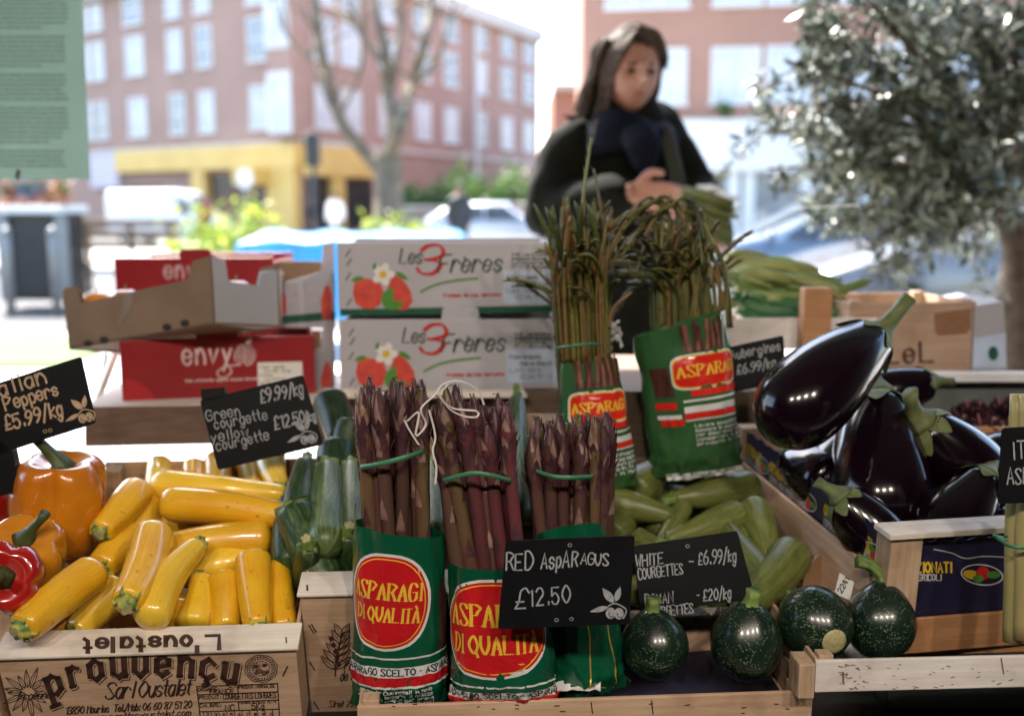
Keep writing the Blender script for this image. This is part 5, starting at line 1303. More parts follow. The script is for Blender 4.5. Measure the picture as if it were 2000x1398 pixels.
rubber_band(t3, [(1042, 918, 1.07), (1080, 930, 1.05), (1120, 932, 1.05), (1156, 930, 1.068)], .005, .055)
# white paper-like foot of the wrapper
t = thing('wrapping_paper', 'crumpled white printed paper at the foot of the green and gold bag', 'paper', P(1110, 1345, 1.04))
b = MB(); rows = [[P(1085 + 11 * i, 1348 - 9 * j + 5 * noise.noise(Vector((i * .8, j, 5))), 1.028 + .008 * j + .012 * noise.noise(Vector((i * .9, j * 1.3, 8)))) for i in range(9)] for j in range(5)]
b.strip(rows); b.build('sheet', WHITE, t, True)
# white twine tangled in the middle bunch
t = thing('twine', 'loose white raffia string tangled over the tips of the middle asparagus bunch', 'string', P(880, 770, 1.0))
b = MB()
for pts in (((795, 822), (818, 805), (812, 850), (832, 828), (822, 798), (850, 770), (862, 752), (885, 744), (910, 748), (935, 764), (945, 790)),
            ((855, 770), (880, 800), (905, 812), (930, 814), (932, 803), (905, 800), (880, 795), (860, 772), (875, 750)),
            ((838, 800), (850, 850), (845, 880), (852, 910), (850, 945)), ((790, 820), (800, 840), (818, 868))):
    P3 = [P(x, y, 1.005 + .006 * noise.noise(Vector((x * .02, y * .02, 1)))) for x, y in pts]; sm = smooth_line([tuple(p) for p in P3], 5)
    b.strip([[Vector(p) + Vector((0, 0, .0009)) for p in sm], [Vector(p) + Vector((.0006, -.0005, -.0009)) for p in sm]]); b.strip([[Vector(p) + Vector((-.0010, -.0004, .0)) for p in sm], [Vector(p) + Vector((.0012, -.0010, 0)) for p in sm]])
b.build('strand', mat('white raffia', (.62, .60, .58), rough=.4), t)
# single white asparagus bundle at the right edge
WSP = mat('greenish white asparagus skin', (.36, .27, .12), (.25, .24, .08), rough=.45, scale=12, st=(1, 1, .4), bmp=.08, bscale=120)
t4 = thing('asparagus_bunch', 'cream and green asparagus bunch held by a green band, cut by the right edge', 'asparagus', P(1990, 1230, 1.02), group=AG)
for k, (x1, x2, Yk) in enumerate(((1972, 1988, 1.02), (1992, 2006, 1.01), (2016, 2024, 1.02), (2004, 2014, 1.04))):
    b = MB(); p1, p2 = P(x1 + 6, 1252 - k * 6, Yk), P(x2, 770, Yk + .02)
    b.tube([p1.lerp(p2, i / 14) for i in range(15)], [.0105 * (1 - .25 * (i / 14) ** 3) for i in range(15)], 14, 0, shape=lambda q, a: 1 + .03 * math.cos(3 * a + 20 * q)); b.build('spear', WSP, t4, True)
rubber_band(t4, [(1966, 1062, 1.012), (1985, 1068, .996), (2024, 1068, .996), (2034, 1066, 1.01)], .004, .03)

# ================================================================== slates
def slate_card(label, corners, pl, writing, chalk=CHALK, emblem=None, holes=(), foot=None, es=1.0, ea=0):
    ps = [hit(x, y, pl) for x, y in corners]; c = sum(ps, Vector()) / 4
    t = thing('price_slate', label, 'price sign', c, group='slate price signs')
    b = MB(); n = len(corners); rc_ = []
    for i in range(n):     # rounded corners
        a, q, z = Vector(corners[i - 1]), Vector(corners[i]), Vector(corners[(i + 1) % n])
        u, v = (a - q).normalized() * 9, (z - q).normalized() * 9
        rc_ += [q + u, q + u * .3 + v * .05, q + u * .05 + v * .3, q + v]
    b.prism([hit(p.x, p.y, pl) for p in rc_], -pl[1] * .003); b.build('board', SLATE, t)
    f_ = onplane(pl, .0006); b = MB()
    for txt, x, y, sz, w_, ang, kw in writing: write(b, txt, x, y, sz, w_, f_, 0, R(ang), **kw)
    for x, y in holes:
        o = ell(x, y, 3.6, 3.0, 12); ribbon(b, o + o[:1], 1.2, f_)
    b.build('lettering', chalk, t)
    if emblem:
        x, y = emblem; b = MB(); E = lambda a, q: (x + es * (a * math.cos(ea) - q * math.sin(ea)), y + es * (a * math.sin(ea) + q * math.cos(ea)))
        for lx, ly, L, wd, ro in ((10, -8, 42, 9, R(-128)), (14, -10, 36, 7, R(-72)), (-2, 2, 44, 6, R(165))):
            blob(b, [E(*q) for q in leaf2(lx, ly, L, wd, ro)], f_)
        f2 = onplane(pl, .0008)
        for cx, cy in ((3, 16), (22, 17)):
            blob(b, [E(*q) for q in ell(cx, cy, 11, 13, 18)], f_)
            ribbon(b, [E(*q) for q in ell(cx + 2, cy + 1, 6, 8, 16)[2:10]], 2 * es, f2, 1)
        ribbon(b, [E(*q) for q in smooth_line([(32, 28), (38, 8), (14, -6), (-2, 0)])], 3 * es, f_)
        b.build('olive_emblem', [chalk, SLATE], t)
    if foot:
        b = MB(); b.prism([hit(x, y, pl) for x, y in foot], -pl[1] * .02); b.build('clip', SLATE, t)
    return t
K = dict
pl = plane(1108, 1135, .965, yaw=R(-3), lean=R(6))
slate_card('black slate at the front priced 12.50 with RED ASPARAGUS in chalk capitals', ((988, 1056), (1240, 1046), (1229, 1218), (972, 1228)), pl,
           [('RED', 988, 1113, 33, 3.4, -2, K(slant=.1, fit=52, jit=.25)), ('AspAR', 1056, 1110, 31, 3.4, -5, K(slant=.25, fit=72, jit=.3)), ('AG', 1133, 1100, 20, 2.6, 0, K(slant=.1, fit=26, jit=.4)), ('US', 1162, 1104, 22, 3.2, -2, K(slant=.1, fit=26, jit=.2)),
            ('£', 1006, 1188, 38, 3.2, -3, K(slant=.3, fit=20)), ('12.50', 1034, 1184, 33, 3.2, -6, K(slant=.12, gap=2.0, fit=80, jit=.2))], emblem=(1190, 1183), holes=((1113, 1064), (1087, 1210), (1116, 1208)), es=.86)
pl = plane(1345, 1120, 1.10, yaw=R(4), lean=R(16))
slate_card('black slate for white and Roman courgettes at 6.99, leaning behind the round courgettes', ((1236, 1066), (1440, 1036), (1476, 1170), (1252, 1196)), pl,
           [('WHITE', 1242, 1106, 22, 2.8, -6, K(fit=54, jit=.3, slant=.1)), ('COURGETTES', 1247, 1131, 20, 2.6, -7, K(fit=88, jit=.3, slant=.08)), ('-', 1346, 1106, 20, 2.6, 0, K(fit=8)), ('£6.99/kg', 1364, 1102, 24, 2.6, -5, K(fit=74, jit=.3, slant=.15)),
            ('ROMAN', 1260, 1180, 20, 2.7, -5, K(fit=54, jit=.3, slant=.1)), ('COURGETTES', 1266, 1204, 18, 2.6, -5, K(fit=88, jit=.3)), ('- £20/kg', 1362, 1174, 22, 2.6, -5, K(fit=66, jit=.3, slant=.15))], holes=((1343, 1066),))
pl = plane(505, 820, 1.30, yaw=R(8), lean=R(10))
slate_card('tilted black slate pricing green and yellow courgettes, standing on the yellow ones', ((390, 782), (592, 732), (632, 868), (426, 918)), pl,
           [('Green', 404, 822, 20, 2.3, -10, K(fit=66, jit=.2)), ('courgette', 420, 838, 20, 2.3, -11, K(fit=104, jit=.2)), ('£9.99/kg', 510, 787, 24, 3.2, -12, K(fit=84, jit=.2, slant=.1)),
            ('yellow', 414, 864, 20, 2.3, -11, K(fit=74, jit=.2)), ('courgette', 424, 880, 20, 2.3, -12, K(fit=104, jit=.2)), ('£12.50', 538, 838, 24, 3.2, -13, K(fit=60, jit=.2, slant=.1)), ('/kg', 598, 824, 18, 3.0, -13, K(fit=20))],
           emblem=(590, 848), es=.72, ea=R(-12), foot=((392, 760), (438, 756), (440, 775), (394, 785)))
pl = plane(90, 780, 1.20, yaw=R(10), lean=R(8))
slate_card('black slate for Italian peppers at 5.99 in warmly lit chalk, cut by the left edge', ((-60, 766), (158, 696), (188, 826), (-30, 896)), pl,
           [('Italian', -30, 784, 30, 4.2, -17, K(fit=126, jit=.2)), ('Peppers', 12, 802, 25, 4.0, -17, K(fit=108, jit=.2)), ('£5.99/kg', 12, 840, 27, 4.2, -15, K(fit=114, jit=.2, slant=.1))],
           chalk=CHALKLIT, emblem=(156, 806), es=.72, ea=R(-14), holes=((70, 733), (98, 840), (88, 842)), foot=((0, 860), (24, 880), (40, 960), (-10, 970)))
pl = plane(1478, 712, 1.42, yaw=R(-10), lean=R(6))
slate_card('small black slate for aubergines at 6.99, between the rear bag and the largest aubergine', ((1422, 678), (1530, 655), (1536, 745), (1432, 766)), pl,
           [('Aubergines', 1428, 702, 17, 2.6, -11, K(fit=98, jit=.2, slant=.1)), ('£6.99/kg', 1440, 731, 17, 2.6, -11, K(fit=76, jit=.2, slant=.2))])
pl = plane(1990, 910, 1.0, yaw=R(-4), lean=R(6))
slate_card('black slate for Italian asparagus, cut by the right edge above the cream asparagus', ((1958, 836), (2130, 826), (2120, 976), (1950, 984)), pl,
           [('ITALIAN', 1978, 896, 34, 3.2, -3, K(gap=2.0, jit=.2, fit=118)), ('ASPARAGUS', 1968, 946, 31, 3.2, -5, K(gap=1.4, jit=.25, slant=.15, fit=138))])
# ================================================================== rear of the display
REDC = mat('red printed carton', (.26, .006, .012), (.20, .005, .010), rough=.42, scale=5, coat=.15)
REDC2 = mat('lighter red carton print', (.38, .014, .022), (.34, .011, .018), rough=.42)
PINKW = mat('pinkish white print', (.62, .50, .52), rough=.5)
GREYC = mat('grey white carton', (.38, .385, .42), (.33, .335, .37), rough=.6, scale=6)
FRC = mat('white printed carton', (.44, .43, .47), (.38, .37, .41), rough=.5, scale=5)
CARDIN = mat('brown card inside', (.24, .15, .09), (.19, .115, .065), rough=.85, scale=8)
DGREEN = mat('dark green carton print', (.006, .085, .048), rough=.45)
STRAW = mat('strawberry print', (.62, .075, .045), (.50, .04, .03), rough=.5, scale=60)
def carton(label, TL, TR, BL, pl, depth, mfront, mside, tab=None, group='printed fruit cartons', min_=None):
    a, r, d_ = hit(*TL, pl), hit(*TR, pl), hit(*BL, pl); n = pl[1]
    X = (Vector((0, 0, 1)).cross(n) * 1).normalized()
    if X.x < 0: X = -X
    Z = X.cross(-n).normalized(); Z = Z if Z.z > 0 else -Z
    w_, h = (r - a).dot(X), (a - d_).dot(Z)
    o = a - Z * h; M = Matrix(((X.x, -n.x, Z.x, o.x), (X.y, -n.y, Z.y, o.y), (X.z, -n.z, Z.z, o.z), (0, 0, 0, 1)))
    t = thing('fruit_carton', label, 'carton', mtx=M, group=group)
    def pb(nm, lo, hi, m):
        b = MB(); b.box(lo, hi, 0, None, .0015); return b.build(nm, m, t, world=False)
    pb('front_panel', (0, 0, 0), (w_, .005, h), mfront); pb('back_panel', (0, depth - .005, 0), (w_, depth, h), min_ or mside)
    for x in (0, w_ - .005): pb('side_panel', (x, .0055, 0), (x + .005, depth - .0055, h * .96), mside)
    pb('base', (.006, .006, .001), (w_ - .006, depth - .006, .006), CARDIN)
    if tab:
        x0, x1, y0, y1 = tab; b = MB(); q = [hit(x, y, (pl[0] - n * .0005, n)) for x, y in ((x0, y1), (x0 + 2, y0 + 4), (x0 + 7, y0), (x1 - 7, y0), (x1 - 2, y0 + 4), (x1, y1))]
        b.prism(q, -n * .004); b.build('tab', mfront, t)
    return t, onplane(pl, .0007), M
def apple(b, x, y, s, f_):
    for k in range(6):
        yy = y - 16 * s + k * 6.2 * s; hw = math.sqrt(max(0, 1 - ((yy - y) / (21 * s)) ** 2)) * 21 * s
        ribbon(b, smooth_line([(x - hw, yy + 2 * s), (x - hw * .3, yy - 4 * s), (x + hw * .3, yy + 4 * s), (x + hw, yy - 1 * s)]), 2.5 * s, f_)
    blob(b, leaf2(x + 3 * s, y - 19 * s, 18 * s, 5 * s, -1.0), f_)
PLR = plane(235, 797, 1.62, yaw=R(13), lean=0)
tR, fR, MR = carton('dark red apple carton with a white name and striped apple mark, under the brown tray', (232, 665), (613, 647), (237, 797), PLR, .26, REDC, REDC, (383, 466, 636, 668))
b = MB(); write(b, 'envy', 358, 712, 42, 5.2, fR, 0, R(-2), gap=1.9, fit=94, nib=(R(20), .6)); apple(b, 478, 694, 1.02, fR)
ribbon(b, smooth_line([(470, 712), (440, 716), (424, 728), (436, 738), (452, 726), (444, 712)]), 2.6, fR); write(b, 'the ultimate apple experience', 362, 746, 5, 1.5, fR, 0, R(-2), fit=140)
b.build('lettering', PINKW, tR)
b = MB(); fR2 = onplane(PLR, .0005); b.add([fR2(x, y) for x, y in ((503, 708), (590, 706), (592, 752), (504, 756))], [(0, 1, 2, 3)])
lab = b.build('label_sticker', WHITE, tR); b = MB()
for k in range(5): write(b, ('Class I apples', 'Size 80  12 kg', 'France', 'Lot 2104 B', 'net 5kg')[k], 508 + (k % 2) * 8, 719 + k * 8, 5, 1.1, fR, 0, R(-1), xs=1.1)
b.build('sticker_lettering', INKGREY, tR)
b = MB(); f2 = onplane(PLR, .0004)
pts = [(238, 797)] + [(238 + 68 * math.cos(a), 797 - 58 * math.sin(a)) for a in (R(4 + i * 8) for i in range(11))]
b.add([f2(*p) for p in pts], [tuple(range(len(pts)))])
for a0 in (R(24), R(50)): pass
b.build('swirl_print', REDC2, tR)
PLR2 = plane(222, 570, 2.02, yaw=R(2))
tR2, fR3, _ = carton('bright red apple carton standing at the back with a raised tab', (222, 503), (534, 500), (222, 700), PLR2, .22, REDC, REDC, (350, 414, 486, 506))
b = MB(); write(b, 'envy', 322, 543, 34, 4.4, fR3, 0, 0, gap=1.9, fit=80, nib=(R(20), .6)); apple(b, 425, 532, .85, fR3); b.build('lettering', PINKW, tR2)
# brown tray tipped on the red carton
TRK = mat('kraft card', (.20, .13, .075), (.155, .10, .058), rough=.8, scale=7)
plL = plane(412, 567, 1.56, yaw=R(-24)); plRt = plane(412, 567, 1.56, yaw=R(50))
tt = thing('fruit_tray', 'brown and white cardboard fruit tray with notched sides, tipped on the red carton', 'fruit tray', hit(412, 635, plL))
Lp = [(135, 683), (122, 566), (148, 560), (156, 592), (366, 546), (376, 510), (410, 500), (417, 634)]
Rp = [(417, 634), (411, 500), (440, 506), (446, 549), (505, 558), (510, 532), (548, 526), (550, 640), (500, 642)]
b = MB(); b.prism([hit(x, y, plL) for x, y in Lp], -plL[1] * .005); b.build('long_panel', TRK, tt)
b = MB(); b.prism([hit(x, y, plRt) for x, y in Rp], -plRt[1] * .005); b.build('end_panel', GREYC, tt)
C0, L0, R0 = hit(417, 634, plL), hit(135, 683, plL), hit(550, 640, plRt)
b = MB(); b.prism([hit(x, y, plL) + (R0 - C0) for x, y in Lp], plL[1] * .005); b.build('long_panel', TRK, tt)
b = MB(); b.prism([hit(x, y, plRt) + (L0 - C0) for x, y in Rp], plRt[1] * .005); b.build('end_panel', TRK, tt)
b = MB(); b.prism([C0, L0, L0 + R0 - C0, R0], Vector((0, 0, .004))); b.build('base', TRK, tt)
b = MB(); fL = onplane(plL, .0006)
for x, y in ((172, 671), (203, 664), (326, 639), (361, 631)): blob(b, ell(x, y, 9, 7, 18), fL)
b.build('air_hole', mat('dark hole', (.02, .012, .008), rough=.9), tt)
b = MB(); blob(b, [(243, 573), (262, 570), (258, 600), (225, 645), (240, 600)], onplane(plL, .0005)); b.build('grey_patch', mat('grey scuffed card', (.20, .16, .125), rough=.8), tt)
ORG = mat('orange peel', (.70, .26, .012), (.62, .19, .008), rough=.4, scale=20, bmp=.15, bscale=500)
APL = mat('apple skin', (.55, .24, .13), (.45, .10, .06), rough=.3, scale=8, coat=.4)
def fruit(nm, label, px, py, Y, r, m, cat):
    p = P(px, py, Y); rr = r * axial(p) / F; t = thing(nm, label, cat, p, group='fruit in the tipped tray'); b = MB()
    b.sphere(p, (1, 1, 1), 24, 16, 0, lambda d: Vector((d.x, d.y, d.z * .94 - .18 * math.exp(-((1 - abs(d.z)) / .12)) * (1 if d.z > 0 else -1))) * rr); b.build('skin', m, t, True)
    b = MB(); q = p + Vector((0, 0, rr * .8)); b.tube([q, q + Vector((0, 0, rr * .15)), q + Vector((rr * .05, 0, rr * .3))], [rr * .06, rr * .05, rr * .06], 8); b.build('stalk', STEMG, t, True)
fruit('orange_fruit', 'orange peeping over the left end of the tipped cardboard tray', 190, 592, 1.72, 26, ORG, 'orange')
fruit('apple', 'pale red apple peeping over the long side of the tipped tray', 246, 588, 1.74, 28, APL, 'apple')
fruit('apple', 'whitish apple peeping through the notch of the white tray end', 462, 572, 1.72, 30, APL, 'apple')
# strawberry cartons
def straw(b, x, y, s, f_, g_):
    blob(b, [(x + s * p[0], y + s * p[1]) for p in ((-30, -18), (-16, -27), (4, -24), (22, -16), (28, 2), (20, 26), (4, 34), (-14, 32), (-28, 22), (-33, 2))], f_, 0)
    blob(b, [(x + s * p[0], y + s * p[1]) for p in ((46, -36), (66, -22), (80, -2), (84, 18), (74, 34), (56, 36), (44, 22), (34, -6))], f_, 0)
    for a in range(5): blob(b, ell(x + 26 * s + 13 * s * math.cos(a * 1.257), y - 34 * s + 13 * s * math.sin(a * 1.257), 10 * s, 8 * s, 14, a * 1.257), onplane_shift(g_, .0003), 1)
    blob(b, ell(x + 26 * s, y - 34 * s, 7 * s, 7 * s, 14), onplane_shift(g_, .0006), 2)
    for lx, ly, L, wd, ro in ((28, 30, 44, 12, -1.2), (30, 30, 40, 9, -.2), (-12, -28, 26, 5, 2.9), (50, -38, 30, 5, .5), (8, -42, 16, 4, -1.4)): blob(b, [(x + p[0] * s, y + p[1] * s) for p in leaf2(lx, ly, L, wd, ro)], onplane_shift(g_, .0004), 3)
onplane_shift = lambda pl_, o: onplane(pl_, .0007 + o)
BLUEL = mat('pale blue label', (.50, .60, .78), rough=.5)
def straw_carton(label, TL, TR, BL, pl, depth=.24, dx=0, dy=0, tab=None):
    t, f_, M = carton(label, TL, TR, BL, pl, depth, FRC, FRC, tab)
    b = MB(); straw(b, 722 + dx, 570 + dy, 1.0, f_, pl)
    b.build('strawberry_print', [STRAW, WHITE, YELLOWP, GREENP], t)
    b = MB(); write(b, 'Les', 780 + dx, 514 + dy, 28, 4.2, f_, 0, R(1), slant=.25, fit=42, nib=(R(25), .4)); write(b, 'Frères', 855 + dx, 532 + dy, 34, 5.0, f_, 0, R(-1), slant=.3, gap=1.5, nib=(R(25), .4), fit=122)
    write(b, '3', 813 + dx, 534 + dy, 54, 9, f_, 1, 0, slant=.2, nib=(R(25), .4), fit=44)
    ribbon(b, smooth_line([(822 + dx, 570 + dy), (852 + dx, 556 + dy), (890 + dx, 548 + dy), (932 + dx, 544 + dy)]), 4.5, f_, 2)
    write(b, 'fraises de nos terroirs', 866 + dx, 580 + dy, 6, 1.8, f_, 1, R(-1), fit=112)
    for x, y in ((680, 494), (682, 512), (680, 540), (682, 590)): staple(b, x + dx, y + dy, -1.0, f_, 16, 2.4)
    for k in range(4): write(b, ('EARL Les 3 Frères', 'producteurs de fraises', 'categorie I', 'France')[k], 1000 + dx, 500 + dy + k * 8, 5.5, 1.2, f_, 0, 0, fit=70)
    b.build('lettering', [mat('dark green ink', (.02, .06, .045), rough=.6), REDP, GREENP], t)
    b = MB(); b.add([onplane(pl, .0005)(x + dx, y + dy) for x, y in ((983, 528), (1088, 526), (1088, 594), (984, 592))], [(0, 1, 2, 3)]); b.build('label_sticker', BLUEL, t)
    b = MB()
    for k in range(4): write(b, ('Fraise Gariguette', 'Poids net 250g x 8', 'Lot 104', 'CAT I')[k], 990 + dx + (k % 2) * 20, 545 + dy + k * 13, 7, 1.5, f_, 0, 0, fit=60)
    b.build('sticker_lettering', INKGREY, t); return t
PS1 = plane(660, 760, 1.60, yaw=R(1)); PS2 = plane(655, 604, 1.60, yaw=R(2))
straw_carton('lower white strawberry carton printed Les 3 Frères', (662, 624), (1090, 618), (664, 760), PS1, dx=6, dy=155, tab=(862, 936, 600, 626))
us = straw_carton('upper white strawberry carton printed Les 3 Frères, on top of its twin', (658, 474), (1078, 478), (664, 606), PS2)
b = MB(); b.add([onplane(PS2, .0005)(x, y) for x, y in ((664, 604), (1080, 596), (1080, 610), (664, 617))], [(0, 1, 2, 3)]); b.build('green_stripe', DGREEN, us)
# the two strawberry trays beside them, seen on their short notched ends
for k, (dy, lab) in enumerate(((0, 'white strawberry carton with a dipped end and green base band, beside the upper lettered one'), (150, 'white strawberry carton mostly hidden behind the red apple carton'))):
    pl = plane(600, 600, 1.74 + .0 * k, yaw=R(16)); t = thing('fruit_carton', lab, 'carton', hit(600, 640 + dy, pl), group='printed fruit cartons'); n = pl[1]
    b = MB(); b.prism([hit(x, y + dy, pl) for x, y in ((551, 640), (551, 553), (628, 531), (632, 476), (652, 474), (655, 640))], -n * .005); b.build('end_panel', FRC, t)
    b = MB(); b.prism([hit(x, y + dy, pl) for x, y in ((551, 640), (551, 523), (652, 523), (655, 640))], -n * .005); b.v = [v - n * .22 for v in b.v]; b.build('end_panel', CARDIN, t)
    for x in (551, 654):
        b = MB(); q0, q1 = hit(x, 640 + dy, pl), hit(x, 535 + dy, pl); b.prism([q0, q1, q1 - n * .21, q0 - n * .21], (pl[1].cross(Vector((0, 0, 1)))) * .004 * (1 if x > 600 else -1)); b.build('side_panel', CARDIN if x < 600 else FRC, t)
    b = MB(); f_ = onplane(pl, .0007); blob(b, [(x, y + dy) for x, y in ((626, 590), (634, 560), (642, 556), (648, 575), (648, 625), (630, 625))], f_, 0); blob(b, [(x, y + dy) for x, y in ((551, 572), (558, 575), (560, 610), (551, 615))], f_, 0)
    b.add([f_(x, y + dy) for x, y in ((551, 617), (655, 608), (655, 624), (551, 632))], [(0, 1, 2, 3)], 1)
    write(b, 'Fraises', 570, 572 + dy, 9, 2, f_, 2, R(-6)); write(b, 'de France', 568, 590 + dy, 8, 1.6, f_, 2, R(-4)); b.build('print', [STRAW, DGREEN, PINKW], t)
# wooden plinths / shelves carrying the rear row
t = thing('wooden_plinth', 'rough brown wooden plinth with a pale top edge under the red apple carton', 'plinth', P(400, 830, 1.58))
b = MB(); pl = plane(300, 830, 1.585, yaw=R(8)); b.prism([hit(x, y, pl) for x, y in ((166, 795), (660, 788), (660, 862), (166, 872))], -pl[1] * .02); b.build('front_board', BROWNWOOD, t)
zt = hit(200, 795, pl).z
b = MB(); X = (Vector((0, 0, 1)).cross(pl[1])).normalized(); X = X if X.x > 0 else -X; o = hit(166, 796, pl)
b.prism([o + X * .0 - pl[1] * .001 + Vector((0, 0, .001)), o + X * .85 - pl[1] * .001 + Vector((0, 0, .001)), o + X * .85 - pl[1] * .42 + Vector((0, 0, .001)), o - pl[1] * .42 + Vector((0, 0, .001))], Vector((0, 0, -.012))); b.build('top_board', PALEWOOD, t)
b = MB(); b.prism([o + Vector((0, 0, -.012)) - pl[1] * .021, o + Vector((0, 0, -.065)) - pl[1] * .021, o + Vector((0, 0, -.065)) - pl[1] * .40, o + Vector((0, 0, -.012)) - pl[1] * .40], X * .02); b.build('side_board', BROWNWOOD, t)
# leg of a folding stand seen at the left of it
t = thing('stand_leg', 'white painted wooden stand leg slanting down left of the red carton', 'leg', P(200, 740, 1.9))
b = MB()
for a, b_, wd in (((236, 660), (182, 800), 9), ((232, 664), (205, 800), 4)):
    p, q = P(*a, 1.9), P(*b_, 1.86); b.tube([p, q], [wd / F * 1.9] * 2, 4, 0)
    break
b.build('strut', WHITE, t); b = MB(); p, q = P(208, 690, 1.94), P(182, 830, 1.94); b.tube([p, q], [.004] * 2, 6); b.build('wire', mat('grey wire', (.2, .25, .3), rough=.4), t)
t = thing('wooden_plinth', 'grey brown wooden plinth under the strawberry cartons', 'plinth', P(880, 800, 1.57))
b = MB(); pl = plane(880, 800, 1.585); b.prism([hit(x, y, pl) for x, y in ((664, 764), (1600, 764), (1600, 900), (664, 900))], -pl[1] * .4); b.build('front_board', wood('grey brown wood', (.20, .13, .09), (.11, .075, .05), 0), t)
b = MB(); pl2 = plane(880, 765, 1.55); b.prism([hit(x, y, pl2) for x, y in ((664, 765), (1022, 765), (1030, 776), (664, 778))], -pl2[1] * .03); b.build('edge_strip', PALEWOOD, t)

# ---- rear asparagus bunches: thin spears
THIN = [mat('thin asparagus %s' % n, a, c, rough=.5, scale=14, st=(1, 1, .25), var=.3) for n, a, c in (('olive', (.14, .14, .028), (.085, .09, .02)), ('brown', (.16, .085, .022), (.09, .07, .018)), ('dark', (.055, .085, .02), (.05, .045, .016)))]
def thin_mesh(k):
    rs = random.Random(k + 50); L = .40; b = MB(); n = 26; bend = rs.uniform(-.3, .3) if k < 5 else rs.uniform(.5, 1.1) * (-1 if k % 2 else 1); st = rs.uniform(.55, .7)
    sp, rd, x, z, th, az = [], [], 0, 0, 0, rs.uniform(-.5, .5)
    for i in range(n + 1):
        q = i / n; sp.append((x * math.cos(az), x * math.sin(az), z)); rd.append(.0031 * (1 - .3 * q) if q < .8 else .0031 * (.76 + .5 * math.sin((q - .8) / .2 * math.pi)) * (1 if q < .97 else .55))
        if q > st: th += bend * 3.2 / n * 1.4
        x += math.sin(th) * L / n; z += math.cos(th) * L / n
    b.tube(sp, rd, 8, 0)
    for i in range(3, n):
        q = i / n
        for j in range(1 if q < .72 else 2):
            a = rs.uniform(0, 6.28); p = Vector(sp[i]); d = (Vector(sp[min(i + 1, n)]) - p).normalized(); e = d.orthogonal().normalized(); e = Matrix.Rotation(a, 3, d) @ e; g = d.cross(e); r = rd[i]
            ln = .012 + (.004 if q > .72 else 0); b.add([p + e * r + g * r * .8, p + e * r - g * r * .8, p + e * (r + .0032) + d * ln], [(0, 1, 2)])
    return b
THM = {}
def thin_bunch(t, pb, ptop, hw, n, seed, hj, sel, flat=.62):
    rs = random.Random(seed); (bx, by, bY), (tx, ty, tY) = pb, ptop
    for i in range(n):
        k = rs.choice(sel); key = k
        if key not in THM: THM[key] = thin_mesh(k).build('spear', THIN[k % 3], None, True); o = THM[key]
        else: o = bpy.data.objects.new('spear', THM[key].data); COL.objects.link(o)
        u, v = rs.uniform(-1, 1), rs.uniform(0, 1)
        p1 = P(bx + u * hw, by, bY + v * .06); p2 = P(tx + u * hw * 1.12 + rs.uniform(-8, 8), ty + rs.uniform(-hj, hj), tY + v * .06)
        o.parent = t; o.matrix_basis = MW[t.name].inverted() @ along(p1, p2, rs.uniform(.65, 1.1), .40, rs.uniform(-1.2, 1.2) + (0 if k < 5 else 0))
BAGG2 = mat('grass green printed plastic', (.036, .112, .038), (.024, .085, .030), rough=.24, scale=5, coat=.6, bmp=.5, bscale=22, bdist=.005, st=(1.6, 1.6, .6))
def rear_print(t, B, cx, cy, s=1.0, text='ASPARAGI', cut=False):
    b = MB()
    for g, mi, o in ((.004, 1, .0006), (.002, 3, .0009), (0, 2, .0012)): B.disc(b, cx, cy, .046 * s + g, .021 * s + g, o, mi, pw=5)
    write(b, text, cx, cy - .006, .0150 * s, .0030, B.mapper(.0016), 3, 0, 'c', nib=(0, .4), serif=True, step=.004, ydown=False, gap=1.8, fit=.084 * s)
    B.bandrow(b, cy - .034 * s, cy - .025 * s, .0007, 2, cx - .03, cx + .055); B.bandrow(b, cy - .041 * s, cy - .038 * s, .0007, 1, cx - .04, cx + .06)
    B.bandrow(b, cy - .056 * s, cy - .047 * s, .0007, 1, cx - .04, cx + .06); B.bandrow(b, cy - .065 * s, cy - .0565 * s, .0007, 2, cx - .04, cx + .06); B.bandrow(b, cy - .0675 * s, cy - .0655 * s, .0007, 1, cx - .04, cx + .06)
    for k in range(5): write(b, ('Lavare accuratamente', 'cuocere in acqua salata', 'per dieci minuti circa', 'conservare in frigo', 'prodotto in Italia')[k], cx - .03, cy - .077 * s - k * .0065, .0045, .0009, B.mapper(.0008), 1, 0, 'l', step=.005, ydown=False, fit=.075)
    b.build('print', [BAGG2, BAGW, REDB, BAGY], t)
    b = MB(); rs = random.Random(4)
    for k in range(13):
        x = cx - .030 + k * .0052; ribbon(b, [(x, cy + .030), (x + rs.uniform(-.003, .003), cy + .045), (x + rs.uniform(-.004, .004), cy + .066 + rs.uniform(-.006, .006))], .0052, B.mapper(.0006 + (k % 3) * 2e-4), k % 2, step=.004)
    b.build('picture', [BAGBR, mat('pinkish picture print', (.25, .10, .07), (.12, .04, .03), rough=.35, scale=50)], t)
REDB = mat('bright red plastic print', (.62, .022, .012), (.55, .016, .010), rough=.28, coat=.3)
tA = thing('asparagus_bunch', 'thin olive asparagus bunch with wild tips, rear left one by the strawberry cartons', 'asparagus', P(1165, 950, 1.36), group='rear asparagus bunches')
thin_bunch(tA, (1148, 860, 1.385), (1128, 440, 1.40), 50, 84, 3, 60, (0, 1, 2, 3, 4, 0, 1, 5, 6))
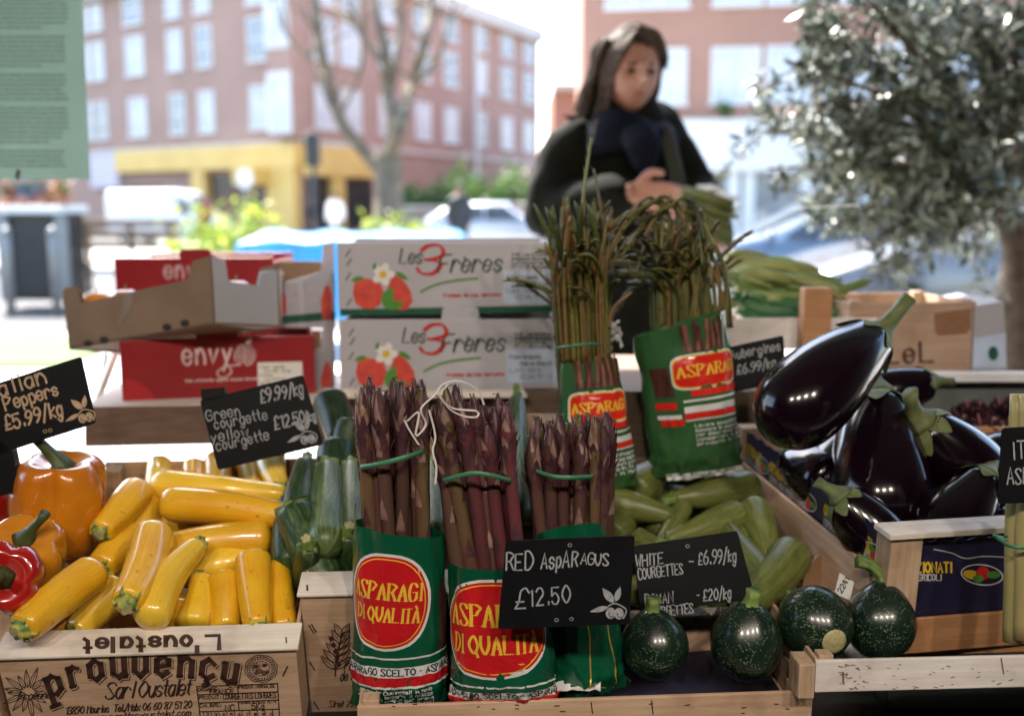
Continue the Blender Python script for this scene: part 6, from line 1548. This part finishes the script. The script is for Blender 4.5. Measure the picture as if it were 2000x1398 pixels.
for px, py, tx, ty in ((1150, 600, 1155, 268), (1165, 600, 1160, 330), (1110, 640, 1012, 548), (1100, 620, 1040, 520), (1130, 620, 1060, 440), (1180, 560, 1248, 395), (1190, 640, 1235, 570)):
    b = MB(); p, q = P(px, py, 1.42), P(tx, ty, 1.44); md = p.lerp(q, .5) + Vector((.012 if tx < px else -.012, 0, 0))
    pts = smooth_line([tuple(p), tuple(md), tuple(q)], 8); b.tube(pts, [.0036 * (1 - .55 * i / (len(pts) - 1)) for i in range(len(pts))], 8)
    for i in range(1, len(pts) - 1):
        e = Vector((random.uniform(-1, 1), random.uniform(-1, .2), .4)).normalized(); c = Vector(pts[i]); d = (Vector(pts[i + 1]) - c).normalized(); b.add([c + e * .003 - d * .003, c + e * .003 + d * .004, c + e * .007 + d * .012], [(0, 1, 2)])
    b.build('spear', random.choice(THIN[:2]), tA, True)
BA = Bag(P(1168, 950, 1.37), P(1150, 704, 1.375), .058, .040, .6, R(2), seed=5); BA.sheet(tA, BAGG2); rear_print(tA, BA, .010, .118, .92)
rubber_band(tA, [(1086, 680, 1.375), (1110, 676, 1.345), (1145, 672, 1.345), (1172, 672, 1.37)], .004, .07)
tB = thing('asparagus_bunch', 'thin brown asparagus bunch with drooping tips, rear right one in a wide bag', 'asparagus', P(1340, 925, 1.42), group='rear asparagus bunches')
thin_bunch(tB, (1330, 800, 1.44), (1325, 455, 1.46), 50, 80, 8, 44, (0, 1, 3, 5, 7, 6, 8, 5, 6, 7))
for k, (mx, my, ex, ey) in enumerate(((1290, 405, 1195, 490), (1270, 420, 1180, 470), (1250, 440, 1150, 500), (1300, 400, 1215, 450), (1240, 470, 1160, 560), (1320, 410, 1250, 430), (1340, 395, 1275, 420), (1270, 520, 1185, 505), (1260, 560, 1195, 620), (1365, 420, 1385, 520), (1355, 430, 1390, 560), (1345, 400, 1375, 470), (1280, 440, 1225, 480), (1250, 500, 1170, 530), (1285, 395, 1205, 440), (1310, 392, 1225, 425), (1262, 432, 1170, 448), (1275, 455, 1190, 520), (1300, 430, 1215, 500), (1325, 400, 1260, 460), (1350, 410, 1372, 520), (1340, 420, 1395, 480), (1255, 420, 1160, 470), (1290, 460, 1240, 540))):
    b = MB(); pts = smooth_line([tuple(P(1290 + k * 6, 640, 1.46)), tuple(P(1290 + k * 5 + (mx - 1290) * .4, 520, 1.46)), tuple(P(mx, my, 1.47)), tuple(P((mx + ex) / 2, min(my, ey) + 8, 1.45)), tuple(P(ex, ey, 1.43))], 7)
    b.tube(pts, [.0034 * (1 - .35 * i / (len(pts) - 1)) for i in range(len(pts))], 8)
    for i in range(8, len(pts) - 1):
        e = Vector((random.uniform(-1, 1), random.uniform(-1, .2), random.uniform(-.5, .8))).normalized(); c = Vector(pts[i]); d = (Vector(pts[i + 1]) - c).normalized(); b.add([c + e * .003 - d * .003, c + e * .003 + d * .004, c + e * .008 + d * .012], [(0, 1, 2)])
    b.build('spear', THIN[k % 3], tB, True)
BB = Bag(P(1362, 922, 1.40), P(1325, 632, 1.415), .064, .066, .55, R(-8), vt=lambda a: 1.0 + .05 * math.sin(a), seed=6, crumple=1.5); BB.sheet(tB, BAGG2); rear_print(tB, BB, .034, .150, 1.02)
b = MB(); BB.bandrow(b, -.004, .006, .0008, 0, -.045, .075); b.build('white_hem', BAGW, tB)
b = MB()
for k in range(6): ribbon(b, [(-.045 + k * .0045, .158), (-.040 + k * .0045, .120)], .005, BB.mapper(.0006 + (k % 2) * 2e-4), 0, step=.004)
BB.bandrow(b, .100, .110, .0008, 1, -.044, -.014); BB.bandrow(b, .086, .092, .0008, 2, -.044, -.010); BB.bandrow(b, .076, .0855, .0008, 1, -.040, -.008)
b.build('side_print', [BAGBR, REDB, BAGW], tB)
# white plastic tie between the two
t = thing('plastic_tie', 'tangle of white plastic ties between the two rear asparagus bunches', 'tie', P(1205, 655, 1.5)); b = MB()
for k in range(7):
    pts = smooth_line([tuple(P(1190 + random.uniform(-8, 30), 620 + random.uniform(0, 60), 1.5)) for _ in range(4)], 6); b.tube(pts, [.0012] * len(pts), 5)
b.build('strand', WHITE, t)

# ---- beans in a crate at the back right
MBn = crate_matrix(1400, 622, 1.72, .055, R(3), 0)
crate('pale wooden crate heaped with flat green beans behind the rear asparagus', MBn, .285, .30, .055, m_front=GREYWOOD, m_side=GREYWOOD, m_post=ORANGEWOOD, post=.03)
t = thing('crate_post', 'orange wooden post at the corner of a stacked crate, in front of the beans', 'post', P(1590, 640, 1.70)); b = MB()
p = P(1590, 690, 1.70); b.box((p.x - .024, p.y - .012, p.z), (p.x + .024, p.y + .02, P(1590, 562, 1.70).z), 0, None, .002); b.build('upright', ORANGEWOOD, t)
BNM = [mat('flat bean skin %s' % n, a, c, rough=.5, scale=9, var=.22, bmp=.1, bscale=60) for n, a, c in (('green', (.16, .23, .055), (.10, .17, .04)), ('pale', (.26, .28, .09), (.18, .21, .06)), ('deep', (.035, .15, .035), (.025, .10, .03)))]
def bean(k):
    def go():
        t = thing('flat_bean', '', '', (0, 0, 0)); b = MB(); n = 16; L = .2
        sp = [(.03 * math.sin(math.pi * i / n) * (1 if k % 2 else .4) * 1.0, 0, L * i / n) for i in range(n + 1)]
        b.tube(sp, [max(.0006, .0085 * min(1, i / 2.2, (n - i) / 2.2)) for i in range(n + 1)], 12, 0, sy=.42, shape=lambda q, a: 1 + .04 * math.sin(q * 40)); b.build('pod', BNM[k], t, True, world=False)
        b = MB(); b.tube([(0, 0, .004), (0, 0, -.004), (.002, 0, -.012)], [.003, .002, .0022], 6); b.build('stalk', STEMG, t, True, world=False); return t
    return go
rs = random.Random(31)
for i in range(64):
    lay = i // 16; x = rs.uniform(1372, 1600); y = 505 + (620 - 505) * rs.random(); y = max(y, 512 + max(0, x - 1500) * .55)
    a = R(rs.gauss(18, 16)); hl = rs.uniform(70, 110); Y = 1.95 - (y - 505) / 115 * .17
    x1, x2 = x - hl * math.cos(a), x + hl * math.cos(a); x2 = min(x2, 1650); 
    p1, p2 = P(x1, y - hl * math.sin(a) * .35, Y + rs.uniform(-.02, .02)), P(x2, y + hl * math.sin(a) * .35, Y + rs.uniform(-.02, .02))
    if p1.x < .40: 
        p1.x = .40 + rs.uniform(0, .04)
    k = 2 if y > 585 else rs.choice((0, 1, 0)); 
    if rs.random() < .5: p1, p2 = p2, p1
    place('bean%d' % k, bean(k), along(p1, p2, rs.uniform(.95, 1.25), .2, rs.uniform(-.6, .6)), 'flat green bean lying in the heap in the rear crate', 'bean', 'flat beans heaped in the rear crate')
place('bean0', bean(0), along(P(1580, 590, 1.86), P(1706, 546, 1.84), 1.0, .2, 0), 'single flat bean sticking out to the right of the bean heap', 'bean', 'flat beans heaped in the rear crate')
# ---- crate with printed letters behind the aubergines
ML = crate_matrix(1660, 592, 1.74, .125, R(6), 0)
cl = crate('worn wooden crate lettered in dark brown, behind the aubergines at the window', ML, .235, .20, .125, m_front=wood('worn pinkish wood', (.50, .36, .27), (.38, .25, .17), 0), post=.02)
b = MB(); write(b, "L'oustaLeL", 1822, 706, 38, 7.5, onplane(fplane(ML), .0007), 0, R(-2), 'r', nib=(R(-30), .5), xs=.95, gap=2); b.build('lettering', INK, cl)
b = MB(); f_ = onplane(fplane(ML), .0005); blob(b, [(1824, 612), (1896, 602), (1896, 640), (1888, 652), (1834, 656), (1826, 648)], f_); b.build('hand_hole', mat('dark orange recess', (.26, .13, .065), rough=.8), cl)
t = thing('carton_end', 'white carton with a blue printed end, right of the lettered crate', 'carton', P(1930, 660, 1.76)); b = MB(); pl = plane(1930, 660, 1.76, yaw=R(4))
b.prism([hit(x, y, pl) for x, y in ((1898, 722), (1904, 598), (1960, 588), (1966, 722))], -pl[1] * .16); b.build('body', GREYC, t); b = MB(); blob(b, [(1900, 718), (1902, 660), (1964, 650), (1965, 718)], onplane(pl, .0006), 0); blob(b, ell(1940, 690, 10, 14, 14), onplane(pl, .0009), 1); b.build('print', [BLUEL, DGREEN], t)
# window sill bar and radicchio crate
t = thing('shelf_rail', 'white metal shelf rail running behind the aubergines to the right', 'rail', P(1900, 730, 1.62)); b = MB()
p, q = P(1560, 733, 1.63), P(2160, 727, 1.65); b.box((p.x, p.y, p.z - .012), (q.x, p.y + .025, p.z + .004), 0, None, .002); b.build('rail', mat('white enamel', (.72, .74, .78), rough=.3), t)
b = MB(); b.box((p.x, p.y + .028, p.z - .15), (q.x, p.y + .034, p.z - .01), 0); b.build('back_plate', mat('grey plate', (.14, .16, .16), (.09, .10, .10), rough=.25, scale=6), t)
MRd = crate_matrix(1770, 812, 1.50, .07, R(4), R(3))
crate('brown crate of dark red leaf salad at the far right', MRd, .42, .26, .05, m_front=ORANGEWOOD, m_side=ORANGEWOOD, post=.015)
RAD = mat('dark red salad leaf', (.060, .012, .022), (.022, .012, .022), rough=.35, scale=30, coat=.3); RADV = mat('pink leaf rib', (.40, .16, .17), rough=.4)
for k, (px, py, Y) in enumerate(((1900, 828, 1.62), (1962, 822, 1.64), (1925, 862, 1.54), (1985, 868, 1.54), (1868, 856, 1.58), (2030, 840, 1.6))):
    c = P(px, py, Y); t = thing('red_salad', 'head of dark red leaf salad in the brown crate at the far right', 'salad', c, group='red salad heads'); b, v = MB(), MB()
    for j in range(14):
        a = j * 2.4; tl = .25 + .07 * j; rows = []
        for u in range(6):
            q = u / 5; row = []
            for w_ in range(7):
                s_ = w_ / 6 - .5; hw = .030 * math.sin(math.pi * (.15 + .8 * q)); d = Vector((math.cos(a), math.sin(a), 0)); e = Vector((-math.sin(a), math.cos(a), 0))
                row.append(c + d * (.045 * q * math.sin(tl)) + Vector((0, 0, .05 * q * math.cos(tl) + .006 * math.sin(s_ * 14 + j) * q - .01)) + e * (2 * s_ * hw))
            rows.append(row)
        b.strip(rows); mid = [r[3] + Vector((0, 0, .001)) for r in rows]; v.tube(mid, [.0028 * (1 - u / 7) for u in range(6)], 5)
    b.build('leaves', RAD, t, True); v.build('ribs', RADV, t, True)
# display table carrying everything
DARKW = mat('dark table paint', (.014, .020, .018), (.008, .011, .010), rough=.5)
t = thing('display_table', 'dark green display table carrying all the crates', 'table', (0, 1.4, 0))
b = MB(); b.box((-1.3, .965, .56), (1.35, 1.30, .60), 0, None, .004); b.build('front_shelf', DARKW, t)
b = MB(); b.box((-.42, 1.302, .66), (1.35, 1.92, .70), 0, None, .004); b.build('rear_shelf', DARKW, t)
b = MB(); b.box((.45, 1.12, .602), (1.25, 1.30, .665), 0, None, .003); b.box((.47, 1.30, .701), (1.25, 1.85, .705)); b.build('riser', DARKW, t)
for x in (-1.25, 1.28):
    for y in (1.0, 1.86):
        if x < 0 and y > 1.5: x = -.36
        b = MB(); b.box((x, y, 0), (x + .05, y + .05, .559 if y < 1.3 else .659), 0, None, .003); b.build('leg', DARKW, t)
# ================================================================== people
def remeshed(mb, name, m, parent, vox, it=4, world=True):
    o = mb.build(name, m, parent, True, world=world)
    r = o.modifiers.new('r', 'REMESH'); r.mode = 'VOXEL'; r.voxel_size = vox; r.use_smooth_shade = True
    s_ = o.modifiers.new('s', 'SMOOTH'); s_.factor = .5; s_.iterations = it
    dg = bpy.context.evaluated_depsgraph_get(); me = bpy.data.meshes.new_from_object(o.evaluated_get(dg)); o.modifiers.clear(); o.data = me
    for p in me.polygons: p.use_smooth = True
    if not me.materials: me.materials.append(m)
    return o
def caps(b, pts, rad, n=14, sx=1, sy=1, up=Vector((0, 1, 0))):
    """rounded, tapering limb"""
    pts = [Vector(p) for p in pts]; sm = [Vector(p) for p in smooth_line([tuple(p) for p in pts], 5)]; N = len(sm) - 1; m = len(rad) - 1
    rr = []
    for i in range(N + 1):
        q = i / N * m; k = min(int(q), m - 1); rr.append(rad[k] + (rad[k + 1] - rad[k]) * (q - k))
    d0 = (sm[0] - sm[1]).normalized(); d1 = (sm[-1] - sm[-2]).normalized()
    sp = [sm[0] + d0 * rr[0] * .95, sm[0] + d0 * rr[0] * .7] + sm + [sm[-1] + d1 * rr[-1] * .7, sm[-1] + d1 * rr[-1] * .95]
    b.tube(sp, [rr[0] * .25, rr[0] * .72] + rr + [rr[-1] * .72, rr[-1] * .25], n, sx=sx, sy=sy, up=up)
SKIN = mat('skin', (.38, .195, .135), (.31, .145, .10), rough=.5, scale=20, sss=.15)
HAIR = translucent('brown hair', (.085, .049, .030), (.024, .014, .009), .2, 70, .75)
COAT = mat('dark olive wool coat', (.0075, .0082, .0052), (.004, .0045, .003), rough=.9, spec=.12,  scale=25, bmp=.3, bscale=90)
SCARF = mat('navy scarf', (.004, .006, .015), (.003, .004, .009), rough=.9, spec=.15, scale=40, bmp=.5, bscale=70)
TROU = mat('dark trousers', (.02, .022, .03), rough=.8)
YP_ = 2.72
t = thing('person', 'long haired person in a dark coat and navy scarf, holding greens outside', 'person', (P(1220, 500, YP_).x, YP_, 0))
H = P(1230, 143, YP_)                 # centre of the head
FACE = Matrix.Rotation(R(16), 4, 'Z') @ Matrix.Rotation(R(10), 4, 'X') @ Matrix.Scale(.92, 4)     # turned to the right of the photo, looking down
def head_fn(d):
    x, y, z = d.x, d.y, d.z
    r = Vector((x * .080, y * .096, z * .120))
    f = max(0, -y)                                                # face side
    if z < 0: r.x *= 1 - .30 * (-z) ** 1.6; r.y *= 1 - .10 * (-z)
    g = lambda cx, cz, sx, sz: math.exp(-((x - cx) / sx) ** 2 - ((z - cz) / sz) ** 2) * (f ** .5)
    dy = -.032 * g(0, -.12, .12, .16) - .012 * g(0, .05, .09, .2) + .019 * (g(-.38, .07, .22, .13) + g(.38, .07, .22, .13)) - .009 * (g(0, .24, .6, .09)) \
         - .009 * g(0, -.43, .22, .06) - .007 * g(0, -.53, .2, .06) + .006 * g(0, -.48, .3, .03) - .012 * g(0, -.80, .28, .16) - .006 * (g(-.5, -.18, .25, .22) + g(.5, -.18, .25, .22))
    r.y += dy; return r
body = MB(); Mh = Matrix.Translation(H) @ FACE
body.sphere((0, 0, 0), (1, 1, 1), 56, 44, 0, head_fn, Mh)
for s_ in (-1, 1): body.sphere((s_ * .074, .012, -.008), (.010, .020, .032), 10, 8, 0, None, Mh)
nk = P(1215, 215, YP_ + .03); sh = P(1210, 262, YP_ + .05)
caps(body, [H + Vector((0, .02, -.05)), nk, sh], [.056, .055, .075])
RS, LS = P(1112, 296, YP_ + .02), P(1290, 270, YP_ + .10)
RE, LE = P(1068, 420, YP_ + .0), P(1362, 392, YP_ + .04)
RW, LW = P(1225, 378, YP_ - .16), P(1400, 470, YP_ - .20)
hip = Vector((P(1225, 600, YP_ + .06).x, YP_ + .06, .92))
caps(body, [sh + Vector((0, 0, .0)), sh.lerp(hip, .35), sh.lerp(hip, .7), hip], [.11, .125, .12, .14], 18, sx=.75, sy=1.15)
caps(body, [RS, RE], [.055, .042]); caps(body, [RE, RW], [.042, .030]); caps(body, [LS, LE], [.055, .042]); caps(body, [LE, LW], [.042, .030])
for s_ in (-1, 1):
    hx = hip + Vector((s_ * .085, 0, -.03)); kn = Vector((hx.x, hx.y - .03, .50)); ak = Vector((hx.x, hx.y + .02, .09)); caps(body, [hx, kn], [.085, .055]); caps(body, [kn, ak], [.055, .036]); caps(body, [ak + Vector((0, .03, -.04)), ak + Vector((0, -.14, -.055))], [.036, .03])
def hand(b, wrist, palm_dir, side, curl, span=1.0):
    """palm, four fingers of different lengths bent at the knuckles, and a thumb leaving the side of the palm"""
    d = palm_dir.normalized(); s_ = (side - d * side.dot(d)).normalized(); n = d.cross(s_)
    kn = wrist + d * .085
    caps(b, [wrist, wrist + d * .04, kn], [.026, .036, .038], 12, sx=.5, sy=1.05, up=n)
    for k, L in enumerate((.072, .080, .075, .058)):
        r0 = wrist + d * .088 + s_ * ((1.5 - k) * .019) ; u = d
        c1 = (d * math.cos(curl * .6) + n * math.sin(curl * .6)); c2 = (d * math.cos(curl * 1.3) + n * math.sin(curl * 1.3)); c3 = (d * math.cos(curl * 1.9) + n * math.sin(curl * 1.9))
        a = r0 + c1 * L * .45; e = a + c2 * L * .32; g = e + c3 * L * .25; caps(b, [r0 - d * .02, r0, a, e, g], [.0105, .010, .009, .0082, .007], 8)
    th = wrist + d * .03 + s_ * .028; caps(b, [th, th + (d * .5 + s_ * .7).normalized() * .036, th + (d * .5 + s_ * .7).normalized() * .036 + (d * .8 + n * .4 + s_ * .15).normalized() * .034], [.014, .0115, .009], 8)
hand(body, RW, Vector((.95, -.10, -.08)), Vector((0, -.3, 1)), .55)
hand(body, LW, Vector((-.6, -.45, .30)), Vector((0, .2, 1)), .7)
bo = remeshed(body, 'body', SKIN, t, .0045, 3)
# face details
eb = MB(); 
for s_ in (-1, 1):
    eb.tube([Mh @ Vector((s_ * (.014 + i * .0065), -.0925 + .0022 * i * i * .45, .030 + .0012 * i - .0006 * i * i)) for i in range(6)], [.0030, .0042, .0042, .0036, .0026, .0014], 6)
eb.build('eyebrows', HAIR, t, True)
ey = MB()
for s_ in (-1, 1): ey.sphere(Mh @ Vector((s_ * .030, -.0790, .009)), (.0115, .0090, .0062), 12, 8)
ey.build('eyes', mat('dark eye', (.045, .03, .025), rough=.2), t, True)
lp = MB(); lp.tube([Mh @ Vector((x, -.1035 + abs(x) * .42, -.053 - abs(x) * .08)) for x in (-.024, -.016, -.007, 0, .007, .016, .024)], [.001, .0035, .0045, .0042, .0045, .0035, .001], 8); lp.build('lips', mat('lips', (.34, .12, .10), rough=.45), t, True)
# hair: a cap and long locks
hr = MB()
def hair_fn(d):
    r = Vector((d.x * .090, d.y * .108, d.z * .130)); r.y += .010
    if d.y < .05 and d.z < .66: k = min(1, (.05 - d.y) * 2.6) * min(1, (.66 - d.z) * 3.2); r = r * (1 - .42 * k)
    return r * (1 + .02 * math.sin(d.x * 22) * (1 - abs(d.z)))
hr.sphere((0, 0, 0), (1, 1, 1), 40, 30, 0, hair_fn, Mh)
rs = random.Random(3)
for k in range(120):
    a = math.pi * .5 + (k / 119 - .5) * math.pi * 1.08 + rs.uniform(-.05, .05); lay = rs.uniform(.98, 1.16)
    q0 = Vector((math.cos(a) * .076, .012 + math.sin(a) * .090, .05)); left = math.cos(a) < -.2
    ln = rs.uniform(.14, .23) * (1 if math.cos(a) < .5 else .70); wv = rs.uniform(0, 6.3)
    pts = [Mh @ (q0 * .9 * lay + Vector((0, 0, .04)))]
    for m in range(1, 7):
        f = m / 6; pts.append(Mh @ (q0 * lay * (1.08 + .05 * f) + Vector((.007 * math.sin(wv + f * 7) + (-.050 * f * f if left else 0), .005 * math.cos(wv + f * 6), .03 - ln * f - .03 * f))))
    sm = smooth_line([tuple(p) for p in pts], 3); r0 = rs.uniform(.005, .009); hr.tube(sm, [r0 * (1 - .85 * (i / (len(sm) - 1)) ** 2) for i in range(len(sm))], 6)
for k in range(16):   # blown strands to the left at the shoulder and over the brow to the right
    q0 = Vector((-.07, .03, -.08 - k * .004)); pts = [Mh @ q0, Mh @ (q0 + Vector((-.03, .0, -.03))), Mh @ (q0 + Vector((-.055 - .004 * k, 0, -.045 + .004 * k)))]; hr.tube(smooth_line([tuple(p) for p in pts], 4), [.007 - .0007 * i for i in range(9)], 6)
for k in range(10):
    z = .105 - k * .004; pts = [Mh @ Vector((-.02 + k * .004, -.075, z + .018)), Mh @ Vector((.035, -.085 + k * .004, z + .006)), Mh @ Vector((.075, -.06 + k * .006, z - .035)), Mh @ Vector((.096, -.04 + k * .005, z - .062 - k * .002))]; hr.tube(smooth_line([tuple(p) for p in pts], 5), [.011 - .0005 * i for i in range(16)], 6)
for k in range(90):   # strands combed from the parting down both sides of the cap
    sd_ = -1 if k % 5 < 3 else 1; y0 = rs.uniform(-.055, .09); w0 = rs.uniform(.99, 1.07); pts = []
    for m in range(7):
        f = m / 6; th = f * rs.uniform(1.25, 1.45); d = Vector((sd_ * math.sin(th) * .090 * w0 + .012, y0 + .012 * math.sin(f * 5 + k) + .02 * f, math.cos(th) * .126 * w0 * math.sqrt(max(.25, 1 - (y0 / .115) ** 2))))
        pts.append(Mh @ d)
    sm = smooth_line([tuple(p) for p in pts], 3); r0 = rs.uniform(.004, .0075); hr.tube(sm, [r0 * (1 - .6 * i / (len(sm) - 1)) for i in range(len(sm))], 5)
for k in range(12):   # loose locks falling over the cheek
    x0 = -.055 - .002 * k; pts = [Mh @ Vector((-.02, -.070, .112)), Mh @ Vector((x0 * .9, -.078 + .003 * k, .065)), Mh @ Vector((x0 * 1.18, -.055 + .004 * k, .0)), Mh @ Vector((x0 * 1.22 - .004 * math.sin(k), -.040 + .004 * k, -.07)), Mh @ Vector((x0 * 1.3 - .012, -.03, -.135 - .006 * (k % 5)))]
    sm = smooth_line([tuple(p) for p in pts], 4); hr.tube(sm, [.0065 * (1 - .7 * i / (len(sm) - 1)) for i in range(len(sm))], 6)
hr.build('hair', HAIR, t, True)
# coat
ct = MB()
caps(ct, [sh + Vector((0, .0, .02)), sh.lerp(hip, .3), sh.lerp(hip, .65), hip, hip + Vector((0, 0, -.30))], [.115, .165, .178, .182, .20], 24, sx=.78, sy=1.10)
caps(ct, [RS.lerp(sh, .45), RS, RS.lerp(RE, .5), RE], [.074, .080, .076, .070], 18); caps(ct, [RE, RE.lerp(RW, .5), RE.lerp(RW, .90)], [.072, .064, .052], 16)
caps(ct, [LS.lerp(sh, .45), LS, LS.lerp(LE, .5), LE], [.078, .078, .068, .060], 18); caps(ct, [LE, LE.lerp(LW, .5), LE.lerp(LW, .86)], [.068, .060, .050], 16)
caps(ct, [P(1135, 246, YP_ + .06), P(1215, 218, YP_ + .10), P(1300, 232, YP_ + .09)], [.045, .05, .04], 12)
co = remeshed(ct, 'coat', COAT, t, .009, 6)
for v in co.data.vertices:
    q = v.co * 7; v.co += v.normal * (.018 * noise.noise(Vector((q.x, q.y, q.z * .45))) + .007 * noise.noise(q * 2.7))
lap = MB(); f0 = [P(1298, 250, YP_ - .06), P(1312, 300, YP_ - .10), P(1325, 360, YP_ - .13), P(1332, 430, YP_ - .15)]; sm = smooth_line([tuple(p) for p in f0], 5); lap.tube(sm, [.012] * len(sm), 8, sx=.5, sy=1.6); lap.build('coat_edge', mat('lighter coat edge', (.025, .028, .02), rough=.8), t, True)
sc_ = MB(); rs = random.Random(6)
for k in range(4):
    ring = [(P(1222, 252 + k * 12, YP_ + .03) + Vector(((.088 + .011 * k) * math.cos(a), (.085 + .009 * k) * math.sin(a), .014 * math.sin(2 * a + k) - .012 * math.sin(a)))) for a in (2 * math.pi * i / 24 for i in range(25))]
    sc_.tube(ring, [.024 + .004 * math.sin(i * .8 + k) for i in range(25)], 12)
caps(sc_, [P(1245, 258, YP_ - .09), P(1256, 285, YP_ - .13), P(1258, 312, YP_ - .14)], [.04, .045, .035], 12, sx=.5, sy=1.1)
remeshed(sc_, 'scarf', SCARF, t, .007, 3)
tr_ = MB()
for s_ in (-1, 1):
    hx = hip + Vector((s_ * .085, 0, -.03)); caps(tr_, [hx, Vector((hx.x, hx.y - .03, .50)), Vector((hx.x, hx.y + .02, .10))], [.105, .078, .062], 14)
tr_.build('trousers', TROU, t, True)
for s_ in (-1, 1):
    hx = hip + Vector((s_ * .085, 0, 0)); q = MB(); caps(q, [Vector((hx.x, hx.y + .05, .045)), Vector((hx.x, hx.y - .04, .045)), Vector((hx.x, hx.y - .14, .038))], [.047, .048, .042], 12); q.build('shoe', TYRE, t, True)
# the greens held in the hand
g0, g1 = P(1330, 392, YP_ - .20), P(1415, 432, YP_ - .22)
t = thing('bunch_of_greens', 'bunch of olive greens with white cut ends, held in the hands of the person', 'greens', g0, group='greens held by the person')
rs = random.Random(9); b = MB(); w2 = MB()
for k in range(34):
    u, v = rs.uniform(-1, 1), rs.uniform(-1, 1); o_ = Vector((0, v * .03, u * .05)); p, q = g0 + o_ * .8, g1 + o_ * 1.2 + Vector((rs.uniform(0, .03), 0, 0)); b.tube([p, p.lerp(q, .5) + Vector((0, -.006, rs.uniform(-.008, .008))), q], [.0075, .0085, .006], 7)
b.build('stalks', [translucent('olive greens', (.16, .19, .06), (.10, .12, .04), .3)], t, True)
for k in range(12): u = rs.uniform(-1, 1); p = g0.lerp(g1, rs.uniform(.3, 1.05)) + Vector((0, rs.uniform(-.03, .03), .045 + .012 * u)); w2.tube([p, p + Vector((.035, 0, .002))], [.006, .006], 7)
w2.build('cut_ends', WHITE, t, True)
# small far figures
def far_person(label, px, Y, h, top, low, skin=SKIN, hairm=HAIR):
    x = P(px, 420, Y).x; t = thing('person', label, 'person', (x, Y, -.12), group='people far across the square'); k = h / 1.72; B = Vector((x, Y, -.12)); V = lambda a, c, z: B + Vector((a, c, z)) * k
    b = MB(); b.sphere(V(0, 0, 1.60), (.085 * k, .10 * k, .12 * k), 16, 12); caps(b, [V(0, 0, 1.5), V(0, 0, 1.42)], [.055 * k] * 2); caps(b, [V(0, 0, 1.36), V(0, 0, 1.1), V(0, 0, .92)], [.13 * k, .13 * k, .14 * k], 12, sx=.7, sy=1.2)
    for s_ in (-1, 1):
        caps(b, [V(s_ * .19, 0, 1.38), V(s_ * .23, .02, 1.12), V(s_ * .20, -.10, .90)], [.05 * k, .042 * k, .03 * k], 8); b.sphere(V(s_ * .20, -.12, .86), (.03 * k, .045 * k, .05 * k), 8, 6)
        caps(b, [V(s_ * .09, 0, .90), V(s_ * .10, -.02 * s_, .50), V(s_ * .10, .06 * s_, .06)], [.085 * k, .06 * k, .04 * k], 8); caps(b, [V(s_ * .10, .06 * s_, .04), V(s_ * .10, .06 * s_ - .16, .03)], [.04 * k, .035 * k], 8)
    remeshed(b, 'body', skin, t, .02, 2)
    b = MB(); caps(b, [V(0, 0, 1.38), V(0, 0, 1.1), V(0, 0, .84)], [.155 * k, .155 * k, .165 * k], 12, sx=.72, sy=1.2)
    for s_ in (-1, 1): caps(b, [V(s_ * .17, 0, 1.39), V(s_ * .235, .02, 1.12), V(s_ * .205, -.09, .93)], [.075 * k, .062 * k, .05 * k], 8)
    remeshed(b, 'jacket', top, t, .02, 2)
    b = MB()
    for s_ in (-1, 1): caps(b, [V(s_ * .09, 0, .90), V(s_ * .10, -.02 * s_, .50), V(s_ * .10, .06 * s_, .10)], [.105 * k, .08 * k, .065 * k], 8)
    b.build('trousers', low, t, True); b = MB(); b.sphere(V(0, .012, 1.635), (.095 * k, .11 * k, .105 * k), 14, 10); b.build('hair', hairm, t, True)
far_person('small far person in a white jacket before the yellow cafe', 655, 31, 1.75, WFR, TROU)
far_person('small far person in dark clothes right of the plane tree', 897, 22, 1.8, MET, TROU)
far_person('small far person in navy by the cafe doorway', 612, 38, 1.7, SCARF, TROU)
far_person('small far person in a red jacket left of the cafe window', 400, 34, 1.7, REDC, TROU)
